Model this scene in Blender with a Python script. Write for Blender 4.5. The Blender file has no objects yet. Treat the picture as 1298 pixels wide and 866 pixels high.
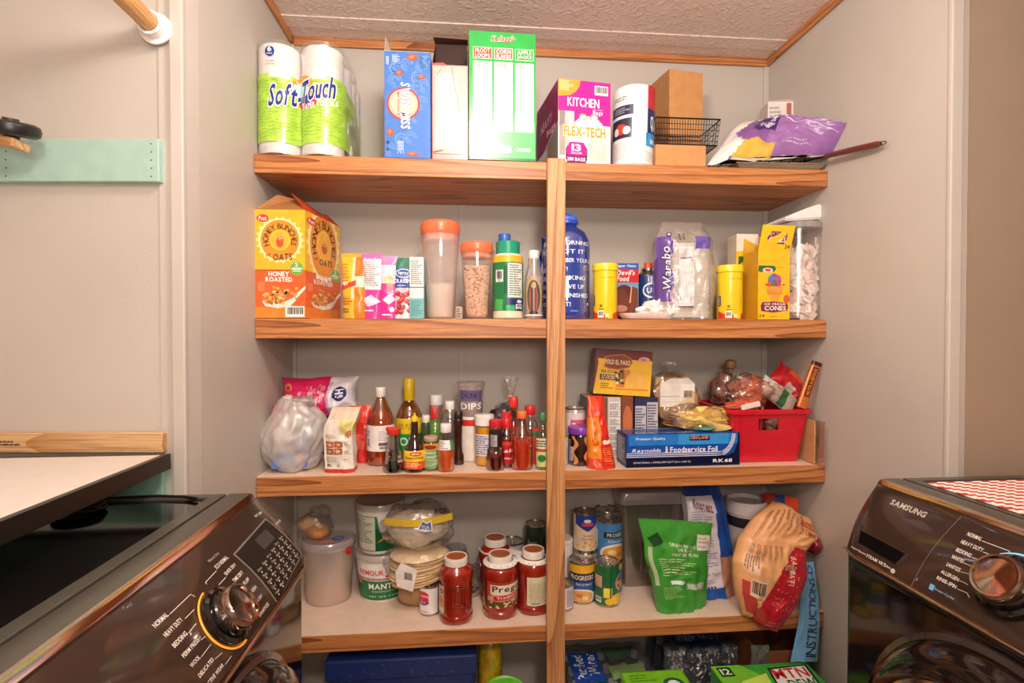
import bpy, bmesh, math, random
from mathutils import Vector, Matrix, noise
PI = math.pi
R = math.radians
sc = bpy.context.scene
COL = sc.collection

# ------------------------------------------------------------------ camera
F, YAW, PITCH, CH = 657.0, 0.085, 0.0139, 1.30
cd = bpy.data.cameras.new('camera'); cam = bpy.data.objects.new('camera', cd); COL.objects.link(cam)
cam.location = (0, 0, CH); cam.rotation_euler = (PI/2-PITCH, 0, -YAW)
cd.sensor_width = 36; cd.lens = F/1298*36; cd.clip_start = .02
sc.camera = cam
# ------------------------------------------------------------------ world, lamps, exposure
wd = bpy.data.worlds.new('world'); sc.world = wd; wd.use_nodes = True
wd.node_tree.nodes['Background'].inputs[0].default_value = (1, .85, .72, 1)
wd.node_tree.nodes['Background'].inputs[1].default_value = .1
sc.view_settings.view_transform = 'Standard'; sc.view_settings.look = 'None'
sc.view_settings.gamma = 1; sc.view_settings.use_curve_mapping = False
sc.view_settings.exposure = 0.36
def lamp(name, loc, kind, power, col, size):
    l = bpy.data.lights.new(name, kind); l.energy = power; l.color = col
    if kind == 'POINT': l.shadow_soft_size = size
    else: l.shape = 'DISK'; l.size = size
    o = bpy.data.objects.new(name, l); o.location = loc; COL.objects.link(o); return o
lamp('ceiling_bulb', (.18, -.45, CH+.76), 'POINT', 34, (1, .90, .80), .09)
f_ = lamp('soft_fill', (.1, -.35, CH+.2), 'AREA', 12, (1, .92, .83), .5)  # fill added near the camera, tilted up to brighten the ceiling
f_.rotation_euler = (PI/2+R(48), 0, 0)
lamp('ceiling_fixture_light', (.08, .62, 2.262-.13), 'POINT', 17, (1, .93, .87), .09)

# ------------------------------------------------------------------ setting measurements
SX0, SX1, D, B, CEIL = -.5685, 1.0515, 1.441, 1.751, 2.262
Z1, Z2, Z3, Z4, Z5 = 1.782, 1.343, .915, .477, .0
T1, T2, T3, T4 = .050, .054, .053, .046

def ray(px, py):
    X = (px-649)/F; Zc = (433-py)/F; Y = 1.0
    c, s = math.cos(PITCH), math.sin(PITCH)
    Y, Zc = Y*c+Zc*s, Zc*c-Y*s
    c, s = math.cos(YAW), math.sin(YAW)
    return Vector((X*c+Y*s, -X*s+Y*c, Zc))
def at(px, py, y):
    r = ray(px, py); return Vector((0, 0, CH))+r*(y/r.y)
def on(px, py, z):
    r = ray(px, py); return Vector((0, 0, CH))+r*((z-CH)/r.z)
def atx(px, py, x):
    r = ray(px, py); return Vector((0, 0, CH))+r*(x/r.x)

# ------------------------------------------------------------------ materials
def lin(h):
    v = [int(h[i:i+2], 16)/255 for i in (0, 2, 4)]
    return tuple(c/12.92 if c <= .04045 else ((c+.055)/1.055)**2.4 for c in v)+(1,)
_M = {}
def N(nt, t, **k):
    n = nt.nodes.new(t)
    for a, b in k.items():
        if a in n.inputs: n.inputs[a].default_value = b
        else: setattr(n, a, b)
    return n
def newmat(name):
    m = bpy.data.materials.new(name); m.use_nodes = True
    return m, m.node_tree, m.node_tree.nodes['Principled BSDF']
def M(col, rough=.45, metal=0, coat=0, var=.08, bump=0, bscale=60, alpha=1, spec=.5, emit=0):
    key = (col, rough, metal, coat, var, bump, bscale, alpha, spec, emit)
    if key in _M: return _M[key]
    m, nt, b = newmat('m_'+col)
    c = lin(col)
    tc = N(nt, 'ShaderNodeTexCoord')
    nz = N(nt, 'ShaderNodeTexNoise', Scale=35.0, Detail=3.0)
    nt.links.new(tc.outputs['Object'], nz.inputs['Vector'])
    rp = N(nt, 'ShaderNodeValToRGB')
    rp.color_ramp.elements[0].position = .3; rp.color_ramp.elements[1].position = .7
    rp.color_ramp.elements[0].color = tuple(x*(1-var) for x in c[:3])+(1,)
    rp.color_ramp.elements[1].color = tuple(min(1, x*(1+var)) for x in c[:3])+(1,)
    nt.links.new(nz.outputs['Fac'], rp.inputs[0]); nt.links.new(rp.outputs[0], b.inputs['Base Color'])
    b.inputs['Roughness'].default_value = rough; b.inputs['Metallic'].default_value = metal
    b.inputs['Coat Weight'].default_value = coat; b.inputs['Coat Roughness'].default_value = .05
    b.inputs['Specular IOR Level'].default_value = spec
    if alpha < 1: b.inputs['Alpha'].default_value = alpha
    if bump:
        n2 = N(nt, 'ShaderNodeTexNoise', Scale=float(bscale), Detail=4.0); bp = N(nt, 'ShaderNodeBump', Strength=bump, Distance=.004)
        nt.links.new(tc.outputs['Object'], n2.inputs['Vector'])
        nt.links.new(n2.outputs['Fac'], bp.inputs['Height']); nt.links.new(bp.outputs[0], b.inputs['Normal'])
    _M[key] = m; return m
def clear(col='ffffff', gloss=.16, rough=.08, milk=0, bump=0, bscale=40):
    "thin clear plastic or glass: transparent tint, a glossy sheen that grows at the rim, a little milkiness"
    key = ('clear', col, gloss, rough, milk, bump, bscale)
    if key in _M: return _M[key]
    m = bpy.data.materials.new('clear_'+col); m.use_nodes = True; nt = m.node_tree
    nt.nodes.clear()
    out = N(nt, 'ShaderNodeOutputMaterial'); tr = N(nt, 'ShaderNodeBsdfTransparent'); gl = N(nt, 'ShaderNodeBsdfGlossy', Roughness=rough)
    df = N(nt, 'ShaderNodeBsdfDiffuse'); lw = N(nt, 'ShaderNodeLayerWeight', Blend=.35)
    tr.inputs[0].default_value = lin(col); c = lin(col)
    df.inputs[0].default_value = tuple(.85*x for x in c[:3])+(1,)
    ma = N(nt, 'ShaderNodeMath', operation='MULTIPLY_ADD'); ma.inputs[1].default_value = gloss*1.5; ma.inputs[2].default_value = gloss*.5
    nt.links.new(lw.outputs['Facing'], ma.inputs[0])
    m1 = N(nt, 'ShaderNodeMixShader'); m2 = N(nt, 'ShaderNodeMixShader')
    m1.inputs[0].default_value = milk
    nt.links.new(tr.outputs[0], m1.inputs[1]); nt.links.new(df.outputs[0], m1.inputs[2])
    nt.links.new(ma.outputs[0], m2.inputs[0]); nt.links.new(m1.outputs[0], m2.inputs[1]); nt.links.new(gl.outputs[0], m2.inputs[2])
    nt.links.new(m2.outputs[0], out.inputs[0])
    if bump:
        tc = N(nt, 'ShaderNodeTexCoord'); n2 = N(nt, 'ShaderNodeTexNoise', Scale=float(bscale), Detail=3.0, Distortion=1.0)
        bp = N(nt, 'ShaderNodeBump', Strength=bump, Distance=.01)
        nt.links.new(tc.outputs['Object'], n2.inputs['Vector'])
        nt.links.new(n2.outputs['Fac'], bp.inputs['Height']); nt.links.new(bp.outputs[0], gl.inputs['Normal'])
    _M[key] = m; return m
def wood(name, axis, dark='8a4a1c', light='d08a4a', scale=1.0, rough=.42):
    key = ('wood', name)
    if key in _M: return _M[key]
    m, nt, b = newmat(name)
    tc = N(nt, 'ShaderNodeTexCoord'); mp = N(nt, 'ShaderNodeMapping')
    s = [7*scale]*3; s[axis] = .45*scale
    mp.inputs['Scale'].default_value = s
    nz = N(nt, 'ShaderNodeTexNoise', Scale=1.0, Detail=1.0, Distortion=.25)
    wv = N(nt, 'ShaderNodeMath', operation='MULTIPLY'); wv.inputs[1].default_value = 13
    fr = N(nt, 'ShaderNodeMath', operation='FRACT')
    mp2 = N(nt, 'ShaderNodeMapping'); s2 = [420*scale]*3; s2[axis] = 9*scale; mp2.inputs['Scale'].default_value = s2
    n2 = N(nt, 'ShaderNodeTexNoise', Scale=1.0, Detail=2.0)
    rp = N(nt, 'ShaderNodeValToRGB'); e = rp.color_ramp.elements
    e[0].position = 0; e[0].color = lin(light); e[1].position = 1; e[1].color = lin(dark)
    x = e.new(.55); x.color = lin(light); x = e.new(.9); x.color = tuple((a*.35+c*.65) for a, c in zip(lin(light), lin(dark)))
    mx = N(nt, 'ShaderNodeMix', data_type='RGBA', blend_type='MULTIPLY')
    r2 = N(nt, 'ShaderNodeValToRGB'); r2.color_ramp.elements[0].position = .38; r2.color_ramp.elements[0].color = (.62, .5, .42, 1)
    r2.color_ramp.elements[1].position = .55
    L = nt.links.new
    L(tc.outputs['Object'], mp.inputs[0]); L(tc.outputs['Object'], mp2.inputs[0]); L(mp.outputs[0], nz.inputs['Vector']); L(mp2.outputs[0], n2.inputs['Vector'])
    L(nz.outputs['Fac'], wv.inputs[0]); L(wv.outputs[0], fr.inputs[0]); L(fr.outputs[0], rp.inputs[0])
    L(n2.outputs['Fac'], r2.inputs[0]); mx.inputs['Factor'].default_value = .75
    L(rp.outputs[0], mx.inputs[6]); L(r2.outputs[0], mx.inputs[7]); L(mx.outputs[2], b.inputs['Base Color'])
    bp = N(nt, 'ShaderNodeBump', Strength=.25, Distance=.001); L(n2.outputs['Fac'], bp.inputs['Height']); L(bp.outputs[0], b.inputs['Normal'])
    b.inputs['Roughness'].default_value = rough
    _M[key] = m; return m

# ------------------------------------------------------------------ meshes and things
def mesh_obj(name, vs, fs, mats, parent=None, mi=None, smooth=False, auto=None):
    me = bpy.data.meshes.new(name); me.from_pydata([tuple(v) for v in vs], [], fs)
    if not isinstance(mats, (list, tuple)): mats = [mats]
    for m in mats: me.materials.append(m)
    if mi: me.polygons.foreach_set('material_index', mi)
    if smooth:
        me.polygons.foreach_set('use_smooth', [True]*len(fs))
        if auto: me.set_sharp_from_angle(angle=R(auto))
    me.update()
    o = bpy.data.objects.new(name, me); COL.objects.link(o)
    if parent: o.parent = parent
    return o
def bm_obj(name, bm, mats, parent=None, smooth=False, auto=35):
    me = bpy.data.meshes.new(name); bm.to_mesh(me); bm.free()
    if not isinstance(mats, (list, tuple)): mats = [mats]
    for m in mats: me.materials.append(m)
    if smooth:
        me.polygons.foreach_set('use_smooth', [True]*len(me.polygons)); me.set_sharp_from_angle(angle=R(auto))
    o = bpy.data.objects.new(name, me); COL.objects.link(o)
    if parent: o.parent = parent
    return o
def tag(o, label, cat, group=None):
    o['label'] = label; o['category'] = cat
    if group: o['group'] = group
    return o
def thing(name, label, cat, loc, rz=0, group=None, rx=0, ry=0):
    o = bpy.data.objects.new(name, None); COL.objects.link(o); o.empty_display_size = .02
    o.location = loc; o.rotation_euler = (rx, ry, rz)
    return tag(o, label, cat, group)
def struct(o): o['kind'] = 'structure'; return o
def box_bm(bm, x0, x1, y0, y1, z0, z1, bev=0, mi=0):
    vs = [bm.verts.new(p) for p in [(x0,y0,z0),(x1,y0,z0),(x1,y1,z0),(x0,y1,z0),(x0,y0,z1),(x1,y0,z1),(x1,y1,z1),(x0,y1,z1)]]
    fs = [bm.faces.new([vs[i] for i in q]) for q in [(0,3,2,1),(4,5,6,7),(0,1,5,4),(2,3,7,6),(1,2,6,5),(3,0,4,7)]]
    for f in fs: f.material_index = mi
    if bev:
        es = list({e for f in fs for e in f.edges})
        bmesh.ops.bevel(bm, geom=es, offset=bev, segments=2, affect='EDGES', profile=.5)
    return fs
def box(name, x0, x1, y0, y1, z0, z1, mat, parent=None, bev=0):
    bm = bmesh.new(); box_bm(bm, x0, x1, y0, y1, z0, z1, bev)
    return bm_obj(name, bm, mat, parent)
def lathe(name, prof, mat, parent, seg=32, loc=(0,0,0), ridge=0, nr=0, sq=0, sx=1, sy=1, auto=40, cap=True):
    "profile [(r,z)] turned about z; ridge/nr flute it, sq squares it"
    vs = []; fs = []
    if nr: seg = nr*2
    for i, (r, z) in enumerate(prof):
        for k in range(seg):
            a = 2*PI*k/seg
            rr = r*(1-ridge*(k % 2)) if nr else r
            if sq: rr = r*(1-sq+sq/ max(abs(math.cos(a)), abs(math.sin(a))))
            vs.append((rr*math.cos(a)*sx, rr*math.sin(a)*sy, z))
    n = len(prof)
    for i in range(n-1):
        for k in range(seg):
            k2 = (k+1) % seg
            fs.append((i*seg+k, i*seg+k2, (i+1)*seg+k2, (i+1)*seg+k))
    if cap:
        fs.append(tuple(range(seg))[::-1]); fs.append(tuple((n-1)*seg+k for k in range(seg)))
    o = mesh_obj(name, vs, fs, mat, parent, smooth=True, auto=auto); o.location = loc
    return o
def tube(name, pts, r, mat, parent=None, seg=8, closed=False):
    "round bar along points"
    bm = bmesh.new(); add_tube(bm, pts, r, seg, closed)
    return bm_obj(name, bm, mat, parent, smooth=True, auto=50)
def add_tube(bm, pts, r, seg=8, closed=False):
    pts = [Vector(p) for p in pts]; n = len(pts); rings = []
    for i, p in enumerate(pts):
        a = pts[(i-1) % n] if (closed or i) else pts[0]; b = pts[(i+1) % n] if (closed or i < n-1) else pts[-1]
        t = (b-a).normalized(); up = Vector((0,0,1)) if abs(t.z) < .9 else Vector((1,0,0))
        s = t.cross(up).normalized(); u = s.cross(t)
        rr = r[i] if isinstance(r, (list, tuple)) else r
        rings.append([bm.verts.new(p+s*rr*math.cos(2*PI*k/seg)+u*rr*math.sin(2*PI*k/seg)) for k in range(seg)])
    m = n if closed else n-1
    for i in range(m):
        A, Bq = rings[i], rings[(i+1) % n]
        for k in range(seg): bm.faces.new((A[k], A[(k+1) % seg], Bq[(k+1) % seg], Bq[k]))
    if not closed:
        bm.faces.new(rings[0][::-1]); bm.faces.new(rings[-1])

# ------------------------------------------------------------------ glyphs and prints
_G = {}
def glyph(ch, bold):
    k = (ch, bold)
    if k in _G: return _G[k]
    cu = bpy.data.curves.new('g', 'FONT'); cu.body = ch; cu.offset = bold*.6; cu.resolution_u = 2; cu.fill_mode = 'FRONT'
    o = bpy.data.objects.new('g', cu); COL.objects.link(o)
    dg = bpy.context.evaluated_depsgraph_get()
    me = bpy.data.meshes.new_from_object(o.evaluated_get(dg))
    v = [(p.co.x, p.co.y) for p in me.vertices]; f = [tuple(p.vertices) for p in me.polygons]
    bpy.data.objects.remove(o); bpy.data.curves.remove(cu); bpy.data.meshes.remove(me)
    _G[k] = (v, f); return _G[k]
for _b in (0, .02, .045):            # the glyphs are made while the scene is still empty, then reused
    for _c in "ABCDEFGHIJKLMNOPQRSTUVWXYZabcdefghijklmnopqrstuvwxyz0123456789&!'.-,%/": glyph(_c, _b)
def layout(s, bold=.02, gap=.07, shear=0):
    x = 0; out = []
    for ch in s:
        if ch == ' ': x += .32; continue
        v, f = glyph(ch, bold)
        if not v: continue
        x0 = min(p[0] for p in v); x1 = max(p[0] for p in v)
        out.append(([(p[0]-x0+x+shear*p[1], p[1]) for p in v], f, x, x1-x0)); x += x1-x0+gap
    return out
class Print:
    "flat print on a surface S(u,v) with u,v in 0..1; W,H are its size in metres"
    def __init__(s, th, S, W, H, nu=0, nv=0, rough=.4, coat=0, name='printed_label', lift=.0003):
        s.th, s.S, s.W, s.H, s.nu, s.nv, s.rough, s.coat, s.name, s.lift = th, S, W, H, nu, nv, rough, coat, name, lift
        s.polys = []; s.k = 0
        if hasattr(S, 'n'): s.nu, s.nv = S.n
    def add(s, vs, fs, col, l=None):
        if l is None: l = 1
        s.polys.append((vs, fs, col, l))
    def rect(s, u0, v0, u1, v1, col, l=1, slant=0):
        s.add([(u0, v0), (u1, v0+slant), (u1, v1+slant), (u0, v1)], [(0,1,2,3)], col, l)
    def poly(s, pts, col, l=1): s.add(pts, [tuple(range(len(pts)))], col, l)
    def ell(s, u, v, ru, rv=None, col='ffffff', l=1, n=24, rays=0, amp=.15):
        if rv is None: rv = ru*s.W/s.H
        pts = []
        n = rays*2 if rays else n
        for i in range(n):
            a = 2*PI*i/n; q = 1-amp*(i % 2) if rays else 1
            pts.append((u+ru*q*math.cos(a), v+rv*q*math.sin(a)))
        s.poly(pts, col, l)
    def text(s, t, u0, v0, u1, v1, col, l=2, bold=.02, shear=0, rot=0, slant=0, out=None, ow=.045, gap=.07):
        for pas in ((out, ow, l), (col, bold, l+1)) if out else ((col, bold, l),):
            L_ = layout(t, pas[1], gap-(pas[1]-bold)*2, shear)
            if pas[0] == col or not out: ref = None
            vs = []; fs = []
            for v, f, x, w in L_:
                o = len(vs); vs += v; fs += [tuple(i+o for i in q) for q in f]
            if not vs: return
            xs = [p[0] for p in vs]; ys = [p[1] for p in vs]; x0, x1, y0, y1 = min(xs), max(xs), min(ys), max(ys)
            q = []
            gx = (pas[1]-bold)
            for x, y in vs:
                a = (x-x0)/(x1-x0+1e-9); b = (y-y0)/(y1-y0+1e-9)
                if out and pas[0] == out:
                    a = a*(1+2*gx/(x1-x0))-gx/(x1-x0); b = b*(1+2*gx/(y1-y0))-gx/(y1-y0)
                if rot == 90: a, b = 1-b, a          # reads upward
                elif rot == -90: a, b = b, 1-a       # reads downward
                elif rot == 180: a, b = 1-a, 1-b
                q.append((u0+a*(u1-u0), v0+b*(v1-v0)+slant*a))
            s.add(q, fs, pas[0], pas[2])
    def arc(s, t, cu, cv, r, a0, a1, size, col, l=2, bold=.02, flip=False):
        "text on a circle of radius r metres from angle a0 to a1 (degrees)"
        L_ = layout(t, bold, .1); tot = L_[-1][2]+L_[-1][3]
        k = size/.7
        for v, f, x, w in L_:
            a = R(a0+(a1-a0)*((x+w/2)/tot)); vs = []
            ca = a-PI/2 if not flip else a+PI/2
            for px, py in v:
                dx, dy = (px-x-w/2)*k, (py-.35)*k
                X = math.cos(a)*r+dx*math.cos(ca)-dy*math.sin(ca); Y = math.sin(a)*r+dx*math.sin(ca)+dy*math.cos(ca)
                vs.append((cu+X/s.W, cv+Y/s.H))
            s.add(vs, f, col, l)
    def lines(s, u0, v0, u1, v1, n, col, l=2, seed=1, fill=.5, vert=False):
        rd = random.Random(seed); vs = []; fs = []
        for i in range(n):
            b0 = (i+.5-fill/2)/n; b1 = (i+.5+fill/2)/n; a = 0; end = rd.uniform(.6, 1)
            while a < end:
                e = min(end, a+rd.uniform(.08, .3)); o = len(vs)
                q = [(a, b0), (e, b0), (e, b1), (a, b1)]
                if vert: q = [(y, x) for x, y in q]
                vs += [(u0+x*(u1-u0), v1-y*(v1-v0)) for x, y in q]; fs.append((o, o+1, o+2, o+3)); a = e+.03
        s.add(vs, fs, col, l)
    def bars(s, u0, v0, u1, v1, l=2, seed=3, vert=False, bg='f4f1ea'):
        rd = random.Random(seed); s.rect(u0, v0, u1, v1, bg, l)
        vs = []; fs = []; a = .1
        while a < .88:
            w = rd.choice((.02, .04, .06)); o = len(vs)
            q = [(a, .25), (a+w, .25), (a+w, .9), (a, .9)]
            if vert: q = [(y, x) for x, y in q]
            vs += [(u0+x*(u1-u0), v0+y*(v1-v0)) for x, y in q]; fs.append((o, o+1, o+2, o+3)); a += w+rd.choice((.02, .035))
        s.add(vs, fs, '1a1412', l+1)
    def build(s, alpha=1):
        if not s.polys: return
        cols = []; bm = bmesh.new(); lay = bm.verts.layers.float.new('l')
        for vs, fs, col, l in s.polys:
            if col not in cols: cols.append(col)
            bv = [bm.verts.new((u, v, 0)) for u, v in vs]
            for q in bv: q[lay] = l
            for f in fs:
                try: fc = bm.faces.new([bv[i] for i in f]); fc.material_index = cols.index(col)
                except ValueError: pass
        for ax, n in ((0, s.nu), (1, s.nv)):
            for i in range(1, n):
                co = [0,0,0]; no = [0,0,0]; co[ax] = i/n; no[ax] = 1
                bmesh.ops.bisect_plane(bm, geom=bm.verts[:]+bm.edges[:]+bm.faces[:], plane_co=co, plane_no=no, dist=1e-6)
        e = 1e-3; S = s.S
        for v in bm.verts:
            u, w = min(1, max(0, v.co.x)), min(1, max(0, v.co.y))
            p = S(u, w); d1 = S(min(1, u+e), w)-S(max(0, u-e), w); d2 = S(u, min(1, w+e))-S(u, max(0, w-e))
            n = d1.cross(d2)
            if n.length > 0: n.normalize()
            v.co = p+n*(s.lift+.00013*v[lay])
        mats = [M(c, s.rough, coat=s.coat) for c in cols]
        return bm_obj(s.name, bm, mats, s.th, smooth=bool(s.nu or s.nv), auto=80)

# ------------------------------------------------------------------ cartons
def faceS(w, d, h, side='front', z0=0):
    if side == 'front': return lambda u, v: Vector(((u-.5)*w, -d/2, z0+v*h))
    if side == 'left': return lambda u, v: Vector((-w/2, d/2-u*d, z0+v*h))
    if side == 'right': return lambda u, v: Vector((w/2, -d/2+u*d, z0+v*h))
    if side == 'top': return lambda u, v: Vector(((u-.5)*w, (v-.5)*d, z0+h))
def spot(pl, pr, pt, zs, y, d, rot=0):
    "front face seen between pl and pr, top at pt, standing on height zs at distance y -> location, width, height"
    pm = (pl+pr)/2; zb = zs
    xa = at(pl, pt, y).x; xb = at(pr, pt, y).x
    h = at(pm, pt, y).z-zs; w = (xb-xa)/math.cos(rot) if abs(rot) > .001 else xb-xa
    c = Vector(((xa+xb)/2-math.sin(rot)*d/2, y+math.cos(rot)*d/2, zs+.0006))
    return c, w, h
def carton(name, label, cat, pl, pr, pt, zs, y, d, rot=0, col='ffffff', side=None, top=None, rough=.4, group=None, bev=.0012, part='carton', open_top=False):
    c, w, h = spot(pl, pr, pt, zs, y, d, rot)
    t = thing(name, label, cat, c, rot, group)
    side = side or col; top = top or col
    bm = bmesh.new(); fs = box_bm(bm, -w/2, w/2, -d/2, d/2, 0, h)
    fs[0].material_index = 1; fs[1].material_index = 2; fs[4].material_index = 1; fs[5].material_index = 1
    if open_top: bmesh.ops.delete(bm, geom=[fs[1]], context='FACES')
    else: bmesh.ops.bevel(bm, geom=bm.edges[:], offset=bev, segments=2, affect='EDGES')
    bm_obj(part, bm, [M(col, rough), M(side, rough), M(top, rough)], t)
    return t, w, d, h
def flap(t, pts, col='b08a5c', name='flap', rough=.6, th=.0006):
    "a thin bent board of four corner points, with real thickness"
    p = [Vector(q) for q in pts]; n = (p[1]-p[0]).cross(p[3]-p[0]).normalized()*th
    vs = p+[q+n for q in p]
    return mesh_obj(name, vs, [(0,3,2,1),(4,5,6,7),(0,1,5,4),(1,2,6,5),(2,3,7,6),(3,0,4,7)], M(col, rough), t)

# ------------------------------------------------------------------ pouches, bags and lumps
def nz(p, f, seed): return noise.noise(Vector((p[0]*f+seed*7.3, p[1]*f-seed*3.1, p[2]*f+seed)))
def pouch(t, name, w, h, th, colfn, style='stand', amp=.004, freq=18, seed=1, nu=26, nv=34, p=3, edge=0, taper=None, bend=None, rough=.3, coat=.2, mats=None, z0=0, crimp=.04):
    def g(v):
        if style == 'stand': return max(.02, 1-v**2.2)**.8
        if style == 'pillow': return max(.0, 1-abs(2*v-1)**3.5)**.6
        if style == 'brick': return 1 if v < .75 else max(.05, 1-((v-.75)/.25)**1.6)
        return 1
    def P(u, v, sd):
        k = abs(2*u-1); G = g(v)
        T = th/2*max(0, 1-k**p)**.5*G; T = max(T, edge/2*G, .0006)
        ww = w*(taper(v) if taper else 1)
        x = (u-.5)*ww*(1-.06*G*(1 if style != 'brick' else 0)); y = -T if sd == 0 else T; z = v*h
        q = Vector((x, y, z))
        en = min(1, 4*u, 4*(1-u))*min(1, 3*(1-v)+.3)
        a = nz((x, sd*.5, z), freq, seed); b = abs(nz((x+z*.4, sd*.7, z-x*.5), freq*1.9, seed+3))
        q.y += (-1 if sd == 0 else 1)*(amp*a*1.2-amp*1.6*b+amp*.3)*en
        q.x += amp*.9*nz((0, sd, z), freq*1.2, seed+9)*k; 
        if style in ('stand', 'pillow'): q.z += amp*.6*nz((x, 0, v), freq, seed+5)*(v if style == 'stand' else 1)
        if bend: q = bend(q, u, v)
        q.z += z0
        return q
    vs = []; fs = []; mi = []
    keys = []
    def key(c):
        if c not in keys: keys.append(c)
        return keys.index(c)
    ring = 2*nu
    for j in range(nv+1):
        v = j/nv
        for i in range(nu+1): vs.append(P(i/nu, v, 0))
        for i in range(nu-1, 0, -1): vs.append(P(i/nu, v, 1))
    for j in range(nv):
        for i in range(ring):
            i2 = (i+1) % ring
            fs.append((j*ring+i, j*ring+i2, (j+1)*ring+i2, (j+1)*ring+i))
            sd = 0 if i < nu else 1; u = (i+.5)/nu if i < nu else 1-(i-nu+.5)/nu
            mi.append(key(colfn(u, (j+.5)/nv, sd) if callable(colfn) else colfn))
    fs.append(tuple(range(ring))[::-1]); mi.append(mi[0]); fs.append(tuple(nv*ring+i for i in range(ring))); mi.append(mi[-1])
    ml = mats if mats else [M(c, rough, coat=coat) if isinstance(c, str) else c for c in keys]
    mesh_obj(name, vs, fs, ml, t, mi, smooth=True, auto=60)
    def SF(u, v): return P(u, v, 0)
    SF.n = (nu, nv); return SF
def blob(t, name, c, r, mat, amp=.1, freq=14, seed=1, sub=4, flat=None, shape=None, ridge=True, loc=None, smooth=True):
    "crumpled lump: sphere with folds; flat = lowest z"
    bm = bmesh.new(); bmesh.ops.create_icosphere(bm, subdivisions=sub, radius=1)
    for v in bm.verts:
        d = v.co.copy()
        a = nz(d, freq*.1, seed); b = abs(nz(d, freq*.23, seed+4)); e = abs(nz(d, freq*.5, seed+8))
        k = 1+amp*(a*1.4-(1.6*b+.6*e if ridge else 0)+.3)
        q = Vector((d.x*r[0]*k, d.y*r[1]*k, d.z*r[2]*k))
        if shape: q = shape(q, d)
        q += Vector(c)
        if flat is not None and q.z < flat: q.z = flat+.0004*(q.z-flat)
        v.co = q
    return bm_obj(name, bm, mat, t, smooth=smooth, auto=70)
def knot(t, c, r, mat, seed=1, up=.04, name='knot'):
    "gathered bag neck with a flared tuft"
    vs = []; fs = []; n = 28; prof = [(1.0, -.5), (.45, -.2), (.25, 0), (.3, .1), (.75, .55), (1.1, .9), (1.0, 1.05)]
    for j, (rr, z) in enumerate(prof):
        for k in range(n):
            a = 2*PI*k/n; q = rr*r*(1+.3*nz((math.cos(a)*3, math.sin(a)*3, z), 1.3, seed)+.16*(k % 2)*(1 if z > 0 else .6))
            vs.append((c[0]+q*math.cos(a), c[1]+q*math.sin(a)*.6, c[2]+z*up+.2*up*nz((a, z, 0), 2, seed)))
    for j in range(len(prof)-1):
        for k in range(n): k2 = (k+1) % n; fs.append((j*n+k, j*n+k2, (j+1)*n+k2, (j+1)*n+k))
    return mesh_obj(name, vs, fs, mat, t, smooth=True, auto=60)
def cylS(rf, h, z0=0, span=PI, c0=0, sx=1, sy=1):
    "front of a round body: u spans `span` radians centred on angle c0 (0 faces the room)"
    def S(u, v):
        a = (u-.5)*span+c0; z = z0+v*h; r = rf(z) if callable(rf) else rf
        return Vector((r*math.sin(a)*sx, -r*math.cos(a)*sy, z))
    return S
def prof_r(prof):
    def f(z):
        for (r0, z0), (r1, z1) in zip(prof, prof[1:]):
            if z0 <= z <= z1 and z1 > z0: return r0+(r1-r0)*(z-z0)/(z1-z0)
        return prof[-1][0]
    return f
FILM = clear('ffffff', .22, .12, .05, .6, 30)
FILMM = clear('fbf6f0', .25, .15, .22, .8, 35)
WHITE = 'f0ebe4'
# ================================================================== SETTING
def wallmat(name, col, bump=.25):
    m, nt, b = newmat(name); L = nt.links.new
    tc = N(nt, 'ShaderNodeTexCoord'); n1 = N(nt, 'ShaderNodeTexNoise', Scale=3.0, Detail=4.0); n2 = N(nt, 'ShaderNodeTexNoise', Scale=160.0, Detail=4.0)
    rp = N(nt, 'ShaderNodeValToRGB'); c = lin(col)
    rp.color_ramp.elements[0].position = .3; rp.color_ramp.elements[0].color = tuple(x*.94 for x in c[:3])+(1,)
    rp.color_ramp.elements[1].position = .7; rp.color_ramp.elements[1].color = tuple(x*1.03 for x in c[:3])+(1,)
    L(tc.outputs['Object'], n1.inputs['Vector']); L(tc.outputs['Object'], n2.inputs['Vector']); L(n1.outputs['Fac'], rp.inputs[0]); L(rp.outputs[0], b.inputs['Base Color'])
    bp = N(nt, 'ShaderNodeBump', Strength=bump, Distance=.0015); L(n2.outputs['Fac'], bp.inputs['Height']); L(bp.outputs[0], b.inputs['Normal'])
    b.inputs['Roughness'].default_value = .5; return m
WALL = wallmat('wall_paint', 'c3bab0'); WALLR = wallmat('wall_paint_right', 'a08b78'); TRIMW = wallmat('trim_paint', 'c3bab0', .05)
def ceilmat():
    m, nt, b = newmat('ceiling_stipple'); L = nt.links.new
    tc = N(nt, 'ShaderNodeTexCoord'); v = N(nt, 'ShaderNodeTexNoise', Scale=34.0, Detail=3.0, Distortion=1.6)
    r = N(nt, 'ShaderNodeValToRGB'); r.color_ramp.elements[0].position = .5; r.color_ramp.elements[1].position = .62
    bp = N(nt, 'ShaderNodeBump', Strength=.45, Distance=.005)
    L(tc.outputs['Object'], v.inputs['Vector']); L(v.outputs['Fac'], r.inputs[0]); L(r.outputs[0], bp.inputs['Height']); L(bp.outputs[0], b.inputs['Normal'])
    b.inputs['Base Color'].default_value = lin('f0d8ca'); b.inputs['Roughness'].default_value = .6; return m
CEILM = ceilmat()
OAKX, OAKY, OAKZ = wood('oak_x', 0, '8c4a22', 'cc8850'), wood('oak_y', 1, '8c4a22', 'cc8850'), wood('oak_z', 2, 'a0663a', 'd29a66')
YF = 1.105      # where the left side wall of the alcove ends
YR = 1.060
RB = -2.2       # wall behind the camera
struct(box('wall_back', SX0-.02, SX1+.02, B, B+.05, 0, CEIL, WALL))
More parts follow.
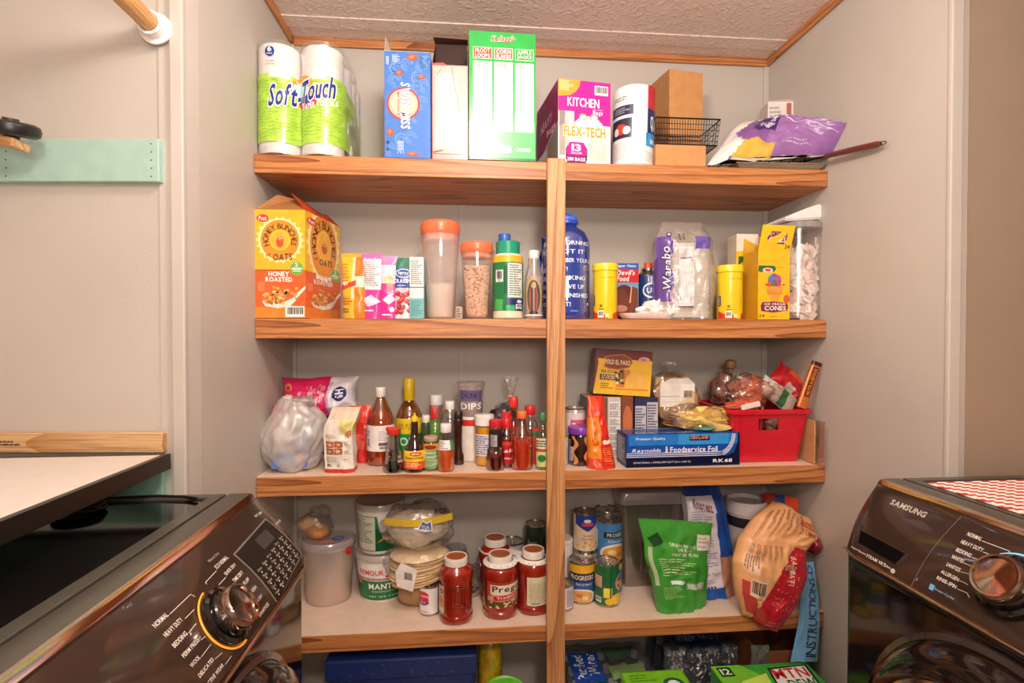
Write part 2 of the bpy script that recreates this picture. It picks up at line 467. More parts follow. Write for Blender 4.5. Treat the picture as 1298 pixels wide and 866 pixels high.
struct(box('wall_left', SX0-.05, SX0, YF, B+.05, 0, CEIL, WALL))
struct(box('wall_right', SX1, SX1+.05, YR+.001, B+.05, 0, CEIL, WALL))
# returns: walls facing the room either side of the alcove
o = struct(box('wall_front_left', -1.6, 0, 0, .05, 0, CEIL, WALL)); o.location = (SX0-.0005, YF, 0); o.rotation_euler[2] = -YAW*.9
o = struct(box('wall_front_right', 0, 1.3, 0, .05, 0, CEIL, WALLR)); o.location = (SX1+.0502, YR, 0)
struct(box('wall_side_left', -1.75, -1.7, RB, 1.4, 0, CEIL, WALL)); struct(box('wall_side_right', 2.2, 2.25, RB, 1.4, 0, CEIL, WALLR))
struct(box('wall_rear', -1.75, 2.25, RB-.05, RB, 0, CEIL, WALL))
struct(box('floor', -1.75, 2.25, RB, B+.05, -.04, 0, M('8a7460', .5)))
struct(box('ceiling', -1.75, 2.25, RB, B+.05, CEIL, CEIL+.04, CEILM))
# trim
tn = [0]
def trim(x0, x1, y0, y1, z0, z1, m, bev=.002, rz=None, loc=None):
    tn[0] += 1
    o = struct(box('trim_%d' % tn[0], x0, x1, y0, y1, z0, z1, m, None, bev))
    if loc: o.location = loc; o.rotation_euler[2] = rz
    return o
trim(SX0, SX1, B-.012, B, CEIL-.026, CEIL, OAKX, .004)            # oak strips under the ceiling
trim(SX0, SX0+.012, YF-.3, B-.012, CEIL-.026, CEIL, OAKY, .004)
trim(SX1-.012, SX1, YR-.3, B-.012, CEIL-.026, CEIL, OAKY, .004)
trim(SX0, SX0+.011, B-.011, B, 0, CEIL-.026, TRIMW)               # corner beads
trim(SX1-.018, SX1, B-.008, B, 0, CEIL-.026, TRIMW)
trim(-.030, -.006, B-.004, B, 0, CEIL-.026, TRIMW, .001)          # batten over the panel joint
trim(SX0-.024, SX0+.002, YF-.012, YF, 0, CEIL, TRIMW, .003)
trim(SX1-.003, SX1+.026, YR-.012, YR, 0, CEIL, TRIMW, .003)
yb = on(700, 42, CEIL).y
trim(SX0, SX1, yb-.03, yb+.03, CEIL-.004, CEIL, CEILM, .002)      # ceiling batten strip
# ------------------------------------------------------------------ shelving unit
def shelf(label, zt, tk, x0, x1, liner=None):
    t = thing('pantry_shelf', label, 'shelf', ((x0+x1)/2, D, zt-tk))
    hw = (x1-x0)/2
    box('board', -hw, hw, .019, B-D-.001, tk*.62 if tk < .01 else 0, tk-.0008, OAKX, t)
    box('front_edge', -hw, hw, 0, .019, 0, tk-.0008, OAKX, t, .0015)
    if liner: box('liner', -hw, hw, .003, B-D-.001, tk-.0008, tk, liner, t)
    else: box('liner', -hw, hw, .02, B-D-.001, tk-.0008, tk, M('c9996a', .5), t)
    return t
LINER = M('e6cdb8', .42, var=.05)
e = .001
shelf('top oak-edged pantry shelf holding paper towels and cartons', Z1, T1, SX0+e, SX1-e)
shelf('second oak-edged pantry shelf from the top, holding cereal and pitchers', Z2, T2, SX0+e, SX1-e)
shelf('third oak-edged pantry shelf down, holding sauce bottles and red bin', Z3, T3, SX0+e, SX1-e, LINER)
shelf('lowest oak-edged pantry shelf, holding red sauce jars and cans', Z4, T4, SX0+e, SX1-e, LINER)
pa, pb = at(693.5, 500, D-.02).x, at(716.5, 500, D-.02).x
tag(box('shelf_post', pa, pb, D-.021, D-.001, 0.001, Z1+.004, OAKZ, None, .0015), 'vertical oak post running up the front of all shelves', 'post')

# ------------------------------------------------------------------ left side wall fittings
FL = Vector((SX0, YF, 0)); a = YAW*.9
def onleft(px, py):      # point on the front left wall
    r = ray(px, py); n = Vector((-math.sin(a), -math.cos(a), 0)); o = Vector((0, 0, CH))
    return o+r*((FL-o).dot(n)/r.dot(n))
def loc_left(px, py):    # in the wall's own frame: x along it, z up
    p = onleft(px, py)-FL; return p.x*math.cos(a)-p.y*math.sin(a), p.z
def board(name, label, cat, p0, p1, th, mat, bev=.002, left=None):
    t = thing(name, label, cat, (FL.x, FL.y, 0), -a)
    x1, z1 = loc_left(*p1); x0, z0 = loc_left(*p0)
    if left is not None: x0 = left
    box('plank', x0, x1, -th, -.0005, min(z0, z1), max(z0, z1), mat, t, bev)
    return t, x0, x1, min(z0, z1), max(z0, z1)
GREEN = M('a6c6ba', .6, var=.05)
t, x0, x1, z0, z1 = board('wall_board', 'pale mint green board screwed across the left wall', 'board', (0, 233), (208.5, 180), .018, GREEN, left=-1.0)
for xx, n in ((loc_left(193+6, 200)[0], 5), (loc_left(18, 200)[0], 4)):
    for k in range(n):
        s = lathe('nail_head', [(.0016, 0), (.0012, .0008)], M('6a6258', .4, 1), t, 10); s.rotation_euler = (PI/2, 0, 0)
        s.location = (xx+.001*(k % 2), -.018, z0+(z1-z0)*(.12+.19*k))
TAN = M('d9ab78', .55, var=.06)
t, x0, x1, z0, z1 = board('ledger_board', 'bare tan wooden board on the left wall above white counter', 'board', (0, 572), (213, 547), .018, wood('pine_x', 0, 'c08a50', 'e0b685', 1), left=-1.0)
pr = Print(t, lambda u, v: Vector((x0+(x1-x0)*u, -.018, z0+(z1-z0)*v)), x1-x0, z1-z0)
ux = (loc_left(4, 560)[0]-x0)/(x1-x0); ux2 = (loc_left(38, 560)[0]-x0)/(x1-x0)
pr.lines(ux, .36, ux2, .64, 2, '5a3a20', 2, 4, .6); pr.build()
board('lower_board', 'mint green board on the left wall below the white counter', 'board', (100, 650), (213, 588), .018, M('8fb8a0', .6), left=-1.0)
# closet rod
e1 = onleft(203, 42); r0 = .0175
tx = thing('closet_rod', 'wooden closet rod ending in a white socket at top left', 'rod', (e1.x, e1.y, e1.z))
tube('rod', [(0, -.012, 0), (0, -1.5, 0)], r0, wood('pine_y', 1, 'b9783c', 'e2ad70', 2), tx, 28)
s = lathe('socket', [(.031, .0), (.031, .004), (.0235, .006), (.0235, .026), (.0185, .026), (.0185, .004)], M('f3ece6', .35), tx, 36); s.rotation_euler = (PI/2, 0, 0); s.location = (0, -.0135, 0)
# caster on a wood block
c = onleft(18, 163); c.y -= .10; rr = ray(14, 163); c = Vector((0, 0, CH))+rr*(c.y/rr.y)
tx = thing('caster_wheel', 'black rubber wheel on a wooden block at left edge', 'wheel', c)
w = lathe('tire', [(.012, -.016), (.034, -.016), (.041, -.011), (.043, 0), (.041, .011), (.034, .016), (.012, .016)], M('1b1817', .35), tx, 40); w.rotation_euler = (R(12), R(8), 0); w.scale = (1, 1, .8)
w = lathe('hub', [(.012, -.018), (.012, .018)], M('3c3634', .4), tx, 20); w.rotation_euler = (R(12), R(8), 0)
o = box('block', -.12, .024, -.02, .02, -.034, -.018, wood('pine_x', 0, 'c08a50', 'e0b685', 1), tx, .003); o.rotation_euler[1] = R(12)
box('bracket', -.3, -.1, -.01, .12, -.02, -.008, M('2a2422', .5), tx, .002)

# ------------------------------------------------------------------ white counter over the dryer
zc = onleft(235, 570).z
e1 = on(237, 567, zc)
t = thing('folding_counter', 'white laminate counter with black edge above the dryer', 'counter', (e1.x, 1.07, zc))
CB = M('15110f', .3); W0 = -.98
vs = []; 
o = box('top', W0, -.012, -1.25, -.012, -.02, 0, M('ded3ca', .38, var=.03), t)
box('edging', -.012, 0, -1.25, 0, -.03, .0006, CB, t, .001); box('edging', W0, -.012, -.012, 0, -.03, .0006, CB, t, .001)
box('edging', W0, -.012, -1.262, -1.25, -.03, .0006, CB, t, .001)
box('end_support', W0, W0+.02, -1.25, -.012, -zc+.001, -.0205, M('d8cfc6', .5), t)

cf = thing('ceiling_light', 'round flush ceiling light in front of the alcove, above the picture', 'lamp', (.08, .62, CEIL))
lathe('base', [(.15, -.022), (.155, -.02), (.155, 0), (.001, 0)], M('d8d0c8', .4), cf, 40)
# ================================================================== DRYER AND WASHER
BODY = M('191210', .1, coat=.35, var=.03, spec=.4); PANEL = M('35261f', .3, coat=.7, var=.04, spec=.25); CHROME = M('c9b7a8', .12, metal=1, var=.03)
BLK = M('0b0909', .1, coat=.6, var=.02); GREY = M('57534a', .28, metal=.3, var=.04)
def appliance(name, label, cat, P_top, P_bot, y0, y1, sgn, depth, ztop):
    """front load machine whose front looks along sgn*x. Frame: origin on the floor below the far top edge; local x grows out of the front,
    local y runs along the front; built for +x then mirrored for -x"""
    t = thing(name, label, cat, (P_top.x, y0, 0))
    w = y1-y0; L = Vector((P_bot.x-P_top.x, 0, P_bot.z-ztop)); out = abs(L.x); dz = -L.z
    n = 26; PR = [(-.055, ztop), (-.012, ztop), (.0, ztop-.004), (out*.10, ztop-dz*.06)]
    def sec(r):   # r 0 at the ends .. 1 in the middle, rounds the ends of the panel
        return [(-.055, ztop), (-.014, ztop), (-.004, ztop-.003), (.006, ztop-.012)]
    M2 = lambda x, y, z: (sgn*x, y, z)
    # body: rounded box behind the front
    bm = bmesh.new(); box_bm(bm, 0, 1, 0, w, 0.012, ztop-dz-.01)
    for v in bm.verts: v.co.x = (out-.012) if v.co.x > .5 else -depth
    es = [e for e in bm.edges if abs(e.verts[0].co.x-(out-.012)) < 1e-5 and abs(e.verts[1].co.x-(out-.012)) < 1e-5]
    bmesh.ops.bevel(bm, geom=es, offset=.02, segments=4, affect='EDGES', profile=.5)
    for v in bm.verts: v.co.x *= sgn
    bmesh.ops.recalc_face_normals(bm, faces=bm.faces[:])
    bm_obj('cabinet', bm, BODY, t, smooth=True, auto=40)
    bm = bmesh.new(); box_bm(bm, -depth, -.056, 0.002, w-.002, ztop-dz-.01, ztop-.006, .004)
    for v in bm.verts: v.co.x *= sgn
    bmesh.ops.recalc_face_normals(bm, faces=bm.faces[:])
    bm_obj('upper_cabinet', bm, BODY, t, smooth=True)
    # lid: raised rim with a sunk glossy field
    def ring(rects, mat, nm, z):
        bm = bmesh.new()
        for (a0, a1, b0, b1, z0, z1) in rects: box_bm(bm, min(sgn*a0, sgn*a1), max(sgn*a0, sgn*a1), b0, b1, z0, z1, .001)
        return bm_obj(nm, bm, mat, t)
    ring([(-depth, -.062, .004, w-.004, ztop-.006, ztop-.004)], BLK, 'lid', 0)
    ring([(-depth, -.0615, 0, .022, ztop-.006, ztop), (-depth, -.0615, w-.022, w, ztop-.006, ztop), (-.085, -.0615, .022, w-.022, ztop-.006, ztop), (-depth, -depth+.03, .022, w-.022, ztop-.006, ztop)], GREY, 'lid_rim', 0)
    # control panel: swept profile with rounded ends
    prof = [(-.056, ztop-dz-.01), (-.056, ztop-.001), (-.05, ztop), (-.016, ztop), (-.008, ztop-.002), (-.001, ztop-.008)]
    m = 10
    for i in range(m+1):
        k = i/m; prof.append((out*k+.011*math.sin(PI*k), ztop-.012-(dz-.012)*k))
    prof += [(out+.001, ztop-dz-.008), (out-.012, ztop-dz-.012)]
    vs = []; fs = []; mi = []; ys = []
    J = 40
    for j in range(J+1):
        y = w*j/J if 0 < j < J else (0 if j == 0 else w)
        e_ = min(y, w-y); q = 1 if e_ > .05 else math.sqrt(max(0, 1-((.05-e_)/.05)**2))
        for (x, z) in prof:
            xx = x if x < -.02 else -.02+(x+.02)*(.80+.20*q)
            vs.append(M2(xx, y, z))
    K = len(prof)
    for j in range(J):
        for i in range(K):
            i2 = (i+1) % K; q = (j*K+i, j*K+i2, (j+1)*K+i2, (j+1)*K+i)
            fs.append(q if sgn < 0 else q[::-1]); mi.append(1 if i in (3, 4) or i == K-3 else (2 if i in (0, 1, 2) else 0))
    c0 = tuple(range(K)); c1 = tuple(J*K+i for i in range(K))
    fs += [c0[::-1] if sgn < 0 else c0, c1 if sgn < 0 else c1[::-1]]; mi += [0, 0]
    mesh_obj('control_panel', vs, fs, [PANEL, CHROME, GREY], t, mi, smooth=True, auto=30)
    tube('chrome_line', [M2(-.016+(out+.02)*.93, .012, ztop-dz), M2(out+.005, .055, ztop-dz-.003), M2(out+.005, w-.055, ztop-dz-.003), M2(-.016+(out+.02)*.93, w-.012, ztop-dz)], .003, CHROME, t, 8)
    def S(u, v):  # panel face; u across as read, v up
        k = 1-v; yy = u*w if sgn > 0 else (1-u)*w
        return Vector(M2(out*k+.011*math.sin(PI*k), yy, ztop-.012-(dz-.012)*k))
    return t, S, w, out, dz, M2
def uvof(px, py, t, S):
    "which panel u,v is seen at a pixel"
    r = ray(px, py); best = None
    o = t.location; C = Vector((0, 0, CH))
    u = v = .5
    for st in (.25, .1, .04, .015, .006, .002):
        cand = []
        for i in range(-6, 7):
            for j in range(-6, 7):
                uu, vv = u+i*st/2, v+j*st/2
                p = S(uu, vv)+o-C; d = p-r*(p.dot(r)/r.dot(r)); cand.append((d.length, uu, vv))
        _, u, v = min(cand)
    return u, v
def S_lift(S, h):
    def f(u, v):
        e = 1e-3; n = (S(u+e, v)-S(u-e, v)).cross(S(u, v+e)-S(u, v-e)).normalized(); return S(u, v)+n*h
    return f
def frame_at(S, u, v):
    e = 1e-3; a_ = (S(u+e, v)-S(u-e, v)).normalized(); b_ = (S(u, v+e)-S(u, v-e)).normalized(); n = a_.cross(b_).normalized(); b_ = n.cross(a_)
    return Matrix((a_, b_, n)).transposed()
def door(t, out, ztop, dz, w, M2, sgn, R0=.25):
    zc_ = ztop-dz-.045-R0; yc = w/2; x = out-.012
    def ringl(name, prof, mat):
        o = lathe(name, prof, mat, t, 72, auto=35); o.rotation_euler = (0, sgn*PI/2, 0); o.location = M2(x, yc, zc_); return o
    ringl('door', [(R0, 0), (R0+.004, .012), (R0-.006, .035), (R0-.03, .05), (R0-.055, .052), (R0-.06, .046), (R0-.13, .058), (.05, .066), (.001, .067)], BODY)
    ringl('door_ring', [(R0-.048, .048), (R0-.05, .058), (R0-.056, .060), (R0-.062, .056), (R0-.062, .045)], CHROME)
    ringl('door_bezel', [(R0+.018, .0), (R0+.016, .010), (R0+.005, .012), (R0+.003, 0)], M('3a302c', .2, coat=.5))

# ---- dryer, left
ZT = .98
ptop = at(327, 625, 1.075); ZT = ptop.z; pbot = at(392, 706, 1.07)
DY = thing
t, S, w, out, dz, M2 = appliance('clothes_dryer', 'glossy dark brown front-load dryer at left, with drying cycle dial', 'dryer', ptop, pbot, .385, 1.075, 1, .74, ZT)
door(t, out, ZT, dz, w, M2, 1)
H = math.hypot(out, dz)
pr = Print(t, S, w, H, nv=6, name='cycle_lettering')
def uvd(px, py): return uvof(px, py, t, S)
CU, CV = uvd(284, 783)
kn = frame_at(S, CU, CV)
def dial(S, CU, CV, arccol, t, R1, big, gl):
    "two-step chrome dial with glowing ring"
    kn = frame_at(S, CU, CV); P0 = S(CU, CV)
    def part(name, prof, mat, **k):
        o = lathe(name, prof, mat, t, 64, auto=35, **k); o.matrix_local = Matrix.Translation(P0) @ kn.to_4x4(); return o
    part('dial_base', [(R1, -.012), (R1, .004), (R1*.96, .009), (R1*.86, .011), (R1*.8, .010), (R1*.78, .016), (R1*.72, .018), (.02, .018)], BLK)
    part('dial_knob', [(R1*.70, .010), (R1*.74, .026), (R1*.71, .032), (R1*.66, .035), (R1*.60, .035), (R1*.57, .031), (R1*.30, .0315), (.001, .032)], M('b7a294', .08, metal=1, var=.02))
    part('dial_band', [(R1*.705, .016), (R1*.72, .018), (R1*.72, .026), (R1*.705, .028)], M('2a2220', .15, metal=.6))
    bm = bmesh.new()
    pts = [Vector((math.cos(R(q))*R1*1.05, math.sin(R(q))*R1*1.05, .0015)) for q in range(gl[0], gl[1]+1, 4)]
    add_tube(bm, pts, .0014, 6)
    mm, nt, b = newmat('lit_'+arccol); b.inputs['Base Color'].default_value = lin(arccol); b.inputs['Emission Color'].default_value = lin(arccol); b.inputs['Emission Strength'].default_value = .7
    o = bm_obj('light_ring', bm, mm, t, smooth=True); o.matrix_local = Matrix.Translation(P0) @ kn.to_4x4()
dial(S, CU, CV, 'e08a28', t, .044, 1, (95, 275))
LET = 'e8dfd4'
def word(pr, s, a, b, hgt, col=LET, bold=.02, uv=None, W=None, H=None):
    "a word whose lower-left starts at pixel a and lower-right ends at pixel b"
    (u0, v0), (u1, v1) = uv(*a), uv(*b); vm = (v0+v1)/2
    pr.text(s, min(u0, u1), vm, max(u0, u1), vm+hgt/H, col, bold=bold)
def leader(pr, pts, uv, W, H, col=LET):
    q = [uv(*p) for p in pts]
    for (a0, b0), (a1, b1) in zip(q, q[1:]):
        dx, dy = (a1-a0)*W, (b1-b0)*H; l = math.hypot(dx, dy)+1e-9; nx, ny = -dy/l*.0004/W, dx/l*.0004/H
        pr.add([(a0-nx, b0-ny), (a1-nx, b1-ny), (a1+nx, b1+ny), (a0+nx, b0+ny)], [(0,1,2,3)], col, 2)
for s, a_, b_, ld in [('NORMAL', (197, 797), (214, 781), [(215, 779), (241, 754), (247, 757)]), ('HEAVY DUTY', (211, 809), (232, 787), [(234, 785), (246, 773)]), ('BEDDING', (221, 822), (238, 805), [(239, 803), (248, 791)]),
        ('PERM PRESS', (232, 834), (254, 814), [(254, 812), (260, 807)]), ('WOOL', (243, 847), (254, 835), [(255, 833), (267, 817)]), ('DELICATES', (253, 860), (271, 838), [(272, 836), (281, 828)]), ('ACTIVE WEAR', (262, 873), (284, 845), [(285, 843), (293, 832)]),
        ('ECO NORMAL', (275, 722), (290, 708), [(274, 724), (260, 739), (262, 741)]), ('QUICK DRY', (287, 731), (300, 717), [(286, 732), (277, 742)]), ('TIME DRY', (297, 739), (309, 727), [(296, 740), (292, 744)]), ('AIR FLUFF', (305, 747), (317, 736), []),
        ('REFRESH', (315, 757), (326, 746), []), ('RACK DRY', (323, 768), (333, 757), []), ('SANITIZE', (329, 783), (341, 767), [])]:
    word(pr, s, a_, b_, .0064, uv=uvd, W=w, H=H); 
    if ld: leader(pr, ld, uvd, w, H)
word(pr, 'Manual Dry', (266, 714), (279, 703), .0055, 'a89a8c', uv=uvd, H=H); word(pr, 'Smart Control', (337, 800), (347, 786), .0055, 'f0a030', uv=uvd, H=H)
word(pr, 'VRT plus', (326, 658), (332, 650), .006, uv=uvd, H=H)
a_, b_ = uvd(352, 664), uvd(360, 655)
word(pr, 'POWER', (349, 665), (358, 662), .005, 'cfc6ba', uv=uvd, H=H)
# display
q = [uvd(293, 702), uvd(353, 768)]
u0, v1 = uvd(337, 656); u1 = .9; 
ua, va = uvd(295, 703); ub, vb = uvd(336, 657); uc, vc = uvd(383, 703); ud, vd = uvd(352, 767)
pr.poly([(ua, va), (ub, vb), (uc, vc), (ud, vd)][::-1], '7a6e66', 1)
ci = lambda p, k=.04: p
cx_, cy_ = (ua+ub+uc+ud)/4, (va+vb+vc+vd)/4
pr.poly([(cx_+(x-cx_)*.95, cy_+(y-cy_)*.95) for x, y in [(ua, va), (ub, vb), (uc, vc), (ud, vd)]][::-1], '15100f', 2)
def qd(a_, b_): # bilinear inside the display: a_ along far direction, b_ downward
    x = (ua*(1-a_)+ub*a_)*(1-b_)+(ud*(1-a_)+uc*a_)*b_; y = (va*(1-a_)+vb*a_)*(1-b_)+(vd*(1-a_)+vc*a_)*b_
    return x, y
x0, y0 = qd(.45, .3); x1, y1 = qd(.8, .12)
pr.rect(min(x0, x1), min(y0, y1), max(x0, x1), max(y0, y1), '3b3a38', 3)
for i in range(6):
    for j in range(5):
        x, y = qd(.12+.15*i, .44+.115*j)
        pr.text(['Dry', 'More', 'High', 'Time', 'Low', 'Start', 'Less', 'Med', 'Anti', 'Cool'][(i*5+j*3) % 10], x-.010, y, x+.012, y+.035, 'b9afa4', bold=.02, l=3)
        pr.ell(x, y-.02, .0025, None, 'e8dfd4', 3, 8)
pr.build()
# black cord and coil lying on the dryer
zd = ZT-.0035+.004
c = on(215, 633, zd)
tag(tube('power_cord', [tuple(on(x, y, zd+.001)) for x, y in ((60, 640), (110, 634), (150, 631), (200, 629), (235, 630), (250, 632), (251, 634))], .003, M('1a1413', .4)), 'thin black cord lying across the back of the dryer top', 'cord')
c = on(118, 637, zd)
bm = bmesh.new()
for k in range(3): add_tube(bm, [(math.cos(R(q))*(.045-.004*k), math.sin(R(q))*(.03), .002+.006*k) for q in range(0, 360, 15)], .003, 6, True)
o = bm_obj('cord_coil', bm, M('1a1413', .4), smooth=True); o.location = (c.x, 1.0, zd); tag(o, 'small coil of black cable under the white counter edge', 'cable')

# ---- washer, right
ptop = at(1110, 607, 1.035); ZW = ptop.z; pbot = at(1065, 692, 1.03)
t, S, w, out, dz, M2 = appliance('washing_machine', 'glossy dark brown front-load washer at right, with silver dial', 'washer', ptop, pbot, .345, 1.035, -1, .74, ZW)
door(t, out, ZW, dz, w, M2, -1)
H = math.hypot(out, dz)
pr = Print(t, S, w, H, nv=6, name='cycle_lettering')
def uvw(px, py): return uvof(px, py, t, S)
CU, CV = uvw(1281, 744)
dial(S, CU, CV, '6fb6e8', t, .050, 1, (60, 175))
word(pr, 'SAMSUNG', (1127, 640), (1172, 656), .012, 'c3b6aa', bold=.045, uv=uvw, H=H)
for s, a_, b_, ld in [('NORMAL', (1225, 679), (1243, 686), [(1245, 686), (1280, 699), (1280, 703)]), ('HEAVY DUTY', (1217, 689), (1245, 700), [(1246, 700), (1262, 706)]), ('BEDDING', (1211, 699), (1230, 707), [(1232, 707), (1247, 712)]), ('WHITES', (1205, 708), (1221, 714), [(1222, 714), (1234, 719)]),
        ('SANITIZE', (1199, 718), (1217, 725), [(1218, 725), (1229, 728)]), ('ALLERGEN', (1192, 727), (1215, 737), [(1216, 736), (1225, 740), (1227, 742)]), ('RINSE+SPIN', (1187, 735), (1212, 746), [(1214, 747), (1226, 752), (1229, 758)])]:
    word(pr, s.replace('+', '-'), a_, b_, .0070, uv=uvw, W=w, H=H); leader(pr, ld, uvw, w, H)
word(pr, 'Steam Cycles', (1184, 748), (1209, 762), .006, '8fb8d8', uv=uvw, H=H)
uu, vv = uvw(1181, 745); pr.rect(uu-.006, vv-.03, uu+.006, vv+.04, '6fb6e8', 2)
word(pr, 'SuperSpeed', (1079, 694), (1096, 705), .0055, uv=uvw, H=H); word(pr, 'STEAM VRT', (1098, 706), (1122, 719), .0075, bold=.04, uv=uvw, H=H); word(pr, 'plus', (1122, 719), (1128, 723), .007, uv=uvw, H=H)
uu, vv = uvw(1132, 724); pr.ell(uu, vv, .007, None, LET, 2); pr.text('he', uu-.004, vv-.015, uu+.004, vv+.02, '2a1f1c', 3)
leader(pr, [(1219, 655), (1155, 745)], uvw, w, H, '8a7d72')
pr.build()
# soap drawer scoop
q = [uvw(1091, 672), uvw(1150, 703), uvw(1137, 717), uvw(1087, 688)]
vs = [S(*p) for p in q]; cc = sum(vs, Vector())/4
nn = frame_at(S, .2, .5).col[2]
ins = [cc+(v-cc)*.86-nn*.018 for v in vs]; rim = [v+nn*.0016 for v in vs]; rim2 = [cc+(v-cc)*1.05+nn*.0004 for v in vs]
mid = [cc+(v-cc)*.94+nn*.0016 for v in vs]
vv = rim2+rim+mid+[m_-nn*.0014 for m_ in mid]
fs = []
for a0 in (0, 4, 8):
    for i in range(4): j = (i+1) % 4; fs.append((a0+i, a0+j, a0+4+j, a0+4+i))
mesh_obj('scoop_rim', vv, fs, M('5a4c46', .15, metal=.7), t)
mesh_obj('scoop_shade', [m_+nn*.0006 for m_ in mid]+[m_+nn*.0002 for m_ in mid], [(0,1,2,3), (4,7,6,5), (0,4,5,1), (1,5,6,2), (2,6,7,3), (3,7,4,0)], M('050404', .8, spec=.1), t)  # flat near-black plate, the recess's shade put into its colour
# woven mat on the washer
zt = ZW+.0005
c0, c1 = on(1170, 616, zt), on(1298, 600, zt)
MX0, MX1, MY0, MY1 = 0, .62, -.56, -.045
tm = thing('woven_mat', 'red and white woven ribbed mat on top of washer', 'mat', (c0.x+.02, 1.035, zt))
m, nt, b = newmat('woven_red_white'); L = nt.links.new
tc = N(nt, 'ShaderNodeTexCoord'); wv = N(nt, 'ShaderNodeTexWave', Scale=16.0, Distortion=.3); wv.bands_direction = 'DIAGONAL'
w2 = N(nt, 'ShaderNodeTexWave', Scale=22.0, Distortion=.3); w2.bands_direction = 'Y'
r1 = N(nt, 'ShaderNodeValToRGB'); r1.color_ramp.elements[0].color = lin('b5443c'); r1.color_ramp.elements[1].color = lin('efe2d8'); r1.color_ramp.elements[0].position = .3; r1.color_ramp.elements[1].position = .6
L(tc.outputs['Object'], wv.inputs['Vector']); L(wv.outputs['Fac'], r1.inputs[0]); L(r1.outputs[0], b.inputs['Base Color']); b.inputs['Roughness'].default_value = .8
box('base', MX0, MX1, MY0, MY1, 0, .0025, m, tm, .001)
bm = bmesh.new(); yy = MY0+.006
while yy < MY1-.004:
    add_tube(bm, [(MX0+.003, yy, .0025), (MX1-.003, yy, .0025)], .0022, 5); yy += .009
o = bm_obj('ribs', bm, m, tm, smooth=True); o['kind'] = 'stuff'
# ================================================================== TOP SHELF
Y0 = D+.004
# paper towel pack
pl, pr_, pt = 328, 436, 68
xa, xb = at(330, pt, Y0+.06).x, at(437, pt, Y0+.06).x
r = (xb-xa)/4; h = at(380, 70, Y0+r).z-Z1
t = thing('paper_towel_pack', 'clear wrapped six-roll paper towel pack with lime green print', 'paper towels', ((xa+xb)/2+.002, Y0+2*r+.028, Z1+.001))
PT = M('f7f2ee', .9, bump=.5, bscale=120)
ny = 2
for i in range(2):
    for j in range(3):
        dx, dy = (i-.5)*2*r, (j-1)*2*r*.98-.0
        if dy+r > .2: pass
        lathe('paper_roll', [(.018, .004), (r*.9, .003), (r*.97, .010), (r*.97, h-.010), (r*.9, h-.003), (.02, h-.003), (.018, h-.02)], PT, t, 36, (dx, dy*.86, 0))
hd = 2*r*.98*.86+r   # half depth
def wrapS(u, v, k=1.0):
    "film around the rolls: front with a groove between the two front rolls"
    # u 0..1 around: 0..0.5 front, then right side, back, left
    per = [(-2*r, -hd+r, 0)]
    x = (u-.5)*4*r*1.02; c = (-r if x < 0 else r)
    q = max(0, 1-((x-c)/(r*1.02))**2)
    yy = -hd+r-max(r*math.sqrt(q), r*.45 if abs(x) < r else 0)*1.02
    b = .004*nz((x, 0, v), 12, 5)
    return Vector((x, yy+b, v*(h+.004)))
def wrap_ring(v):
    pts = [wrapS(i/44, v) for i in range(45)]
    for i in range(1, 14):
        s_ = i/14; y = -hd+r+s_*(2*hd-2*r); pts.append(Vector((2*r*1.03+.006*nz((0, y, v), 14, 3)-(.012*v if s_ > .8 else 0), y, v*(h+.004))))
    pts.append(Vector((2*r*.95, hd, v*h))); pts.append(Vector((-2*r*.95, hd, v*h)))
    for i in range(13, 0, -1):
        s_ = i/14; y = -hd+r+s_*(2*hd-2*r); pts.append(Vector((-2*r*1.03-.006*nz((1, y, v), 14, 3), y, v*(h+.004))))
    return pts
vs = []; fs = []; nv = 30
for j in range(nv+1): vs += wrap_ring(j/nv)
n = len(vs)//(nv+1)
LIME = M('aed64a', .3, coat=.6, var=.14); mi = []
for j in range(nv):
    for i in range(n):
        i2 = (i+1) % n; fs.append((j*n+i, j*n+i2, (j+1)*n+i2, (j+1)*n+i))
        v = (j+.5)/nv; u = (i+.5)/44
        lim = .68+.03*math.sin(i*.35)
        mi.append(1 if .10 < v < lim else 0)
fs.append(tuple(range(n))[::-1]); fs.append(tuple(nv*n+i for i in range(n))); mi += [0, 0]
mesh_obj('wrap', vs, fs, [FILM, LIME], t, mi, smooth=True, auto=50)
p = Print(t, lambda u, v: wrapS(u, v), 4*r, h, 44, 30, rough=.25)
rd = random.Random(4)
for j in range(17):      # embossed wave lines
    v = .14+.031*j
    for i in range(26):
        u = .02+i*.037; dv = .008*math.sin(i*1.6+j)
        if rd.random() < .8: p.add([(u, v+dv), (u+.03, v+.008*math.sin((i+1)*1.6+j)), (u+.03, v+.007+.008*math.sin((i+1)*1.6+j)), (u, v+dv+.007)], [(0,1,2,3)], '86c024', 1)
p.ell(.22, .89, .055, None, '2c3a94', 2); p.text('6', .195, .885, .245, .93, 'ffffff', 3, bold=.045); p.text('ROLLS', .19, .865, .25, .878, 'ffffff', 3)
p.text('Virtually', .17, .80, .27, .82, 'e88a90', 2, shear=.3); p.text('Lint Free', .17, .775, .27, .793, 'e88a90', 2, shear=.3)
p.ell(.56, .60, .14, None, 'f09a3c', 2); p.ell(.54, .585, .105, None, 'bfe4e0', 3); p.ell(.62, .47, .12, .06, 'd8405a', 2); p.ell(.60, .49, .1, .035, '3a46a8', 3)
p.text('Soft-Touch', .20, .40, .93, .60, '2c3590', 5, bold=.045, shear=.25, slant=.11, out='ffffff', ow=.1)
p.text('PAPER TOWELS', .56, .395, .95, .44, 'ffffff', 6, bold=.045, slant=.055, shear=.2)
p.text('WHITE', .40, .63, .5, .645, 'ffffff', 6)
p.build()
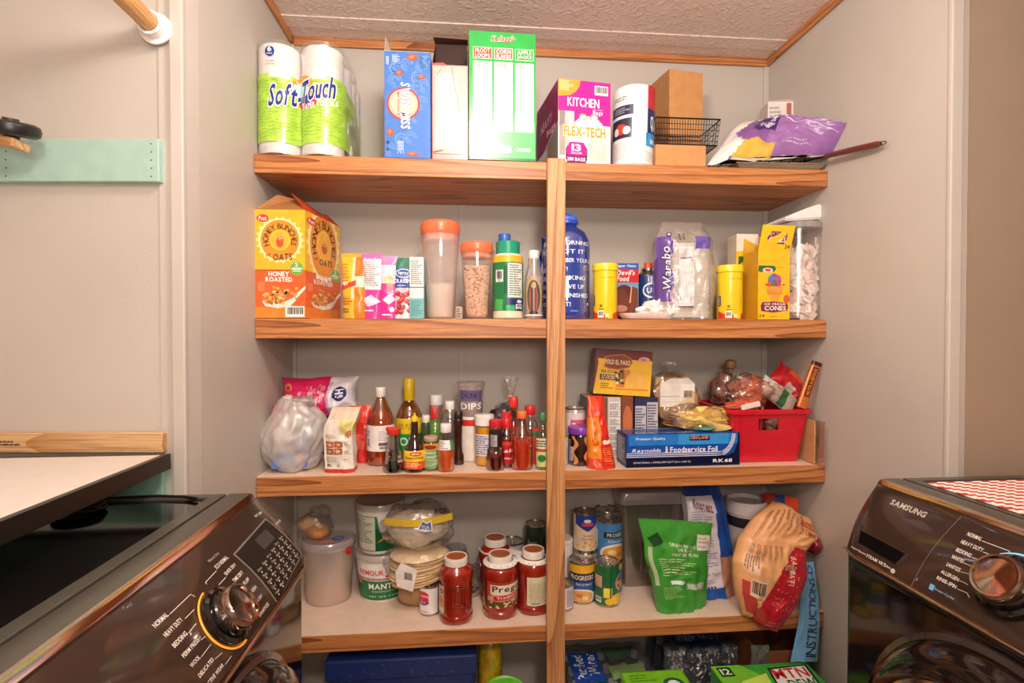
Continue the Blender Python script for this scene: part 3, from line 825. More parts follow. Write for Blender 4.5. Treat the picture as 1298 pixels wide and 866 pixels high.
blob(t, 'wrap_tail', (2*r+.006, -.01, .07), (.014, .07, .08), FILMM, .35, 20, 4, 3, flat=.0)

# hot cocoa carton
t, w, d, h = carton('cocoa_carton', 'blue tall carton standing beside the green cereal carton pair, top flap raised', 'box', 487, 545.5, 66, Z1, Y0, .17, col='4a7fd0', top='f1ece6', rough=.22)
t['label'] = 'blue hot cocoa carton with red round emblem and sideways white lettering'
p = Print(t, faceS(w, d, h), w, h, rough=.22)
rd = random.Random(2)
for k in range(16):
    u, v = rd.uniform(.1, .9), rd.uniform(.05, .95)
    for q in (1, .72, .45):
        rr = rd.uniform(.12, .16)*q; n = 18
        pts = [(u+rr*math.cos(a)*1.0, v+rr*.45*math.sin(a)) for a in [2*PI*i/n for i in range(n)]]; pin = [(u+(rr-.015)*math.cos(a), v+(rr-.015)*.45*math.sin(a)) for a in [2*PI*i/n for i in range(n)]]
        for i in range(0, n-4):
            Q = [pts[i], pts[i+1], pin[i+1], pin[i]]
            if all(.01 < x < .99 and .01 < y < .99 for x, y in Q): p.add(Q, [(0,1,2,3)], '7aa4e4', 1)
p.ell(.41, .51, .36, None, 'd8403a', 3); p.ell(.41, .51, .32, None, 'f6b9a0', 4); p.ell(.41, .51, .26, None, 'f8cdb8', 5)
p.text('SWISS MISS', .35, .27, .56, .71, 'ffffff', 7, bold=.045, rot=-90, shear=.15, out='2a4a9a', ow=.08)
p.text('MILK CHOCOLATE', .28, .40, .33, .62, 'a83028', 7, rot=-90, bold=.045)
for u, v, a, b in ((.6, .95, .13, .035), (.32, .80, .08, .03), (.12, .24, .08, .04), (.6, .02+.02, .14, .02), (.8, .77, .1, .02)):
    p.poly([(u-a, v-b*.3), (u-a*.2, v-b), (u+a*.9, v-b*.6), (u+a, v+b*.5), (u, v+b), (u-a*.7, v+b*.6)], 'b85a3e', 3); p.poly([(u-a*.6, v), (u, v-b*.6), (u+a*.5, v+b*.3), (u-a*.1, v+b*.7)], 'e08058', 4)
p.text('8-6', .04, .06, .11, .16, '1e2450', 4, rot=-90, bold=.045); p.lines(.17, .9, .35, .97, 6, 'cfe0f6', 3, 4); p.lines(.28, .03, .42, .16, 5, 'cfe0f6', 3, 6, vert=True); p.lines(.04, .86, .10, .95, 3, 'dfe8f6', 3, 5, vert=True)
p.build()
flap(t, [(-w/2, -d/2+.002, h), (-w/2+.0, d/2, h), (-w/2+.022, d/2, h+.012), (-w/2+.003, -d/2+.006, h+.042)], 'cfc4ba')
flap(t, [(-w/2, -d/2, h), (w/2, -d/2, h), (w/2, -d/2+.03, h+.012), (-w/2+.02, -d/2+.03, h+.010)], 'f4f0ea')

# open popcorn carton
t, w, d, h = carton('popcorn_carton', 'open-topped red and white popcorn carton with dark inside, beside green cereal carton', 'box', 547, 593, 83, Z1, Y0, .16, col='e7a8a0', side='8a1f22', rough=.2, open_top=True)
hb = at(570, 57, Y0+.16).z-Z1
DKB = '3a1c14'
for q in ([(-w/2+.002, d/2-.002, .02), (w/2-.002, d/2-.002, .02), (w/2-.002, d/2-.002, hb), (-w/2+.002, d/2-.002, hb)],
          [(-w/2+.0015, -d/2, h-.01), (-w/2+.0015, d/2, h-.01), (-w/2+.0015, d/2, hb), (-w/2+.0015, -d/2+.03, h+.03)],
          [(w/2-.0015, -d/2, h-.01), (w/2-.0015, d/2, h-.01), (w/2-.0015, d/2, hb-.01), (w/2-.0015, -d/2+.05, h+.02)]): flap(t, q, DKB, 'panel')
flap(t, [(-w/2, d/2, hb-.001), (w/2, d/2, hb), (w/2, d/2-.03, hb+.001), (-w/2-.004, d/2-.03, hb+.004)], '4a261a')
box('bag_bundle', -w/2+.006, w/2-.006, -d/2+.01, d/2-.01, .01, h*.75, M('d9cfc2', .6), t, .008)
for q in (0, 1): flap(t, [(-w/2, -d/2, h-.001), (-w/2+w*(.35+.1*q), -d/2, h-.001), (-w/2+w*.3, -d/2+.008, h+.006+.004*q), (-w/2+.003, -d/2+.01, h+.009)], 'd86a60', 'torn_edge')
p = Print(t, faceS(w, d, h), w, h, rough=.2)
p.rect(.03, .04, .96, .985, 'eeb9b0'); p.rect(.0, .0, .03, 1, 'a8343a', 1); p.rect(.1, .12, .75, .9, 'f2cbc2', 2)
p.text('POPCORN', .28, .28, .50, .92, 'fbeae4', 3, bold=.045, rot=-90); p.text('BUTTER', .76, .38, .88, .66, 'fbeae4', 3, rot=-90, bold=.045)
p.rect(.51, .06, .84, .21, 'f6e2da', 3); p.lines(.55, .07, .8, .2, 6, 'c88880', 4, 3); p.rect(.04, .05, .92, .06, 'c04a48', 3); p.poly([(.04, .08), (.3, .10), (.34, .09), (.04, .06)], 'c04a48', 3)
for q in ((.55, .98, .62, .8), (.62, .8, .72, .62), (.72, .62, .74, .5), (.08, .85, .25, .96)):
    p.add([(q[0], q[1]), (q[2], q[3]), (q[2]+.012, q[3]), (q[0]+.012, q[1])], [(0,1,2,3)], '7a3a38', 5)
p.build()

# green variety cereal carton
t, w, d, h = carton('cereal_carton', 'large green cereal variety carton with red script name and three nutrition panels', 'box', 594.5, 679, 41, Z1, Y0-.004, .145, rot=R(1.5), col='2fae4c', side='c8402c', top='1c5a2a', rough=.25)
p = Print(t, faceS(w, d, h), w, h, rough=.25)
p.rect(0, .02, 1, .30, '5ac070', 1); p.rect(0, .0, 1, .018, '20803a', 1)
p.text("Kellogg's", .33, .91, .68, .965, 'c8283a', 3, bold=.045, shear=.25, slant=.01, out='f6efe8', ow=.1)
for i, (nm, bg) in enumerate((('FROOT|LOOPS', 'cc4038'), ('CORN|FLAKES', 'd0645c'), ('APPLE|JACKS', '3aa850'))):
    u0 = .06+.315*i; a, b = nm.split('|')
    p.rect(u0, .785, u0+.28, .875, 'f2ece4', 2); p.rect(u0+.008, .79, u0+.272, .87, bg, 3)
    p.text(a, u0+.03, .828, u0+.25, .862, 'fbeadc' if i < 2 else 'e8f4d8', 5, bold=.02, slant=.004, out=None, ow=.08); p.text(b, u0+.03, .795, u0+.25, .824, 'ffffff', 5, bold=.02)
    p.rect(u0, .225, u0+.28, .765, 'f8f5f0', 2)
    for k, (a0, a1, nn) in enumerate(((.72, .755, 3), (.56, .705, 12), (.44, .55, 10), (.25, .43, 14))):
        p.lines(u0+.01, a0, u0+.27, a1, nn, 'b8b2ac' if k else '8a4a44', 3, seed=i*7+k, fill=.45)
    for a0 in (.71, .555, .435): p.rect(u0, a0, u0+.28, a0+.003, '5a5652', 3)
p.rect(.41, .06, .63, .115, 'f6f2ee', 2); p.rect(.70, .075, .92, .098, 'f2efe8', 2); p.ell(.72, .087, .018, None, 'd8742c', 3); p.lines(.76, .08, .9, .094, 2, '6a8a5a', 3)
p.lines(.1, .17, .32, .185, 1, '2a7a3e', 2, 5); p.lines(.42, .15, .56, .19, 2, '2a7a3e', 2, 9)
p.build()
flap(t, [(-.02, d/2, h), (w/2, d/2, h), (w/2, d/2-.01, h+.006), (-.02, d/2-.01, h+.006)], '1c4a26')

# kitchen bag carton
rot = R(7)
t, w, d, h = carton('trash_bag_carton', 'magenta and white kitchen trash bag carton with side panel in view', 'box', 707, 775, 103, Z1, D+.006, .235, rot=rot, col='f1ece8', side='8a1a5a', top='c02a86', rough=.3)
p = Print(t, faceS(w, d, h), w, h, rough=.28)
MAG = 'c8249a'
p.rect(0, .47, 1, 1, MAG, 1); p.rect(.0, .44, .3, .62, 'd8d2cc', 2); p.rect(.02, .08, .13, .62, 'a8a29c', 2); p.rect(.13, .2, .2, .6, 'c9c3bd', 3)
p.poly([(0, .79), (.22, .81), (.33, .86), (.40, .93), (.42, 1), (0, 1)], 'f0a23c', 2); p.lines(.02, .86, .3, .99, 6, 'f6d7a0', 3, 3)
p.text('KITCHEN', .17, .68, .78, .79, 'ffffff', 4, bold=.03); p.text('DRAWSTRING', .66, .653, .84, .664, 'f6d8ec', 4); p.text('Bags', .66, .585, .85, .65, 'ffffff', 4, bold=.02)
p.bars(.69, .84, .95, .955, 4, vert=False)
p.poly([(.28, .44), (.32, .50), (.44, .57), (.55, .575), (.62, .57), (.75, .545), (.84, .49), (.86, .44)], 'f7f3ef', 3); p.rect(.28, .0, 1, .45, 'efeae6', 2)
p.poly([(.5, .04), (.95, .03), (.93, .2), (.85, .3), (.62, .3), (.55, .2)], 'd4cec8', 3)
for c_ in (.47, .68):
    p.ell(c_, .565, .08, .04, 'e8902c', 4); p.ell(c_, .56, .06, .03, MAG if 0 else 'f7f3ef', 5)
p.text('FLEX-TECH', .10, .32, .90, .44, 'f2a030', 6, bold=.045, out='fbe9c0', ow=.12)
p.poly([(.17, .0), (.52, .0), (.55, .05), (.55, .17), (.48, .25), (.22, .25), (.14, .17), (.14, .05)], '8a1f6a', 3); p.poly([(.18, .09), (.52, .09), (.54, .16), (.47, .245), (.23, .245), (.15, .16)], MAG, 4)
p.text('13', .25, .14, .43, .225, 'ffffff', 5, bold=.045); p.text('GALLON', .24, .105, .44, .13, 'ffffff', 5); p.text('200 BAGS', .17, .02, .51, .065, 'ffffff', 5, bold=.045)
p.build()
p = Print(t, faceS(w, d, h, 'left'), d, h, rough=.28, name='side_print')
p.rect(0, .38, 1, 1, '8f1a5e', 1); p.poly([(0, .25), (1, .5), (1, .0), (0, 0)], 'b4ada6', 2); p.rect(.05, .02, .5, .32, 'e4dfda', 3); p.poly([(.55, .02), (1, .02), (1, .46), (.55, .36)], '8c8680', 3)
p.text('HEAVY', .2, .60, .75, .72, 'e9d4e2', 3, shear=.2); p.text('Bags', .5, .44, .88, .55, 'e9d4e2', 3); p.text('TECH', .05, .12, .5, .22, 'e07a2c', 4, bold=.045)
p.build()

# paper towel roll in printed wrap
xa, xb = at(777, 170, D+.06).x, at(828, 170, D+.06).x; r = (xb-xa)/2; h = at(803, 116, D+.06).z-Z1
t = thing('paper_towel_roll', 'single wrapped white paper towel roll with red and navy stripe', 'paper towels', ((xa+xb)/2, D+.066, Z1+.001), ry=R(1.2))
pf = [(.02, .001), (r*.92, .001), (r, .006), (r, h-.012), (r*.95, h-.003), (r*.5, h), (.02, h-.004)]
lathe('roll', pf, M('f3eeea', .35, coat=.3, bump=.2), t, 48)
p = Print(t, cylS(r+.0004, h), r*PI, h, 20, 0, rough=.28)
p.rect(.62, .30, .93, .98, 'c8283a', 1); p.rect(.62, .30, .93, .70, '1f2f62', 2); p.rect(.60, .24, .90, .40, '2f9ad8', 3)
p.text('QUILTED', .68, .42, 1.0, .62, 'ffffff', 4, bold=.045); p.text('BRIGHT', .68, .27, .88, .33, 'ffffff', 5)
p.rect(.0, .62, .40, .74, '2c3050', 1); p.lines(.06, .64, .36, .72, 3, 'a8a4b4', 2, 4); p.rect(.0, .34, .38, .58, '34344c', 1); p.ell(.2, .45, .1, .07, 'c84a40', 2); p.ell(.3, .43, .06, .05, 'f0e6e0', 3); p.ell(.12, .43, .05, .05, 'e8dcd6', 3)
p.lines(.06, .80, .42, .86, 2, '8a8684', 1, 3); p.lines(.06, .08, .45, .30, 8, 'd0cac6', 1, 5); p.lines(.6, .05, .9, .18, 5, 'd0cac6', 1, 7)
p.build()

# cardboard boxes, basket
KB = 'c98f58'
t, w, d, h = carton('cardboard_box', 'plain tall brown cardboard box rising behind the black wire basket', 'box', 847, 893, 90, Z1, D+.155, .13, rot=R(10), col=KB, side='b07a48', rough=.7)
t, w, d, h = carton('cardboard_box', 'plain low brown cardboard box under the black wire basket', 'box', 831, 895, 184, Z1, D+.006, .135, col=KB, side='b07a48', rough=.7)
zb = Z1+h+.002
p0, p1 = at(832, 183, D+.004), at(914, 183, D+.004)
t = thing('wire_basket', 'black wire mesh basket resting on low cardboard box', 'basket', ((p0.x+p1.x)/2, D+.075, zb))
hw = (p1.x-p0.x)/2; hd = .066; hh = at(870, 154, D+.03).z-zb; BW = M('1d1a19', .35, metal=.4)
def rect_loop(a, b, z): return [(-a, -b, z), (a, -b, z), (a, b, z), (-a, b, z)]
tube('rim', rect_loop(hw, hd, hh), .0022, BW, t, 6, True); tube('base_rim', rect_loop(hw*.93, hd*.9, .003), .0022, BW, t, 6, True)
bm = bmesh.new(); n = 24
for i in range(n+1):
    a = -1+2*i/n
    add_tube(bm, [(a*hw, -hd, hh), (a*hw*.93, -hd*.9, .003), (a*hw*.93, hd*.9, .003), (a*hw, hd, hh)], .0009, 4)
for i in range(13):
    a = -1+2*i/12
    add_tube(bm, [(-hw, a*hd, hh), (-hw*.93, a*hd*.9, .003), (hw*.93, a*hd*.9, .003), (hw, a*hd, hh)], .0009, 4)
for k in range(1, 5): add_tube(bm, rect_loop(hw*(.93+.07*k/5), hd*(.9+.1*k/5), hh*k/5), .0009, 4, True)
bm_obj('wires', bm, BW, t)['kind'] = 'stuff'

# tray, grill basket, purple bag, small white carton
c = at(1000, 207, D+.0)
p0, p1 = at(935, 214, D-.002), at(1053, 214, D-.002)
t = thing('baking_tray', 'shallow grey metal tray at right end of top shelf', 'tray', ((p0.x+p1.x)/2, D+.09, Z1+.001), R(-2))
hw = (p1.x-p0.x)/2-.006; hd = .085; ST = M('a89c84', .35, metal=.6)
vs = []; fs = []
for (a, b, z) in ((hw*.86, hd*.86, .003), (hw*.86, hd*.86, .0), (hw*.97, hd*.97, .014), (hw*1.0, hd*1.0, .015), (hw*1.0, hd, .018), (hw*.955, hd*.955, .017), (hw*.84, hd*.84, .0035)):
    for sx, sy in ((-1,-1),(1,-1),(1,1),(-1,1)): vs.append((a*sx, b*sy, z))
fs = [(4,7,6,5)]
for k in range(1, 6):
    for i in range(4): j = (i+1) % 4; fs.append((k*4+i, k*4+j, k*4+4+j, k*4+4+i))
fs.append((24, 25, 26, 27))
mesh_obj('pan', vs, fs, ST, t)
t2 = thing('grill_basket', 'black wire grilling rack with long brown wooden handle sticking out right', 'rack', at(955, 203, D+.02)+Vector((0, 0, .004)))
o0 = t2.location; bm = bmesh.new()
A_ = at(905, 206, D+.03)-o0; B_ = at(1040, 199, D+.03)-o0; 
for k in range(8): add_tube(bm, [A_+Vector((0, .02*k, 0)), B_+Vector((-.02, .02*k, .002))], .0015, 5)
for k in range(9): q = A_.lerp(B_, k/9); add_tube(bm, [q, q+Vector((0, .14, .001))], .0015, 5)
bm_obj('wires', bm, BW, t2)['kind'] = 'stuff'
h0, h1 = at(1046, 198, D-.03)-o0, atx(1116, 182, 1.034)-o0
tube('shank', [B_+Vector((-.02, .05, .002)), B_+Vector((0, .0, .0)), h0], .003, BW, t2, 8)
hn = (h1-h0)
tube('handle', [h0, h0+hn*.05, h0+hn*.5, h0+hn*.95, h1], [.005, .0075, .0085, .008, .005], M('6a2c22', .3, coat=.4, var=.15), t2, 14)
rg = bmesh.new(); dv = hn.normalized()
add_tube(rg, [h1+dv*.008+dv*(.009*math.cos(R(a)))+Vector((0, 0, 1)).cross(dv).normalized()*.0*a+Vector((0, 0, .004))*math.sin(R(a)) for a in range(0, 360, 24)], .0013, 5, True)
bm_obj('hanging_ring', rg, M('5a3a34', .3, metal=.8), t2)
# big purple bag
c = at(985, 168, D+.08)
t = thing('snack_bag', 'large purple and white foil snack bag slumped on the grill rack', 'bag', at(985, 195, D+.045))
o0 = t.location
C4 = [at(897, 205, D+.02)-o0, at(1056, 196, D-.015)-o0, atx(1073, 157, 1.046)-o0, at(936, 160, D+.16)-o0]   # bl, br, tr, tl
top2 = at(990, 138, D+.13)-o0
def pcol(u, v, sd):
    if u < .16+.06*math.sin(v*9): return 'ece6e2'
    if v > .80 and u < .5: return 'e6dfe0'
    if .18 < u < .5 and v < .26-.4*abs(u-.34): return 'd8b04a'
    if .26 < u < .46 and .45 < v < .78: return '43286e'
    return '9a6aa8' if u > .42 else '8a5a9e'
def bend(q, u, v):
    if q.y > 0: q.y *= .12
    base = C4[0]*(1-u)*(1-v)+C4[1]*u*(1-v)+C4[2]*u*v+C4[3]*(1-u)*v
    hump = math.sin(PI*min(1, u*1.05))*math.sin(PI*v)
    n = (C4[1]-C4[0]).cross(C4[3]-C4[0]).normalized()
    return base+n*(-q.y)*1.0+Vector((0, 0, .020*hump+.016*v*math.sin(PI*u)))+Vector((0, 0, .02*nz((u*2, v, 0), 2.4, 5)*(1-u*.7)))
S = pouch(t, 'bag', .34, .2, .05, pcol, 'pillow', .010, 16, 3, 44, 36, 4, bend=bend, rough=.28)
p = Print(t, S, .33, .15, 30, 20, lift=.0006)
p.text('Grain', .27, .60, .42, .72, 'e9e0f2', 2, bold=.045, slant=.03); p.text('Thins', .30, .50, .43, .59, 'e9e0f2', 2, bold=.045, slant=.03)
p.text('oe', .36, .84, .44, .90, '3a3040', 3, slant=.02)
for k, (u0, v0, u1, v1) in enumerate(((.55, .86, .93, .92), (.55, .74, .9, .80), (.6, .62, .9, .66), (.62, .42, .9, .5), (.5, .3, .7, .36), (.55, .1, .8, .2))): p.lines(u0, v0, u1, v1, 2, 'cdb4d6', 2, k+4, .3)
p.rect(.5, .69, .97, .705, 'e4d8ea', 2, slant=-.12); p.build()
t, w, d, h = carton('small_carton', 'small torn white carton poking up behind the purple bag', 'box', 975, 1010, 129, Z1+.08, D+.17, .06, rot=R(-8), col='e6dcd8', side='c9b4ae', rough=.5)
t.location.z = Z1+.001
for o in t.children: o.scale.z = (h+.08)/h
p = Print(t, faceS(w, d, h+.08), w, h+.08); p.rect(.62, .8, .78, .98, 'b06a5a', 2); p.lines(.05, .7, .55, .95, 5, 'b8a8b4', 2); p.build()
flap(t, [(w/2, -d/2, h+.07), (w/2, d/2, h+.08), (w/2+.03, d/2, h+.065), (w/2+.022, -d/2, h+.06)], 'c8b4a4')
flap(t, [(-w/2, -d/2, h+.08), (w/2, -d/2, h+.08), (w/2-.02, -d/2+.02, h+.095), (-w/2+.01, -d/2+.02, h+.092)], 'e0d4ce')
# ================================================================== SECOND SHELF
Z = Z2
HB = 'f6b42a'
# two-faced cereal carton, slightly squashed
a_, b_ = at(323, 335, D+.006), at(387, 335, D+.006); w1 = b_.x-a_.x
h = at(387, 267, D+.006).z-Z
t = thing('oat_cereal_carton', 'large yellow and orange honey oat cereal carton with opened top flaps', 'box', (a_.x, D+.006, Z+.001))
h2 = h
bk = at(431, 283, D+.225); e2 = Vector((bk.x-a_.x, .219, 0))
c4 = [Vector((0, 0, 0)), Vector((w1, 0, 0)), e2, e2-Vector((w1, 0, 0))]
vs = [v.copy() for v in c4]+[v+Vector((0, 0, h)) for v in c4]
mesh_obj('carton', vs, [(0,3,2,1), (0,1,5,4), (1,2,6,5), (2,3,7,6), (3,0,4,7)], [M('f0a828', .3), M('e88a2a', .3)], t, [0,0,0,1,1])
mesh_obj('liner_bag', [v*.98+Vector((.003,.003, h*.93)) for v in c4]+[v*.98+Vector((.003,.003, h*.9)) for v in c4], [(0,1,2,3),(4,7,6,5),(0,4,5,1),(1,5,6,2),(2,6,7,3),(3,7,4,0)], M('d8c8b4', .4), t)
fl = Vector((0, 0, h))
pk = at(352, 247, D+.07)-t.location
flap(t, [c4[0]+fl, c4[1]+fl, pk+Vector((.045, .02, -.008)), pk], 'b47a48')
flap(t, [c4[0]+fl, c4[3]+fl, Vector((c4[3].x+.03, c4[3].y, h+.02)), pk+Vector((0, .005, 0))], 'a06a40')
pk2 = at(369, 245, D+.05)-t.location
flap(t, [c4[1]+fl, c4[2]+fl, c4[2]+fl+Vector((-.05, -.01, .035)), pk2], 'd8502c')
flap(t, [c4[3]+fl, c4[2]+fl, c4[2]+fl+Vector((-.03, -.04, .03)), c4[3]+fl+Vector((.03, -.04, .035))], 'b4603a')
def oatface(S, W, H, nm):
    p = Print(t, S, W, H, rough=.3, name=nm)
    p.rect(0, .44, 1, 1, 'f8b82c'); p.rect(0, 0, 1, .445, 'e8642c', 1); p.rect(0, .0, 1, .10, 'f08a30', 2)
    k = W/H
    p.ell(.5, .72, .49, .49*k*1.0, 'fbe08a', 2, rays=22, amp=.14); p.ell(.5, .72, .42, .42*k*1.05, 'fdf0c0', 3); p.ell(.5, .72, .385, .385*k*1.08, 'f0962a', 4); p.ell(.5, .72, .20, .20*k*1.05, 'fbc84a', 5)
    p.ell(.5, .72, .175, .175*k*1.05, 'f6b436', 6); p.ell(.50, .70, .075, .05, 'd0502a', 7); p.ell(.52, .735, .06, .035, 'c8682c', 8)
    for q in (.725, .74, .755): p.rect(.47, q, .58, q+.005, 'fbe6a8', 9, slant=.012)
    rr = .285*W
    p.arc('HONEY BUNCHES', .5, .72, rr, 205, -22, .105*W*1.05, '4a2c14', 7, .02)
    p.text('OATS', .36, .528, .74, .592, '4a2c14', 7, bold=.03, slant=.008); p.text('of', .22, .565, .32, .60, '4a2c14', 7, shear=.2)
    p.ell(.16, .92, .12, .035, 'd83a34', 5); p.text('Post', .08, .90, .24, .94, 'ffffff', 6, bold=.03, shear=.15)
    p.text('HONEY', .27, .385, .68, .43, 'ffffff', 5, bold=.045); p.text('ROASTED', .21, .335, .74, .378, 'ffffff', 5, bold=.045)
    p.ell(.83, .46, .135, .065, '8fc060', 5); p.ell(.83, .46, .12, .057, '7ab050', 6); p.text('2', .79, .475, .86, .51, 'ffffff', 7); p.rect(.73, .45, .93, .465, 'f0f6e4', 7); p.rect(.75, .43, .91, .442, 'e0ecd0', 7)
    p.rect(.06, .25, .19, .335, 'f08050', 3)
    p.poly([(.14, .155), (.2, .11), (.45, .09), (.7, .11), (.82, .17), (.8, .20), (.5, .13), (.2, .17)], 'f4e8dc', 4)
    rd = random.Random(5)
    p.poly([(.8, .17), (1, .27), (1, .30), (.78, .21)], 'f4e8dc', 4)
    for i in range(60):
        u = rd.gauss(.5, .16); v = .2+rd.gauss(0, .045)
        if .14 < u < .84 and .12 < v < .31: p.poly([(u+rd.uniform(.02, .06)*math.cos(a_), v+rd.uniform(.008, .022)*math.sin(a_)) for a_ in (0, 1, 2, 3, 4, 5)], rd.choice(['e8a850', 'd88838', 'f4cc80', 'c8743a', 'f0b860']), 5+i % 3)
    p.build()
oatface(lambda u, v: Vector((w1*u, 0, h*v)), w1, h, 'front_print')
oatface(lambda u, v: c4[1].lerp(c4[2], u)+Vector((0, 0, h*v)), (c4[2]-c4[1]).length, h, 'side_print')
p = Print(t, lambda u, v: Vector((w1*u, 0, h*v)), w1, h); p.bars(.6, .01, .98, .11, 9); p.build()

# pouches
def pouch_item(name, label, cat, pl, pr, pt, zs, y, th, colfn, rot=0, style='stand', wf=1.06, **k):
    c, w, h = spot(pl, pr, pt, zs, y, th, rot)
    t = thing(name, label, cat, c, rot, k.pop('group', None))
    S = pouch(t, k.pop('part', 'bag'), w*wf, h, th, colfn, style, **k)
    return t, S, w, h
def oc(u, v, s):
    if v > .93: return 'e8a83a'
    if u < .42: return 'f6c22c' if v > .35 else 'e8b030'
    if u < .55: return 'f0d8a8' if v > .3 else 'f2c040'
    return 'd8842c' if v < .48 else ('e6cfb8' if v < .66 else 'c8782a')
t, S, w, h = pouch_item('snack_pouch', 'yellow and orange foil pouch leaning against the oat cereal carton', 'bag', 430, 464, 320, Z, D+.01, .05, oc, R(-6), amp=.004, seed=4)
p = Print(t, S, w, h, lift=.0006); p.rect(.02, .42, .6, .5, 'd8452c', 2, slant=.08); p.text('NEW', .12, .50, .3, .56, 'ffffff', 4); p.lines(.1, .2, .5, .32, 3, 'c8502c', 2, 4); p.lines(.08, .08, .45, .16, 2, '3a7a34', 2, 7); p.lines(.08, .55, .35, .85, 6, 'd8802c', 2, 8); p.build()
def pk1(u, v, s): return 'f4e9ec' if .44 < v < .9 and .06 < u < .95 else ('e23a9a' if v < .44 else 'e86ab4')
t, S, w, h = pouch_item('sweetener_pouch', 'pink pouch with white nutrition panel, left of the two pink pouches', 'bag', 457, 483, 321, Z, D+.012, .035, pk1, R(-3), amp=.003, seed=7)
p = Print(t, S, w, h, lift=.0006); p.lines(.12, .5, .9, .88, 12, 'a8a0a8', 2, 3); p.text('Gluten Free', .1, .9, .9, .94, 'ffffff', 2); p.poly([(.1, .3), (.5, .36), (.95, .26), (.6, .2), (.3, .18)], 'f8d6ea', 2); p.lines(.15, .1, .85, .14, 1, 'ffffff', 2); p.text('Stevia', .5, .04, .9, .08, 'fff', 2) if 0 else None; p.build()
def pk2(u, v, s): return 'e23a9a' if v < .55 else ('f2d8e4' if v < .86 else 'ea7ab8')
t, S, w, h = pouch_item('sweetener_pouch', 'pink pouch with spoon picture, right of the two pink pouches', 'bag', 482, 503, 324, Z, D+.012, .035, pk2, R(5), amp=.003, seed=9)
p = Print(t, S, w, h, lift=.0006); p.ell(.5, .62, .3, .06, 'f0c890', 2); p.ell(.55, .5, .2, .07, 'f08a8a', 3); p.poly([(.1, .3), (.6, .4), (.9, .3), (.5, .22)], 'f8d6ea', 2); p.ell(.7, .14, .15, .04, 'ffffff', 2); p.lines(.1, .04, .9, .08, 1, 'ffffff', 2); p.build()
# dried cranberry bag
def cr(u, v, s): return 'f0ece8' if v < .12 else ('c9c4cc' if v < .5 else ('1f4a9a' if v < .82 else '1c7a5c'))
t, S, w, h = pouch_item('dried_fruit_pouch', 'blue and white pouch with red berries printed on it', 'bag', 498, 523, 326, Z, D+.014, .035, cr, 0, amp=.002, seed=12)
p = Print(t, S, w, h, lift=.0006); p.ell(.5, .74, .38, .075, 'f0f2f6', 3); p.ell(.5, .74, .34, .062, '1f4a9a', 4); p.text('Spray', .24, .71, .78, .77, 'ffffff', 5, bold=.03); p.text('CRAISINS', .02, .58, .98, .645, 'ffffff', 4, bold=.04); p.lines(.2, .53, .9, .55, 1, 'dfe6f6', 4)
rd = random.Random(3)
for i in range(20):
    u, v = rd.uniform(.12, .9), rd.uniform(.1, .42); p.ell(u, v, .13, None, rd.choice(['b81f2c', 'd0303a', 'a01824']), 3+i % 4, 14); p.ell(u-.03, v+.015, .04, None, 'ee8a8a', 7+i % 2, 8)
p.build()
t, w, d, h = carton('slim_carton', 'narrow white and teal carton standing against the tall orange-lidded pitcher', 'box', 519, 537, 326, Z, D+.01, .09, col='e6e2e0', side='8ab8b8', rough=.35)
p = Print(t, faceS(w, d, h), w, h); p.lines(.1, .55, .92, .95, 12, '8a8684', 2, 3); p.rect(.0, .50, 1, .515, '5a5654', 2); p.rect(0, 0, 1, .33, '6fb4b4', 1); p.lines(.08, .04, .92, .3, 10, '3f7e84', 2, 5); p.build()

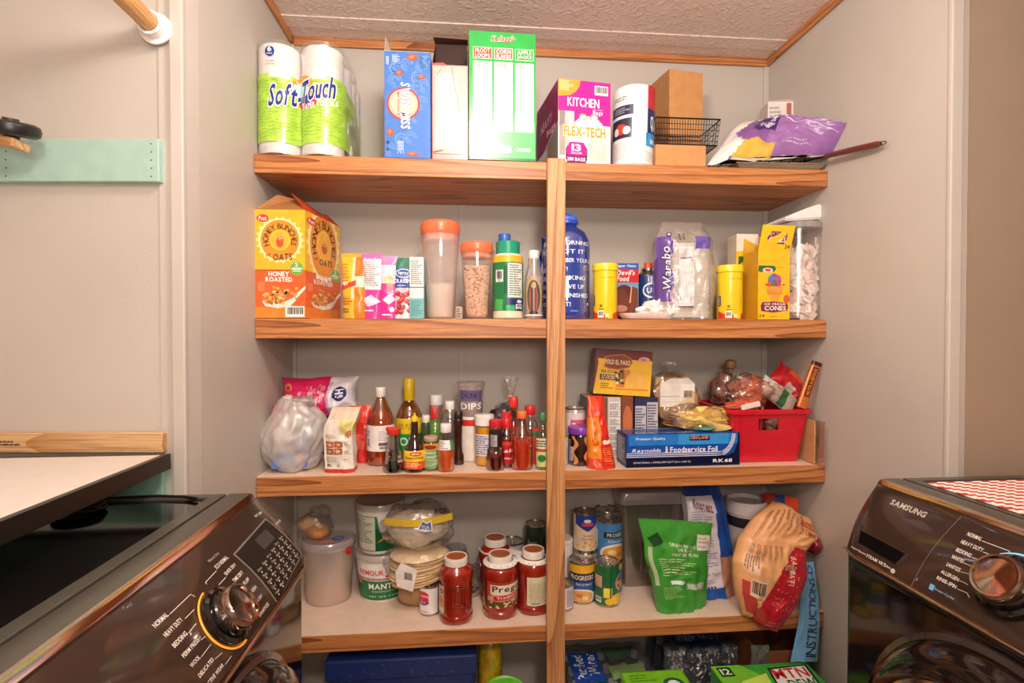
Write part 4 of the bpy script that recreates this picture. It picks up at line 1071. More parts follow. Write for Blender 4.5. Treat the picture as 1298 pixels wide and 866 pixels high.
# two orange-lidded pitchers
ORG = 'f2744a'
def pitcher(label, pl, pr, pt, y, content, ch):
    xa, xb = at(pl, pt, y+.05).x, at(pr, pt, y+.05).x; r = (xb-xa)/2; h = at((pl+pr)/2, pt, y+r).z-Z
    t = thing('lidded_pitcher', label, 'pitcher', ((xa+xb)/2, y+r, Z+.001))
    rb = r*.70
    pf = [(.002, .004), (rb*.9, .004), (rb, .010), (r*.95, h*.80), (r*.97, h*.86)]
    lathe('body', [(rb*.9, 0), (rb, .005)]+pf[3:]+[(r*.98, h*.90)], clear('fff4ee', .22, .06, .34 if content == 'powder' else .12), t, 40, cap=True)
    for q in range(10): pass
    lathe('lid', [(r*.96, h*.86), (r*1.0, h*.872), (r*1.01, h*.955), (r*.98, h*.985), (r*.9, h), (.002, h)], M(ORG, .35, coat=.3), t, 48)
    lathe('lid_seal', [(r*.9, h*.80), (r*.91, h*.865), (r*.5, h*.868)], M('ee9a84', .4), t, 40)
    if content == 'powder':
        lathe('powder', [(.002, .006), (rb*.88, .006), (rb*.96, .012), (rb+(r-rb)*ch*1.0-.003, h*ch), (rb*.4, h*(ch+.015)), (.002, h*(ch+.01))], M('fdf3ea', .9, bump=.4, bscale=200), t, 40)
    else:
        bm = bmesh.new(); rd = random.Random(6)
        for k in range(900):
            a = rd.uniform(0, 2*PI); zz = rd.uniform(.012, h*ch); rr = (rb+(r*.95-rb)*zz/(h*.8))-.0075
            g_ = bmesh.ops.create_icosphere(bm, subdivisions=1, radius=.0042, matrix=Matrix.Translation((rr*math.cos(a), rr*math.sin(a), zz)) @ Matrix.Rotation(rd.uniform(0, 3), 4, 'X') @ Matrix.Diagonal((1, 1.5, .8, 1)))
        for k in range(160):
            a = rd.uniform(0, 2*PI); rr = math.sqrt(rd.random())*(r*.8)
            bmesh.ops.create_icosphere(bm, subdivisions=1, radius=.0042, matrix=Matrix.Translation((rr*math.cos(a), rr*math.sin(a), h*ch)) @ Matrix.Diagonal((1, 1.5, .8, 1)))
        bm_obj('dry_beans', bm, M('fbdcc4', .5, var=.1), t, smooth=True)['kind'] = 'stuff'
        lathe('bean_core', [(.002, .006), (rb*.85, .006), (rb+(r*.95-rb)*ch-.012, h*ch), (.002, h*ch)], M('d8a886', .8), t, 24)
    return t
pitcher('tall clear pitcher with orange lid and pale powder inside', 533, 583, 283, D+.012, 'powder', .36)
pitcher('shorter clear pitcher with orange lid filled with pale dry beans', 583.5, 625, 309, D+.014, 'beans', .68)
t, w, d, h = carton('spice_packet', 'tiny printed packet between the two orange-lidded pitchers', 'packet', 578, 586, 389, Z, D+.008, .01, col='b89a8a', rough=.4)
p = Print(t, faceS(w, d, h), w, h); p.lines(.1, .1, .9, .9, 4, '5a3a34', 2, 3); p.build()

# bottles -----------------------------------------------------------
def bottle(name, label, cat, pc, pw, pt, zs, y, prof, mat, cap=None, capmat=None, liquid=None, liqmat=None, group=None, ground=None, seg=36, ry=0, rz=0, sq=0):
    """prof: (r fraction of the body radius, z fraction of full height). pc/pw centre and width in pixels at distance y (front edge)"""
    xa, xb = at(pc-pw/2, pt, y+.02).x, at(pc+pw/2, pt, y+.02).x; r = (xb-xa)/2; h = at(pc, pt, y+r).z-zs
    t = thing(name, label, cat, ((xa+xb)/2, y+r, zs+.001), rz, group, ry=ry)
    pf = [(a*r, b*h) for a, b in prof]
    lathe('body', pf, mat, t, seg, sq=sq)
    if cap:
        z0, z1, rc = cap; rc *= r
        lathe('cap', [(rc*.96, z0*h), (rc, z0*h+.001), (rc, z1*h-.0015), (rc*.93, z1*h), (.001, z1*h)], M(capmat, .35, coat=.2), t, nr=22, ridge=.03)
    if liquid:
        lathe('contents', [(max(.0005, a*r-.0012), max(b*h, .0015)) for a, b in liquid], liqmat if not isinstance(liqmat, str) else M(liqmat, .2, coat=.5), t, seg)
    return t, r, h, pf
def wraplabel(t, pf, h, z0, z1, span=PI, c0=0, lift=.0004, col=None, backcol=None):
    f = prof_r(pf); S = cylS(f, (z1-z0)*h, z0*h, span, c0); rm = f((z0+z1)/2*h)
    p = Print(t, S, rm*span, (z1-z0)*h, max(6, int(span/.13)), 10, rough=.35, lift=lift)
    if col: p.rect(0, 0, 1, 1, col, 0)
    return p
G_ = clear('f4f8f2', .3, .04, .0)
# green grated cheese canister, blue-capped bottle behind
t, r, h, pf = bottle('cheese_shaker', 'green shaker canister with teal lid and yellow band', 'canister', 644.5, 39, 307, Z, D+.008, [(.9, 0), (.98, .015), (.98, .14), (1, .16), (1, .74), (.96, .80), (.82, .83)], M('e6dcc0', .35), (.83, .995, .78), '1f9a78')
p = wraplabel(t, pf, h, .10, .80, PI*1.2)
p.rect(0, .0, 1, .88, '1f7a44', 1); p.rect(0, .88, 1, 1, 'f0b428', 2); p.rect(.48, .24, .78, .86, 'e2e4dc', 3); p.lines(.5, .27, .76, .84, 14, '6a7a6c', 4, 3); p.rect(.25, .52, .4, .74, 'e6e6e0', 3); p.bars(.26, .53, .39, .73, 3); p.rect(.45, .0, .8, .22, '2a2a6c', 3); p.rect(.45, .0, .6, .1, '2fb868', 4); p.bars(.62, .02, .78, .12, 4); p.ell(.7, .17, .06, .03, 'e8e8f4', 4); p.poly([(.2, .02), (.38, .0), (.4, .2), (.25, .22)], '4cb05a', 3); p.rect(.42, .3, .47, .8, '145a34', 3); p.build()
t, r, h, pf = bottle('blue_capped_bottle', 'clear bottle with blue cap standing behind the green cheese shaker', 'bottle', 640, 30, 297, Z, D+.10, [(.9, 0), (1, .03), (1, .8), (.5, .87), (.5, .9)], M('c8d4d0', .3), (.89, .995, .52), '3a6fc8')
# white-capped bottle with saint picture
t, r, h, pf = bottle('picture_bottle', 'clear bottle with white cap and robed praying woman pictured on it', 'bottle', 677, 22, 318, Z, D+.015, [(.95, 0), (1, .02), (1, .62), (.7, .78), (.66, .88)], clear('f0e4e0', .3, .05, .35), (.87, .995, .62), 'f0eae4')
p = wraplabel(t, pf, h, .04, .62, PI)
p.rect(.0, .0, 1, 1, 'a89a98', 1); p.ell(.45, .5, .30, .46, 'd8a44a', 2); p.ell(.45, .48, .25, .42, '3a5a50', 3); p.ell(.45, .42, .17, .36, 'b8584a', 4); p.ell(.45, .76, .09, .08, 'c88a6a', 5); p.rect(.36, .1, .42, .7, '2a4a44', 6); p.rect(.48, .1, .54, .7, '2a4a44', 6); p.ell(.45, .08, .16, .05, '3a2a30', 6); p.rect(0, 0, 1, .04, 'e0d8d4', 7); p.lines(.8, .1, 1, .8, 9, '3a3434', 3); p.build()
# blue gallon jug
xa, xb = at(690, 340, D+.05).x, at(750, 340, D+.05).x; r = (xb-xa)/2; h = at(722, 272, D+.02+r).z-Z
t = thing('water_jug', 'large transparent blue water jug with white motivational lettering, behind the post', 'jug', ((xa+xb)/2, D+.012+r, Z+.001))
BLU = clear('3a6ce8', .35, .05, .42)
pf = [(r*.9, 0), (r*.97, .006), (r, .02), (r, h*.66), (r*.96, h*.74), (r*.80, h*.81), (r*.46, h*.865), (r*.42, h*.89)]
lathe('body', pf, BLU, t, 48)
lathe('inner_water', [(r*.86, .003), (r*.95, .02), (r*.95, h*.30), (.001, h*.30)], M('1c3fb0', .2, var=.1), t, 40)
xc = r*.42
lathe('neck_ring', [(xc, h*.885), (xc*1.25, h*.89), (xc*1.25, h*.915), (xc, h*.92)], M('2f55c0', .3), t, 32)
lathe('cap', [(xc*1.15, h*.92), (xc*1.18, h*.925), (xc*1.15, h*.955), (xc*.8, h*.97), (.001, h*.97)], M('4a6fd8', .3), t, nr=20, ridge=.05)
tube('cap_loop', [(-xc*.9, 0, h*.955), (-xc*.8, 0, h*.985), (0, 0, h*.995), (xc*.8, 0, h*.985), (xc*.9, 0, h*.955)], .003, M('3a5fd0', .3), t, 8)
hx = at(675, 350, D+.06).x-t.location.x
tube('handle', [(-r*.55, 0, h*.80), (-r*.95, 0, h*.76), (hx+.026, .01, h*.55), (hx+.012, .01, h*.40), (hx+.012, .01, h*.2), (-r*.9, 0, h*.10)], .008, M('2c4fa8', .3, alpha=.9), t, 12)
p = wraplabel(t, pf, h, .03, .80, PI*1.0)
for i, s_ in enumerate(['GOOD MORNING!', 'YOU GOT IT', 'REMEMBER YOUR GOAL', 'KEEP AT IT!', 'KEEP DRINKING', 'DO NOT GIVE UP', 'ALMOST FINISHED', 'YOU DID IT!']):
    v = .83-.103*i; wd_ = [.80, .70, .98, .46, .72, .70, .78, .5][i]
    p.text(s_, max(.0, wd_-.75), v, wd_, v+.05, 'eef2fa', 3, bold=.02)
p.lines(.5, .05, .66, .06, 1, 'e0e8f8', 3); p.ell(.78, .14, .02, None, 'f0f4fa', 3); p.build()
# yellow powder canisters
def ycan(label, pl, pr, pt, y, rz=0, flip=False):
    xa, xb = at(pl, pt, y+.03).x, at(pr, pt, y+.03).x; r = (xb-xa)/2; h = at((pl+pr)/2, pt, y+r).z-Z
    t = thing('drink_mix_canister', label, 'canister', ((xa+xb)/2, y+r, Z+.001), rz, 'yellow drink mix canisters')
    pf = [(r*.9, 0), (r*.93, .004), (r*.93, h*.86)]
    lathe('body', pf, M('f6cf1c', .35, coat=.2, var=.03), t, 36)
    lathe('lid', [(r*.93, h*.86), (r, h*.865), (r, h*.975), (r*.96, h*.99), (r*.8, h*.985), (.001, h*.982)], M('f8d41e', .32, coat=.3), t, 36)
    p = wraplabel(t, pf, h, .01, .84, PI)
    p.rect(.0, .5, .04, .8, 'c8a81c', 1); p.rect(.0, .28, .10, .5, '3a3a6a', 2); p.lines(.01, .3, .09, .48, 4, 'e6e6f0', 3)
    p.poly([(0, 0), (1, 0), (1, .22), (.62, .1), (.3, .08), (0, .17)], 'd8402c', 2); p.rect(.22, .02, .38, .17, 'f2e9d8', 3); p.bars(.23, .03, .37, .16, 4); p.rect(.24, .19, .38, .205, '4a3a14', 3); p.rect(.27, .24, .34, .3, '8a7a1c', 3); p.rect(.5, 0, .62, .17, 'f6cf1c', 3); p.rect(.42, .02, .52, .1, 'f4e6c0', 4)
    p.lines(.3, .86, .9, .89, 1, 'b89a1c', 2); p.build()
ycan('yellow canister standing right of the blue water jug', 752, 784, 335, D+.01)
ycan('yellow canister standing left of the ice cream cone cartons', 911, 943, 337, D+.01, R(4))
# cake mix carton
t, w, d, h = carton('cake_mix_carton', 'red white and brown devils food cake mix carton', 'box', 778, 809.5, 334, Z, D+.085, .04, col='c8b4ac', side='8a2a24', rough=.3)
p = Print(t, faceS(w, d, h), w, h, rough=.3); p.rect(0, .9, 1, 1, '2f5cb4', 2); p.text('Super Moist', .1, .92, .9, .975, 'ffffff', 3, shear=.2); p.rect(0, .66, 1, .9, 'cc2c30', 2); p.text("Devil's", .1, .79, .85, .88, 'ffffff', 3, bold=.03, shear=.2); p.text('Food', .12, .68, .62, .775, 'ffffff', 3, bold=.03, shear=.2)
p.rect(0, 0, 1, .66, '6f9ac0', 1); p.ell(.42, .3, .5, .32, '5a2c20', 3); p.ell(.3, .3, .32, .24, '6f3a2a', 4); p.poly([(.6, .1), (.98, .2), (.98, .55), (.7, .6)], '7a4030', 5); p.poly([(.62, .3), (.7, .6), (.74, .6), (.68, .3)], 'd8a890', 6); p.ell(.3, .2, .25, .06, 'b8806a', 6); p.build()
# butane style can
xa, xb = at(811, 380, D+.1).x, at(837, 380, D+.1).x; r = (xb-xa)/2; h = at(824, 333, D+.1).z-Z
t = thing('spray_can', 'navy blue gas can with red nozzle cap, behind the foam tray', 'can', ((xa+xb)/2, D+.12, Z+.001))
pf = [(r*.96, 0), (r, .003), (r, h*.76), (r*.98, h*.775)]
lathe('body', pf, M('1e3a70', .3, coat=.3), t, 36)
lathe('shoulder', [(r*.98, h*.775), (r*1.0, h*.79), (r*.7, h*.84), (r*.42, h*.86), (r*.62, h*.862), (r*.62, h*.90), (r*.3, h*.905)], M('a8a29a', .25, metal=.9), t, 36)
lathe('nozzle_cap', [(r*.38, h*.90), (r*.38, h*.985), (r*.34, h), (.001, h)], M('e0402c', .4), t, 20)
p = wraplabel(t, pf, h, .1, .76, PI); p.ell(.5, .62, .26, .2, 'e8e6ea', 2); p.ell(.5, .62, .22, .16, '2a4684', 3); p.text('US', .36, .55, .62, .69, 'e8e6ea', 4, bold=.03); p.rect(.47, .80, .52, .99, 'c8c8d0', 2); p.build()
# foam tray with crumpled white paper packet
p0, p1 = at(790, 400, D+.005), at(860, 400, D+.005); hw = (p1.x-p0.x)/2
t = thing('foam_tray', 'pinkish white foam tray lying at the shelf edge', 'tray', ((p0.x+p1.x)/2, D+.045, Z+.001), R(3))
vs = []; rows = [(.8, .0), (.86, .002), (1.0, .014), (1.0, .017), (.93, .016), (.8, .004)]
for s_, z in rows:
    for k in range(32):
        a = 2*PI*k/32; q = 4; cx = abs(math.cos(a))**(2/q)*math.copysign(1, math.cos(a)); cy = abs(math.sin(a))**(2/q)*math.copysign(1, math.sin(a))
        vs.append((hw*s_*cx, .04*s_*cy, z))
fs = [tuple(range(32))[::-1], tuple(160+k for k in range(32))]+[(j*32+k, j*32+(k+1) % 32, (j+1)*32+(k+1) % 32, (j+1)*32+k) for j in range(5) for k in range(32)]
mesh_obj('tray', vs, fs, M('f0d4c8', .5), t, smooth=True, auto=50)
c = at(834, 385, D+.03)
t = thing('paper_packet', 'crumpled white paper packet lying on the foam tray', 'packet', (c.x, D+.05, Z+.006))
blob(t, 'paper', (0, 0, .022), (.046, .03, .036), M('f4ece6', .6), .42, 16, 11, 4, flat=.0)
blob(t, 'brown_filling', (-.01, -.02, .006), (.032, .014, .008), M('8a5a44', .6), .3, 18, 3, 3, flat=.0)
# bag of foam cups/plates
c, w, h = spot(838, 909, 277, Z, D+.012, .10)
t = thing('foam_plate_bag', 'tall clear bag of white foam plates with purple printing and white striped strip', 'bag', c)
rd = random.Random(8)
for k in range(22):
    z = .006+k*(h*.74)/22
    o = lathe('foam_plate', [(.002, .001), (w*.458, .0), (w*.466, .0085), (w*.468, .0092), (w*.455, .0095), (w*.42, .002), (.002, .002)], M('fffaf4', .5), t, 36, (.004+.002*rd.uniform(-1, 1), 0, z), sy=.62)
def fc(u, v, s):
    if u < .20+.03*math.sin(v*20) and .18 < v < .82: return M('6a4a9a', .25, coat=.4)
    if .62 < u < .88 and .70 < v < .82 and s == 0: return M('6a55a8', .25, coat=.4)
    return FILMM
S = pouch(t, 'film', w*1.03, h, .115, fc, 'brick', amp=.008, freq=16, seed=5, nu=36, nv=40, p=5, edge=.05, taper=lambda v: 1-.32*max(0, v-.8)/.2)
p = Print(t, S, w, h, lift=.0009)
p.rect(.31, .12, .57, .72, 'f4ecea', 2)
for k in range(11): p.rect(.325+.022*k, .14, .329+.022*k, .70, '6a6470', 3)
p.rect(.31, .12, .57, .13, '4a4450', 3); p.rect(.31, .58, .57, .585, '4a4450', 3); p.rect(.34, .60, .54, .62, '8a848c', 3)
p.text('Warabo', .06, .30, .17, .72, 'efe8f4', 4, bold=.02, rot=90, shear=.2, out='2c2438', ow=.09); p.ell(.16, .84, .04, None, '2c2438', 3); p.ell(.16, .84, .022, None, 'e4dce8', 4); p.text('E-3', .33, .78, .42, .85, '3a3440', 4); p.lines(.2, .15, .26, .3, 4, 'd8a8c8', 3, 2); p.build()
# ice cream cone cartons
YC = 'f6c01c'
def cone(t, w, d, h, small):
    p = Print(t, faceS(w, d, h), w, h, rough=.3)
    p.rect(0, 0, 1, 1, YC, 0)
    if small:
        p.rect(0, .80, 1, 1, 'ece2d4', 1); p.ell(.5, .86, .16, .04, 'e0a898', 2); p.poly([(.06, .62), (.5, .74), (.94, .66), (.9, .72), (.1, .74)], '2c5a34', 3)
        p.poly([(.25, .52), (.85, .56), (.88, .66), (.28, .63)], '7a1f44', 3); p.text('CONES', .3, .56, .84, .61, 'f6e6d8', 4, bold=.03, slant=.02)
        p.ell(.5, .42, .22, .085, '4a2430', 3); p.ell(.5, .44, .12, .04, 'd89a70', 4); p.poly([(.42, .42), (.58, .42), (.52, .35), (.48, .35)], 'e0a060', 5)
        p.lines(.1, .05, .9, .3, 7, 'c8901c', 2, 4, .3)
    else:
        p.poly([(.0, .70), (.1, .68), (.3, .73), (.5, .69), (.57, .74), (.5, .78), (.02, .78)], '2f6a3c', 3); p.ell(.3, .715, .16, .035, 'e8e0d4', 4); p.ell(.3, .715, .1, .02, 'd84a3a', 5)
        p.ell(.52, .57, .21, .09, '6a5aa8', 4); p.ell(.42, .60, .10, .045, '4a8ab8', 5); p.ell(.62, .60, .1, .045, 'c05a80', 5); p.ell(.5, .64, .08, .03, '8a5ab0', 6)
        p.ell(.38, .51, .1, .035, 'e0553c', 6); p.ell(.62, .51, .11, .035, 'd84858', 6); p.ell(.5, .505, .09, .03, '4f9a6c', 6); p.ell(.26, .505, .04, .016, 'c04a5c', 6); p.ell(.8, .505, .04, .016, 'c04a5c', 6)
        p.poly([(.25, .47), (.8, .47), (.76, .38), (.68, .34), (.62, .22), (.42, .22), (.36, .34), (.28, .38)], 'e8a040', 5)
        for q in range(5): p.rect(.3+.1*q, .38, .31+.1*q, .46, 'c8802c', 6)
        p.rect(.28, .375, .77, .385, 'c8802c', 6)
        p.poly([(.1, .12), (.5, .10), (.92, .13), (.95, .2), (.9, .24), (.5, .26), (.14, .25), (.08, .2)], '7a1f4c', 6); p.text('ICE CREAM', .2, .205, .86, .24, 'f6dcc8', 7, bold=.045); p.text('CONES', .2, .13, .88, .195, 'f8ecdc', 7, bold=.045)
        p.text('24', .03, .03, .2, .075, '4a3410', 4, bold=.02); p.ell(.9, .3, .1, .06, 'd8603c', 4); p.lines(.4, .03, .7, .05, 1, 'b8881c', 3); p.lines(.62, .75, .92, .77, 1, 'b8881c', 3)
    p.build()
t, w, d, h = carton('cone_carton', 'yellow cone carton with white top, turned left of the other cone carton', 'box', 934, 961, 297, Z, D+.088, .06, rot=R(-2), col=YC, side='d8c8b0', top='e8ddd0')
cone(t, w, d, h, True)
t, w, d, h = carton('cone_carton', 'yellow cone carton with ice cream picture and raised top flap', 'box', 960.5, 1002, 318, Z, D+.006, .075, rot=R(3), col=YC, side='d09a1c', open_top=True)
cone(t, w, d, h*1.0, False)
tl = at(967, 287, D+.002); tr_ = at(1008, 287, D+.0)
fp = [Vector((-w/2, -d/2, h)), Vector((w/2, -d/2, h)), Vector((w/2+.010, -d/2-.010, h+.072)), Vector((-w/2+.012, -d/2-.004, h+.074))]
flap(t, fp, YC, rough=.3)
def fS(u, v): return fp[0].lerp(fp[1], u).lerp(fp[3].lerp(fp[2], u), v)-Vector((0, .0010, 0))
p = Print(t, fS, w, .07, rough=.3, name='flap_print'); p.poly([(.25, .3), (.75, .25), (.82, .5), (.78, .75), (.3, .75), (.2, .5)], '7a1f4c', 2); p.text('ICE CREAM', .27, .58, .76, .70, 'f6dcc8', 3, bold=.02); p.text('CONES', .26, .32, .78, .54, 'f8ecdc', 3, bold=.03); p.text('24', .8, .08, .95, .24, '4a3410', 3); p.build()
flap(t, [(-w/2, d/2, h), (w/2, d/2, h), (w/2-.004, d/2+.012, h+.055), (-w/2+.01, d/2+.012, h+.06)], 'e0a82c')
# clear container with white snap lid, full of packets
xa, xb = at(1003, 340, D+.03).x, at(1048, 340, D+.03).x
xa = at(1000, 340, D+.02).x; r = (xb-xa)/2; h = at(1025, 282, D+.02).z-Z
t = thing('packet_canister', 'clear canister with white tilted lid stuffed with white packets', 'canister', ((xa+xb)/2, D+.02+.06, Z+.001))
pf = [(r*.86, 0), (r*.93, .005), (r*1.0, h*.93), (r*1.02, h*.95)]
lathe('body', pf, clear('fbf4f0', .14, .15, .05), t, 40, sq=.12, sy=1.15)
rd = random.Random(9); PKM = [M('faf0ea', .55), M('eedcd8', .55), M('fffaf6', .5)]
for k in range(130):
    a = rd.uniform(-PI, 0) if k < 110 else rd.uniform(0, PI); zz = .012+(k % 30)/30*h*.72; rr = r*.84*rd.uniform(.8, 1)
    bm = bmesh.new(); L_, W_ = rd.uniform(.022, .032), .0125; n = 4
    g = [[bm.verts.new(((i/n-.5)*2*L_, (j/2-.5)*2*W_, .0025*math.sin(i*1.7+j))) for j in range(3)] for i in range(n+1)]
    g2 = [[bm.verts.new((v.co.x, v.co.y, v.co.z+.0018)) for v in row] for row in g]
    for i in range(n):
        for j in range(2):
            bm.faces.new((g[i][j], g[i+1][j], g[i+1][j+1], g[i][j+1])[::-1]); bm.faces.new((g2[i][j], g2[i+1][j], g2[i+1][j+1], g2[i][j+1]))
    o = bm_obj('sugar_packet', bm, PKM[k % 3], t); o.location = (rr*math.cos(a), rr*math.sin(a)*1.0, zz+.008); o.rotation_euler = (PI/2+rd.uniform(-.5, .5), rd.uniform(-1.4, 1.4), a+PI/2)
lathe('packet_core', [(.001, .006), (r*.55, .006), (r*.55, h*.68), (.001, h*.74)], M('c8b0a8', .8), t, 20)
f = prof_r(pf)
lathe('lid_ring', [(r*1.0, h*.94), (r*1.05, h*.945), (r*1.06, h*1.0), (r*1.0, h*1.01), (.001, h*1.01)], clear('d8d0cc', .3, .1, .5), t, 40, sq=.12, sy=1.1)
bm = bmesh.new(); zt = h*1.015
pts = [(-1.12, 0.010), (-.7, .022), (0, .040), (.6, .052), (1.05, .052), (1.12, .044), (1.1, .018), (1.0, .010)]
fr = [bm.verts.new((r*x, -.052, zt+z)) for x, z in pts]+[bm.verts.new((-r*1.1, -.052, zt))]
bk = [bm.verts.new((v.co.x, .052, v.co.z)) for v in fr]
bm.faces.new(fr[::-1]); bm.faces.new(bk)
for i in range(len(fr)): j = (i+1) % len(fr); bm.faces.new((fr[i], fr[j], bk[j], bk[i]))
bmesh.ops.recalc_face_normals(bm, faces=bm.faces[:]); bmesh.ops.bevel(bm, geom=bm.edges[:], offset=.004, segments=2, affect='EDGES')
bm_obj('lid', bm, M('f2e8e4', .35), t, smooth=True, auto=50)
# ================================================================== THIRD SHELF
Z = Z3
def fy(px, py, z=None, lo=.004): return max(D+lo, on(px, py, Z if z is None else z).y)
# grocery bag and what is in it
y0 = fy(368, 605); xa, xb = at(328, 560, y0+.05).x, at(406, 560, y0+.05).x; h = at(370, 508, y0+.06).z-Z; w = xb-xa
t = thing('grocery_bag', 'white translucent plastic grocery bag at the left end, blue packets showing through', 'bag', ((xa+xb)/2, y0+.075, Z+.001))
def gshape(q, d):
    k = 1-.35*max(0, d.z)**1.5; q.x *= k; q.y *= k; q.x += .006*math.sin(d.z*4); return q
blob(t, 'film', (0, 0, h*.47), (w*.55, .072, h*.60), clear('fffaf6', .18, .25, .52, .6, 22), .12, 11, 21, 5, flat=0, shape=gshape)
box('packet', -w*.26, w*.13, -.050, -.02, .012, .055, M('5f7fc0', .4), t, .003); box('packet', w*.14, w*.30, -.036, .03, .012, .10, M('6a7ac4', .4), t, .004)
box('packet', -w*.30, .0, -.01, .035, .012, .12, M('f2e4dc', .5), t, .004); box('packet', w*.16, w*.27, -.042, -.037, .03, .06, M('d8604a', .4), t, .002)
box('tissue', -w*.2, w*.2, -.02, .03, .12, h*.8, M('f8efe8', .6), t, .01)
blob(t, 'twisted_top', (.03, -.01, h*.98), (.035, .03, .016), clear('fff6f0', .3, .2, .5, .8, 22), .4, 16, 6, 3)
t, w, d, h = carton('red_carton', 'thin red carton behind the grocery bag against the left wall', 'box', 326, 345, 515, Z, fy(335, 597)+.02, .05, col='c8302c', rough=.35)
t.location.x = SX0+w/2+.012
# pink and white sugar bag lying on top
c = at(400, 505, D+.17)
t = thing('sugar_bag', 'magenta and white sugar bag lying on top of grocery bag and flour packet', 'bag', (at(352, 500, D+.14).x+.0, D+.19, at(400, 530, D+.17).z+.006))
def sc_(u, v, s):
    if u > .66: return 'e8e2ea' if (u-.82)**2*4+(v-.5)**2 > .05 else 'e8e2ea'
    return 'd8205c'
wS = at(447, 500, D+.17).x-at(352, 500, D+.17).x
S = pouch(t, 'bag', wS*1.04, .115, .085, sc_, 'pillow', amp=.012, freq=13, seed=8, nu=40, nv=26, p=4, bend=lambda q, u, v: Vector((q.x+wS/2, q.y-.01*math.sin(u*6), q.z-.012*math.sin(PI*u*1.4)*(1-v)+(.012 if u < .5 else 0)*0)))
p = Print(t, S, wS, .12, lift=.0008)
p.ell(.80, .56, .115, .23, 'f0eaf0', 2); p.ell(.80, .56, .10, .20, '2c2f7a', 3); p.text('GH', .745, .44, .855, .68, 'ffffff', 4, bold=.045, rot=90)
p.poly([(.64, .1), (.68, .1), (.64, .5), (.7, .9), (.66, .9), (.61, .5)], 'c8b0d0', 2); p.ell(.12, .78, .06, .10, 'f0904a', 2); p.ell(.12, .78, .035, .06, 'd8205c', 3)
p.text('Pure Cane', .40, .60, .60, .80, 'f0a8c4', 2, rot=0, shear=.3, slant=.1); p.text('Sugar', .40, .28, .60, .56, 'ffd8e6', 2, shear=.3, slant=.14); p.text('xtra', .08, .34, .26, .5, '4a1a5a', 2, bold=.045, shear=.2); p.build()
# flour packet
def flc(u, v, s):
    if v < .05: return 'c8342c'
    if v > .82: return 'dfc8b0'
    if .72 < v and u > .45: return 'e8d890'
    if v > .6 and u > .55: return 'e6d488'
    return 'efe4d8'
y0 = fy(432, 600)
t, S, w, h = pouch_item('flour_packet', 'white and yellow paper packet with food photo squares, top twisted over', 'packet', 411, 446, 518, Z, y0, .055, flc, R(-4), style='brick', amp=.006, freq=20, seed=14, edge=.045, p=6, bend=lambda q, u, v: q+Vector((.018*max(0, v-.7)/.3, .01*max(0, v-.75), 0)), rough=.5, coat=0)
p = Print(t, S, w, h, lift=.0008)
p.rect(.06, .28, .66, .50, 'e2d2c2', 2)
for i in range(2):
    for j in range(2): p.rect(.08+.29*i, .29+.105*j, .355+.29*i, .385+.105*j, 'a8583a', 3); p.ell(.215+.29*i, .337+.105*j, .09, .03, 'd89468', 4); p.ell(.24+.29*i, .34+.105*j, .04, .015, 'e8d0b0', 5)
p.bars(.08, .08, .26, .15, 2); p.ell(.5, .11, .05, None, '4a4a44', 2); p.ell(.5, .11, .03, None, 'efe4d8', 3); p.lines(.1, .17, .62, .26, 4, 'b8a898', 2); p.lines(.1, .54, .5, .6, 2, 'c0a898', 2); p.text('HEB', .74, .52, .97, .62, 'c84a3a', 2, bold=.045, slant=.05); p.lines(.7, .2, .95, .5, 9, 'c8b4a4', 2, 3); p.build()
t = thing('blue_print_bag', 'white plastic bag with blue print squeezed between grocery bag and flour packet', 'bag', (at(408, 560, D+.17).x, D+.19, Z+.001))
blob(t, 'film', (0, 0, .06), (.032, .025, .075), M('dcdce6', .35, coat=.3), .35, 18, 5, 4, flat=0)
box('blue_panel', -.012, .012, -.021, -.019, .02, .05, M('4a68b0', .4), t, .001)
t, S, w, h = pouch_item('red_pouch', 'crinkled bright red pouch standing behind the flour packet', 'bag', 444, 465, 516, Z, fy(455, 588), .05, lambda u, v, s: 'c82a22' if v < .7 or u < .5 else 'e04434', 0, amp=.007, seed=6, wf=1.35)
p = Print(t, S, w, h, lift=.0008); p.lines(.2, .25, .9, .5, 9, 'e86a50', 2); p.build()

# bottles
GB = 'a0561c'
# apple vinegar
y0 = fy(481, 592)
t, r, h, pf = bottle('vinegar_bottle', 'big amber vinegar bottle with white cap and handwritten label', 'bottle', 481, 36, 491, Z, y0, [(.88, 0), (.98, .02), (1, .05), (1, .52), (.92, .60), (.6, .74), (.34, .84), (.31, .88)], clear('f0bc78', .3, .04, 0), (.875, .998, .35), 'f0e8dc',
    [(.01, .01), (.95, .02), (.96, .06), (.96, .515), (.86, .60), (.66, .69), (.01, .69)], M('b8651c', .1, coat=.4, var=.18))
p = wraplabel(t, pf, h, .19, .52, PI*.95); p.rect(.04, 0, .96, 1, 'efe6e2', 1)
p.text("June 9/6", .14, .16, .30, .80, '4a2a2a', 3, rot=90, shear=.3, bold=.02); p.rect(.5, .22, .72, .34, '6a605c', 2); p.lines(.5, .4, .72, .8, 6, 'b8aeaa', 2); p.bars(.5, .05, .72, .2, 2); p.build()
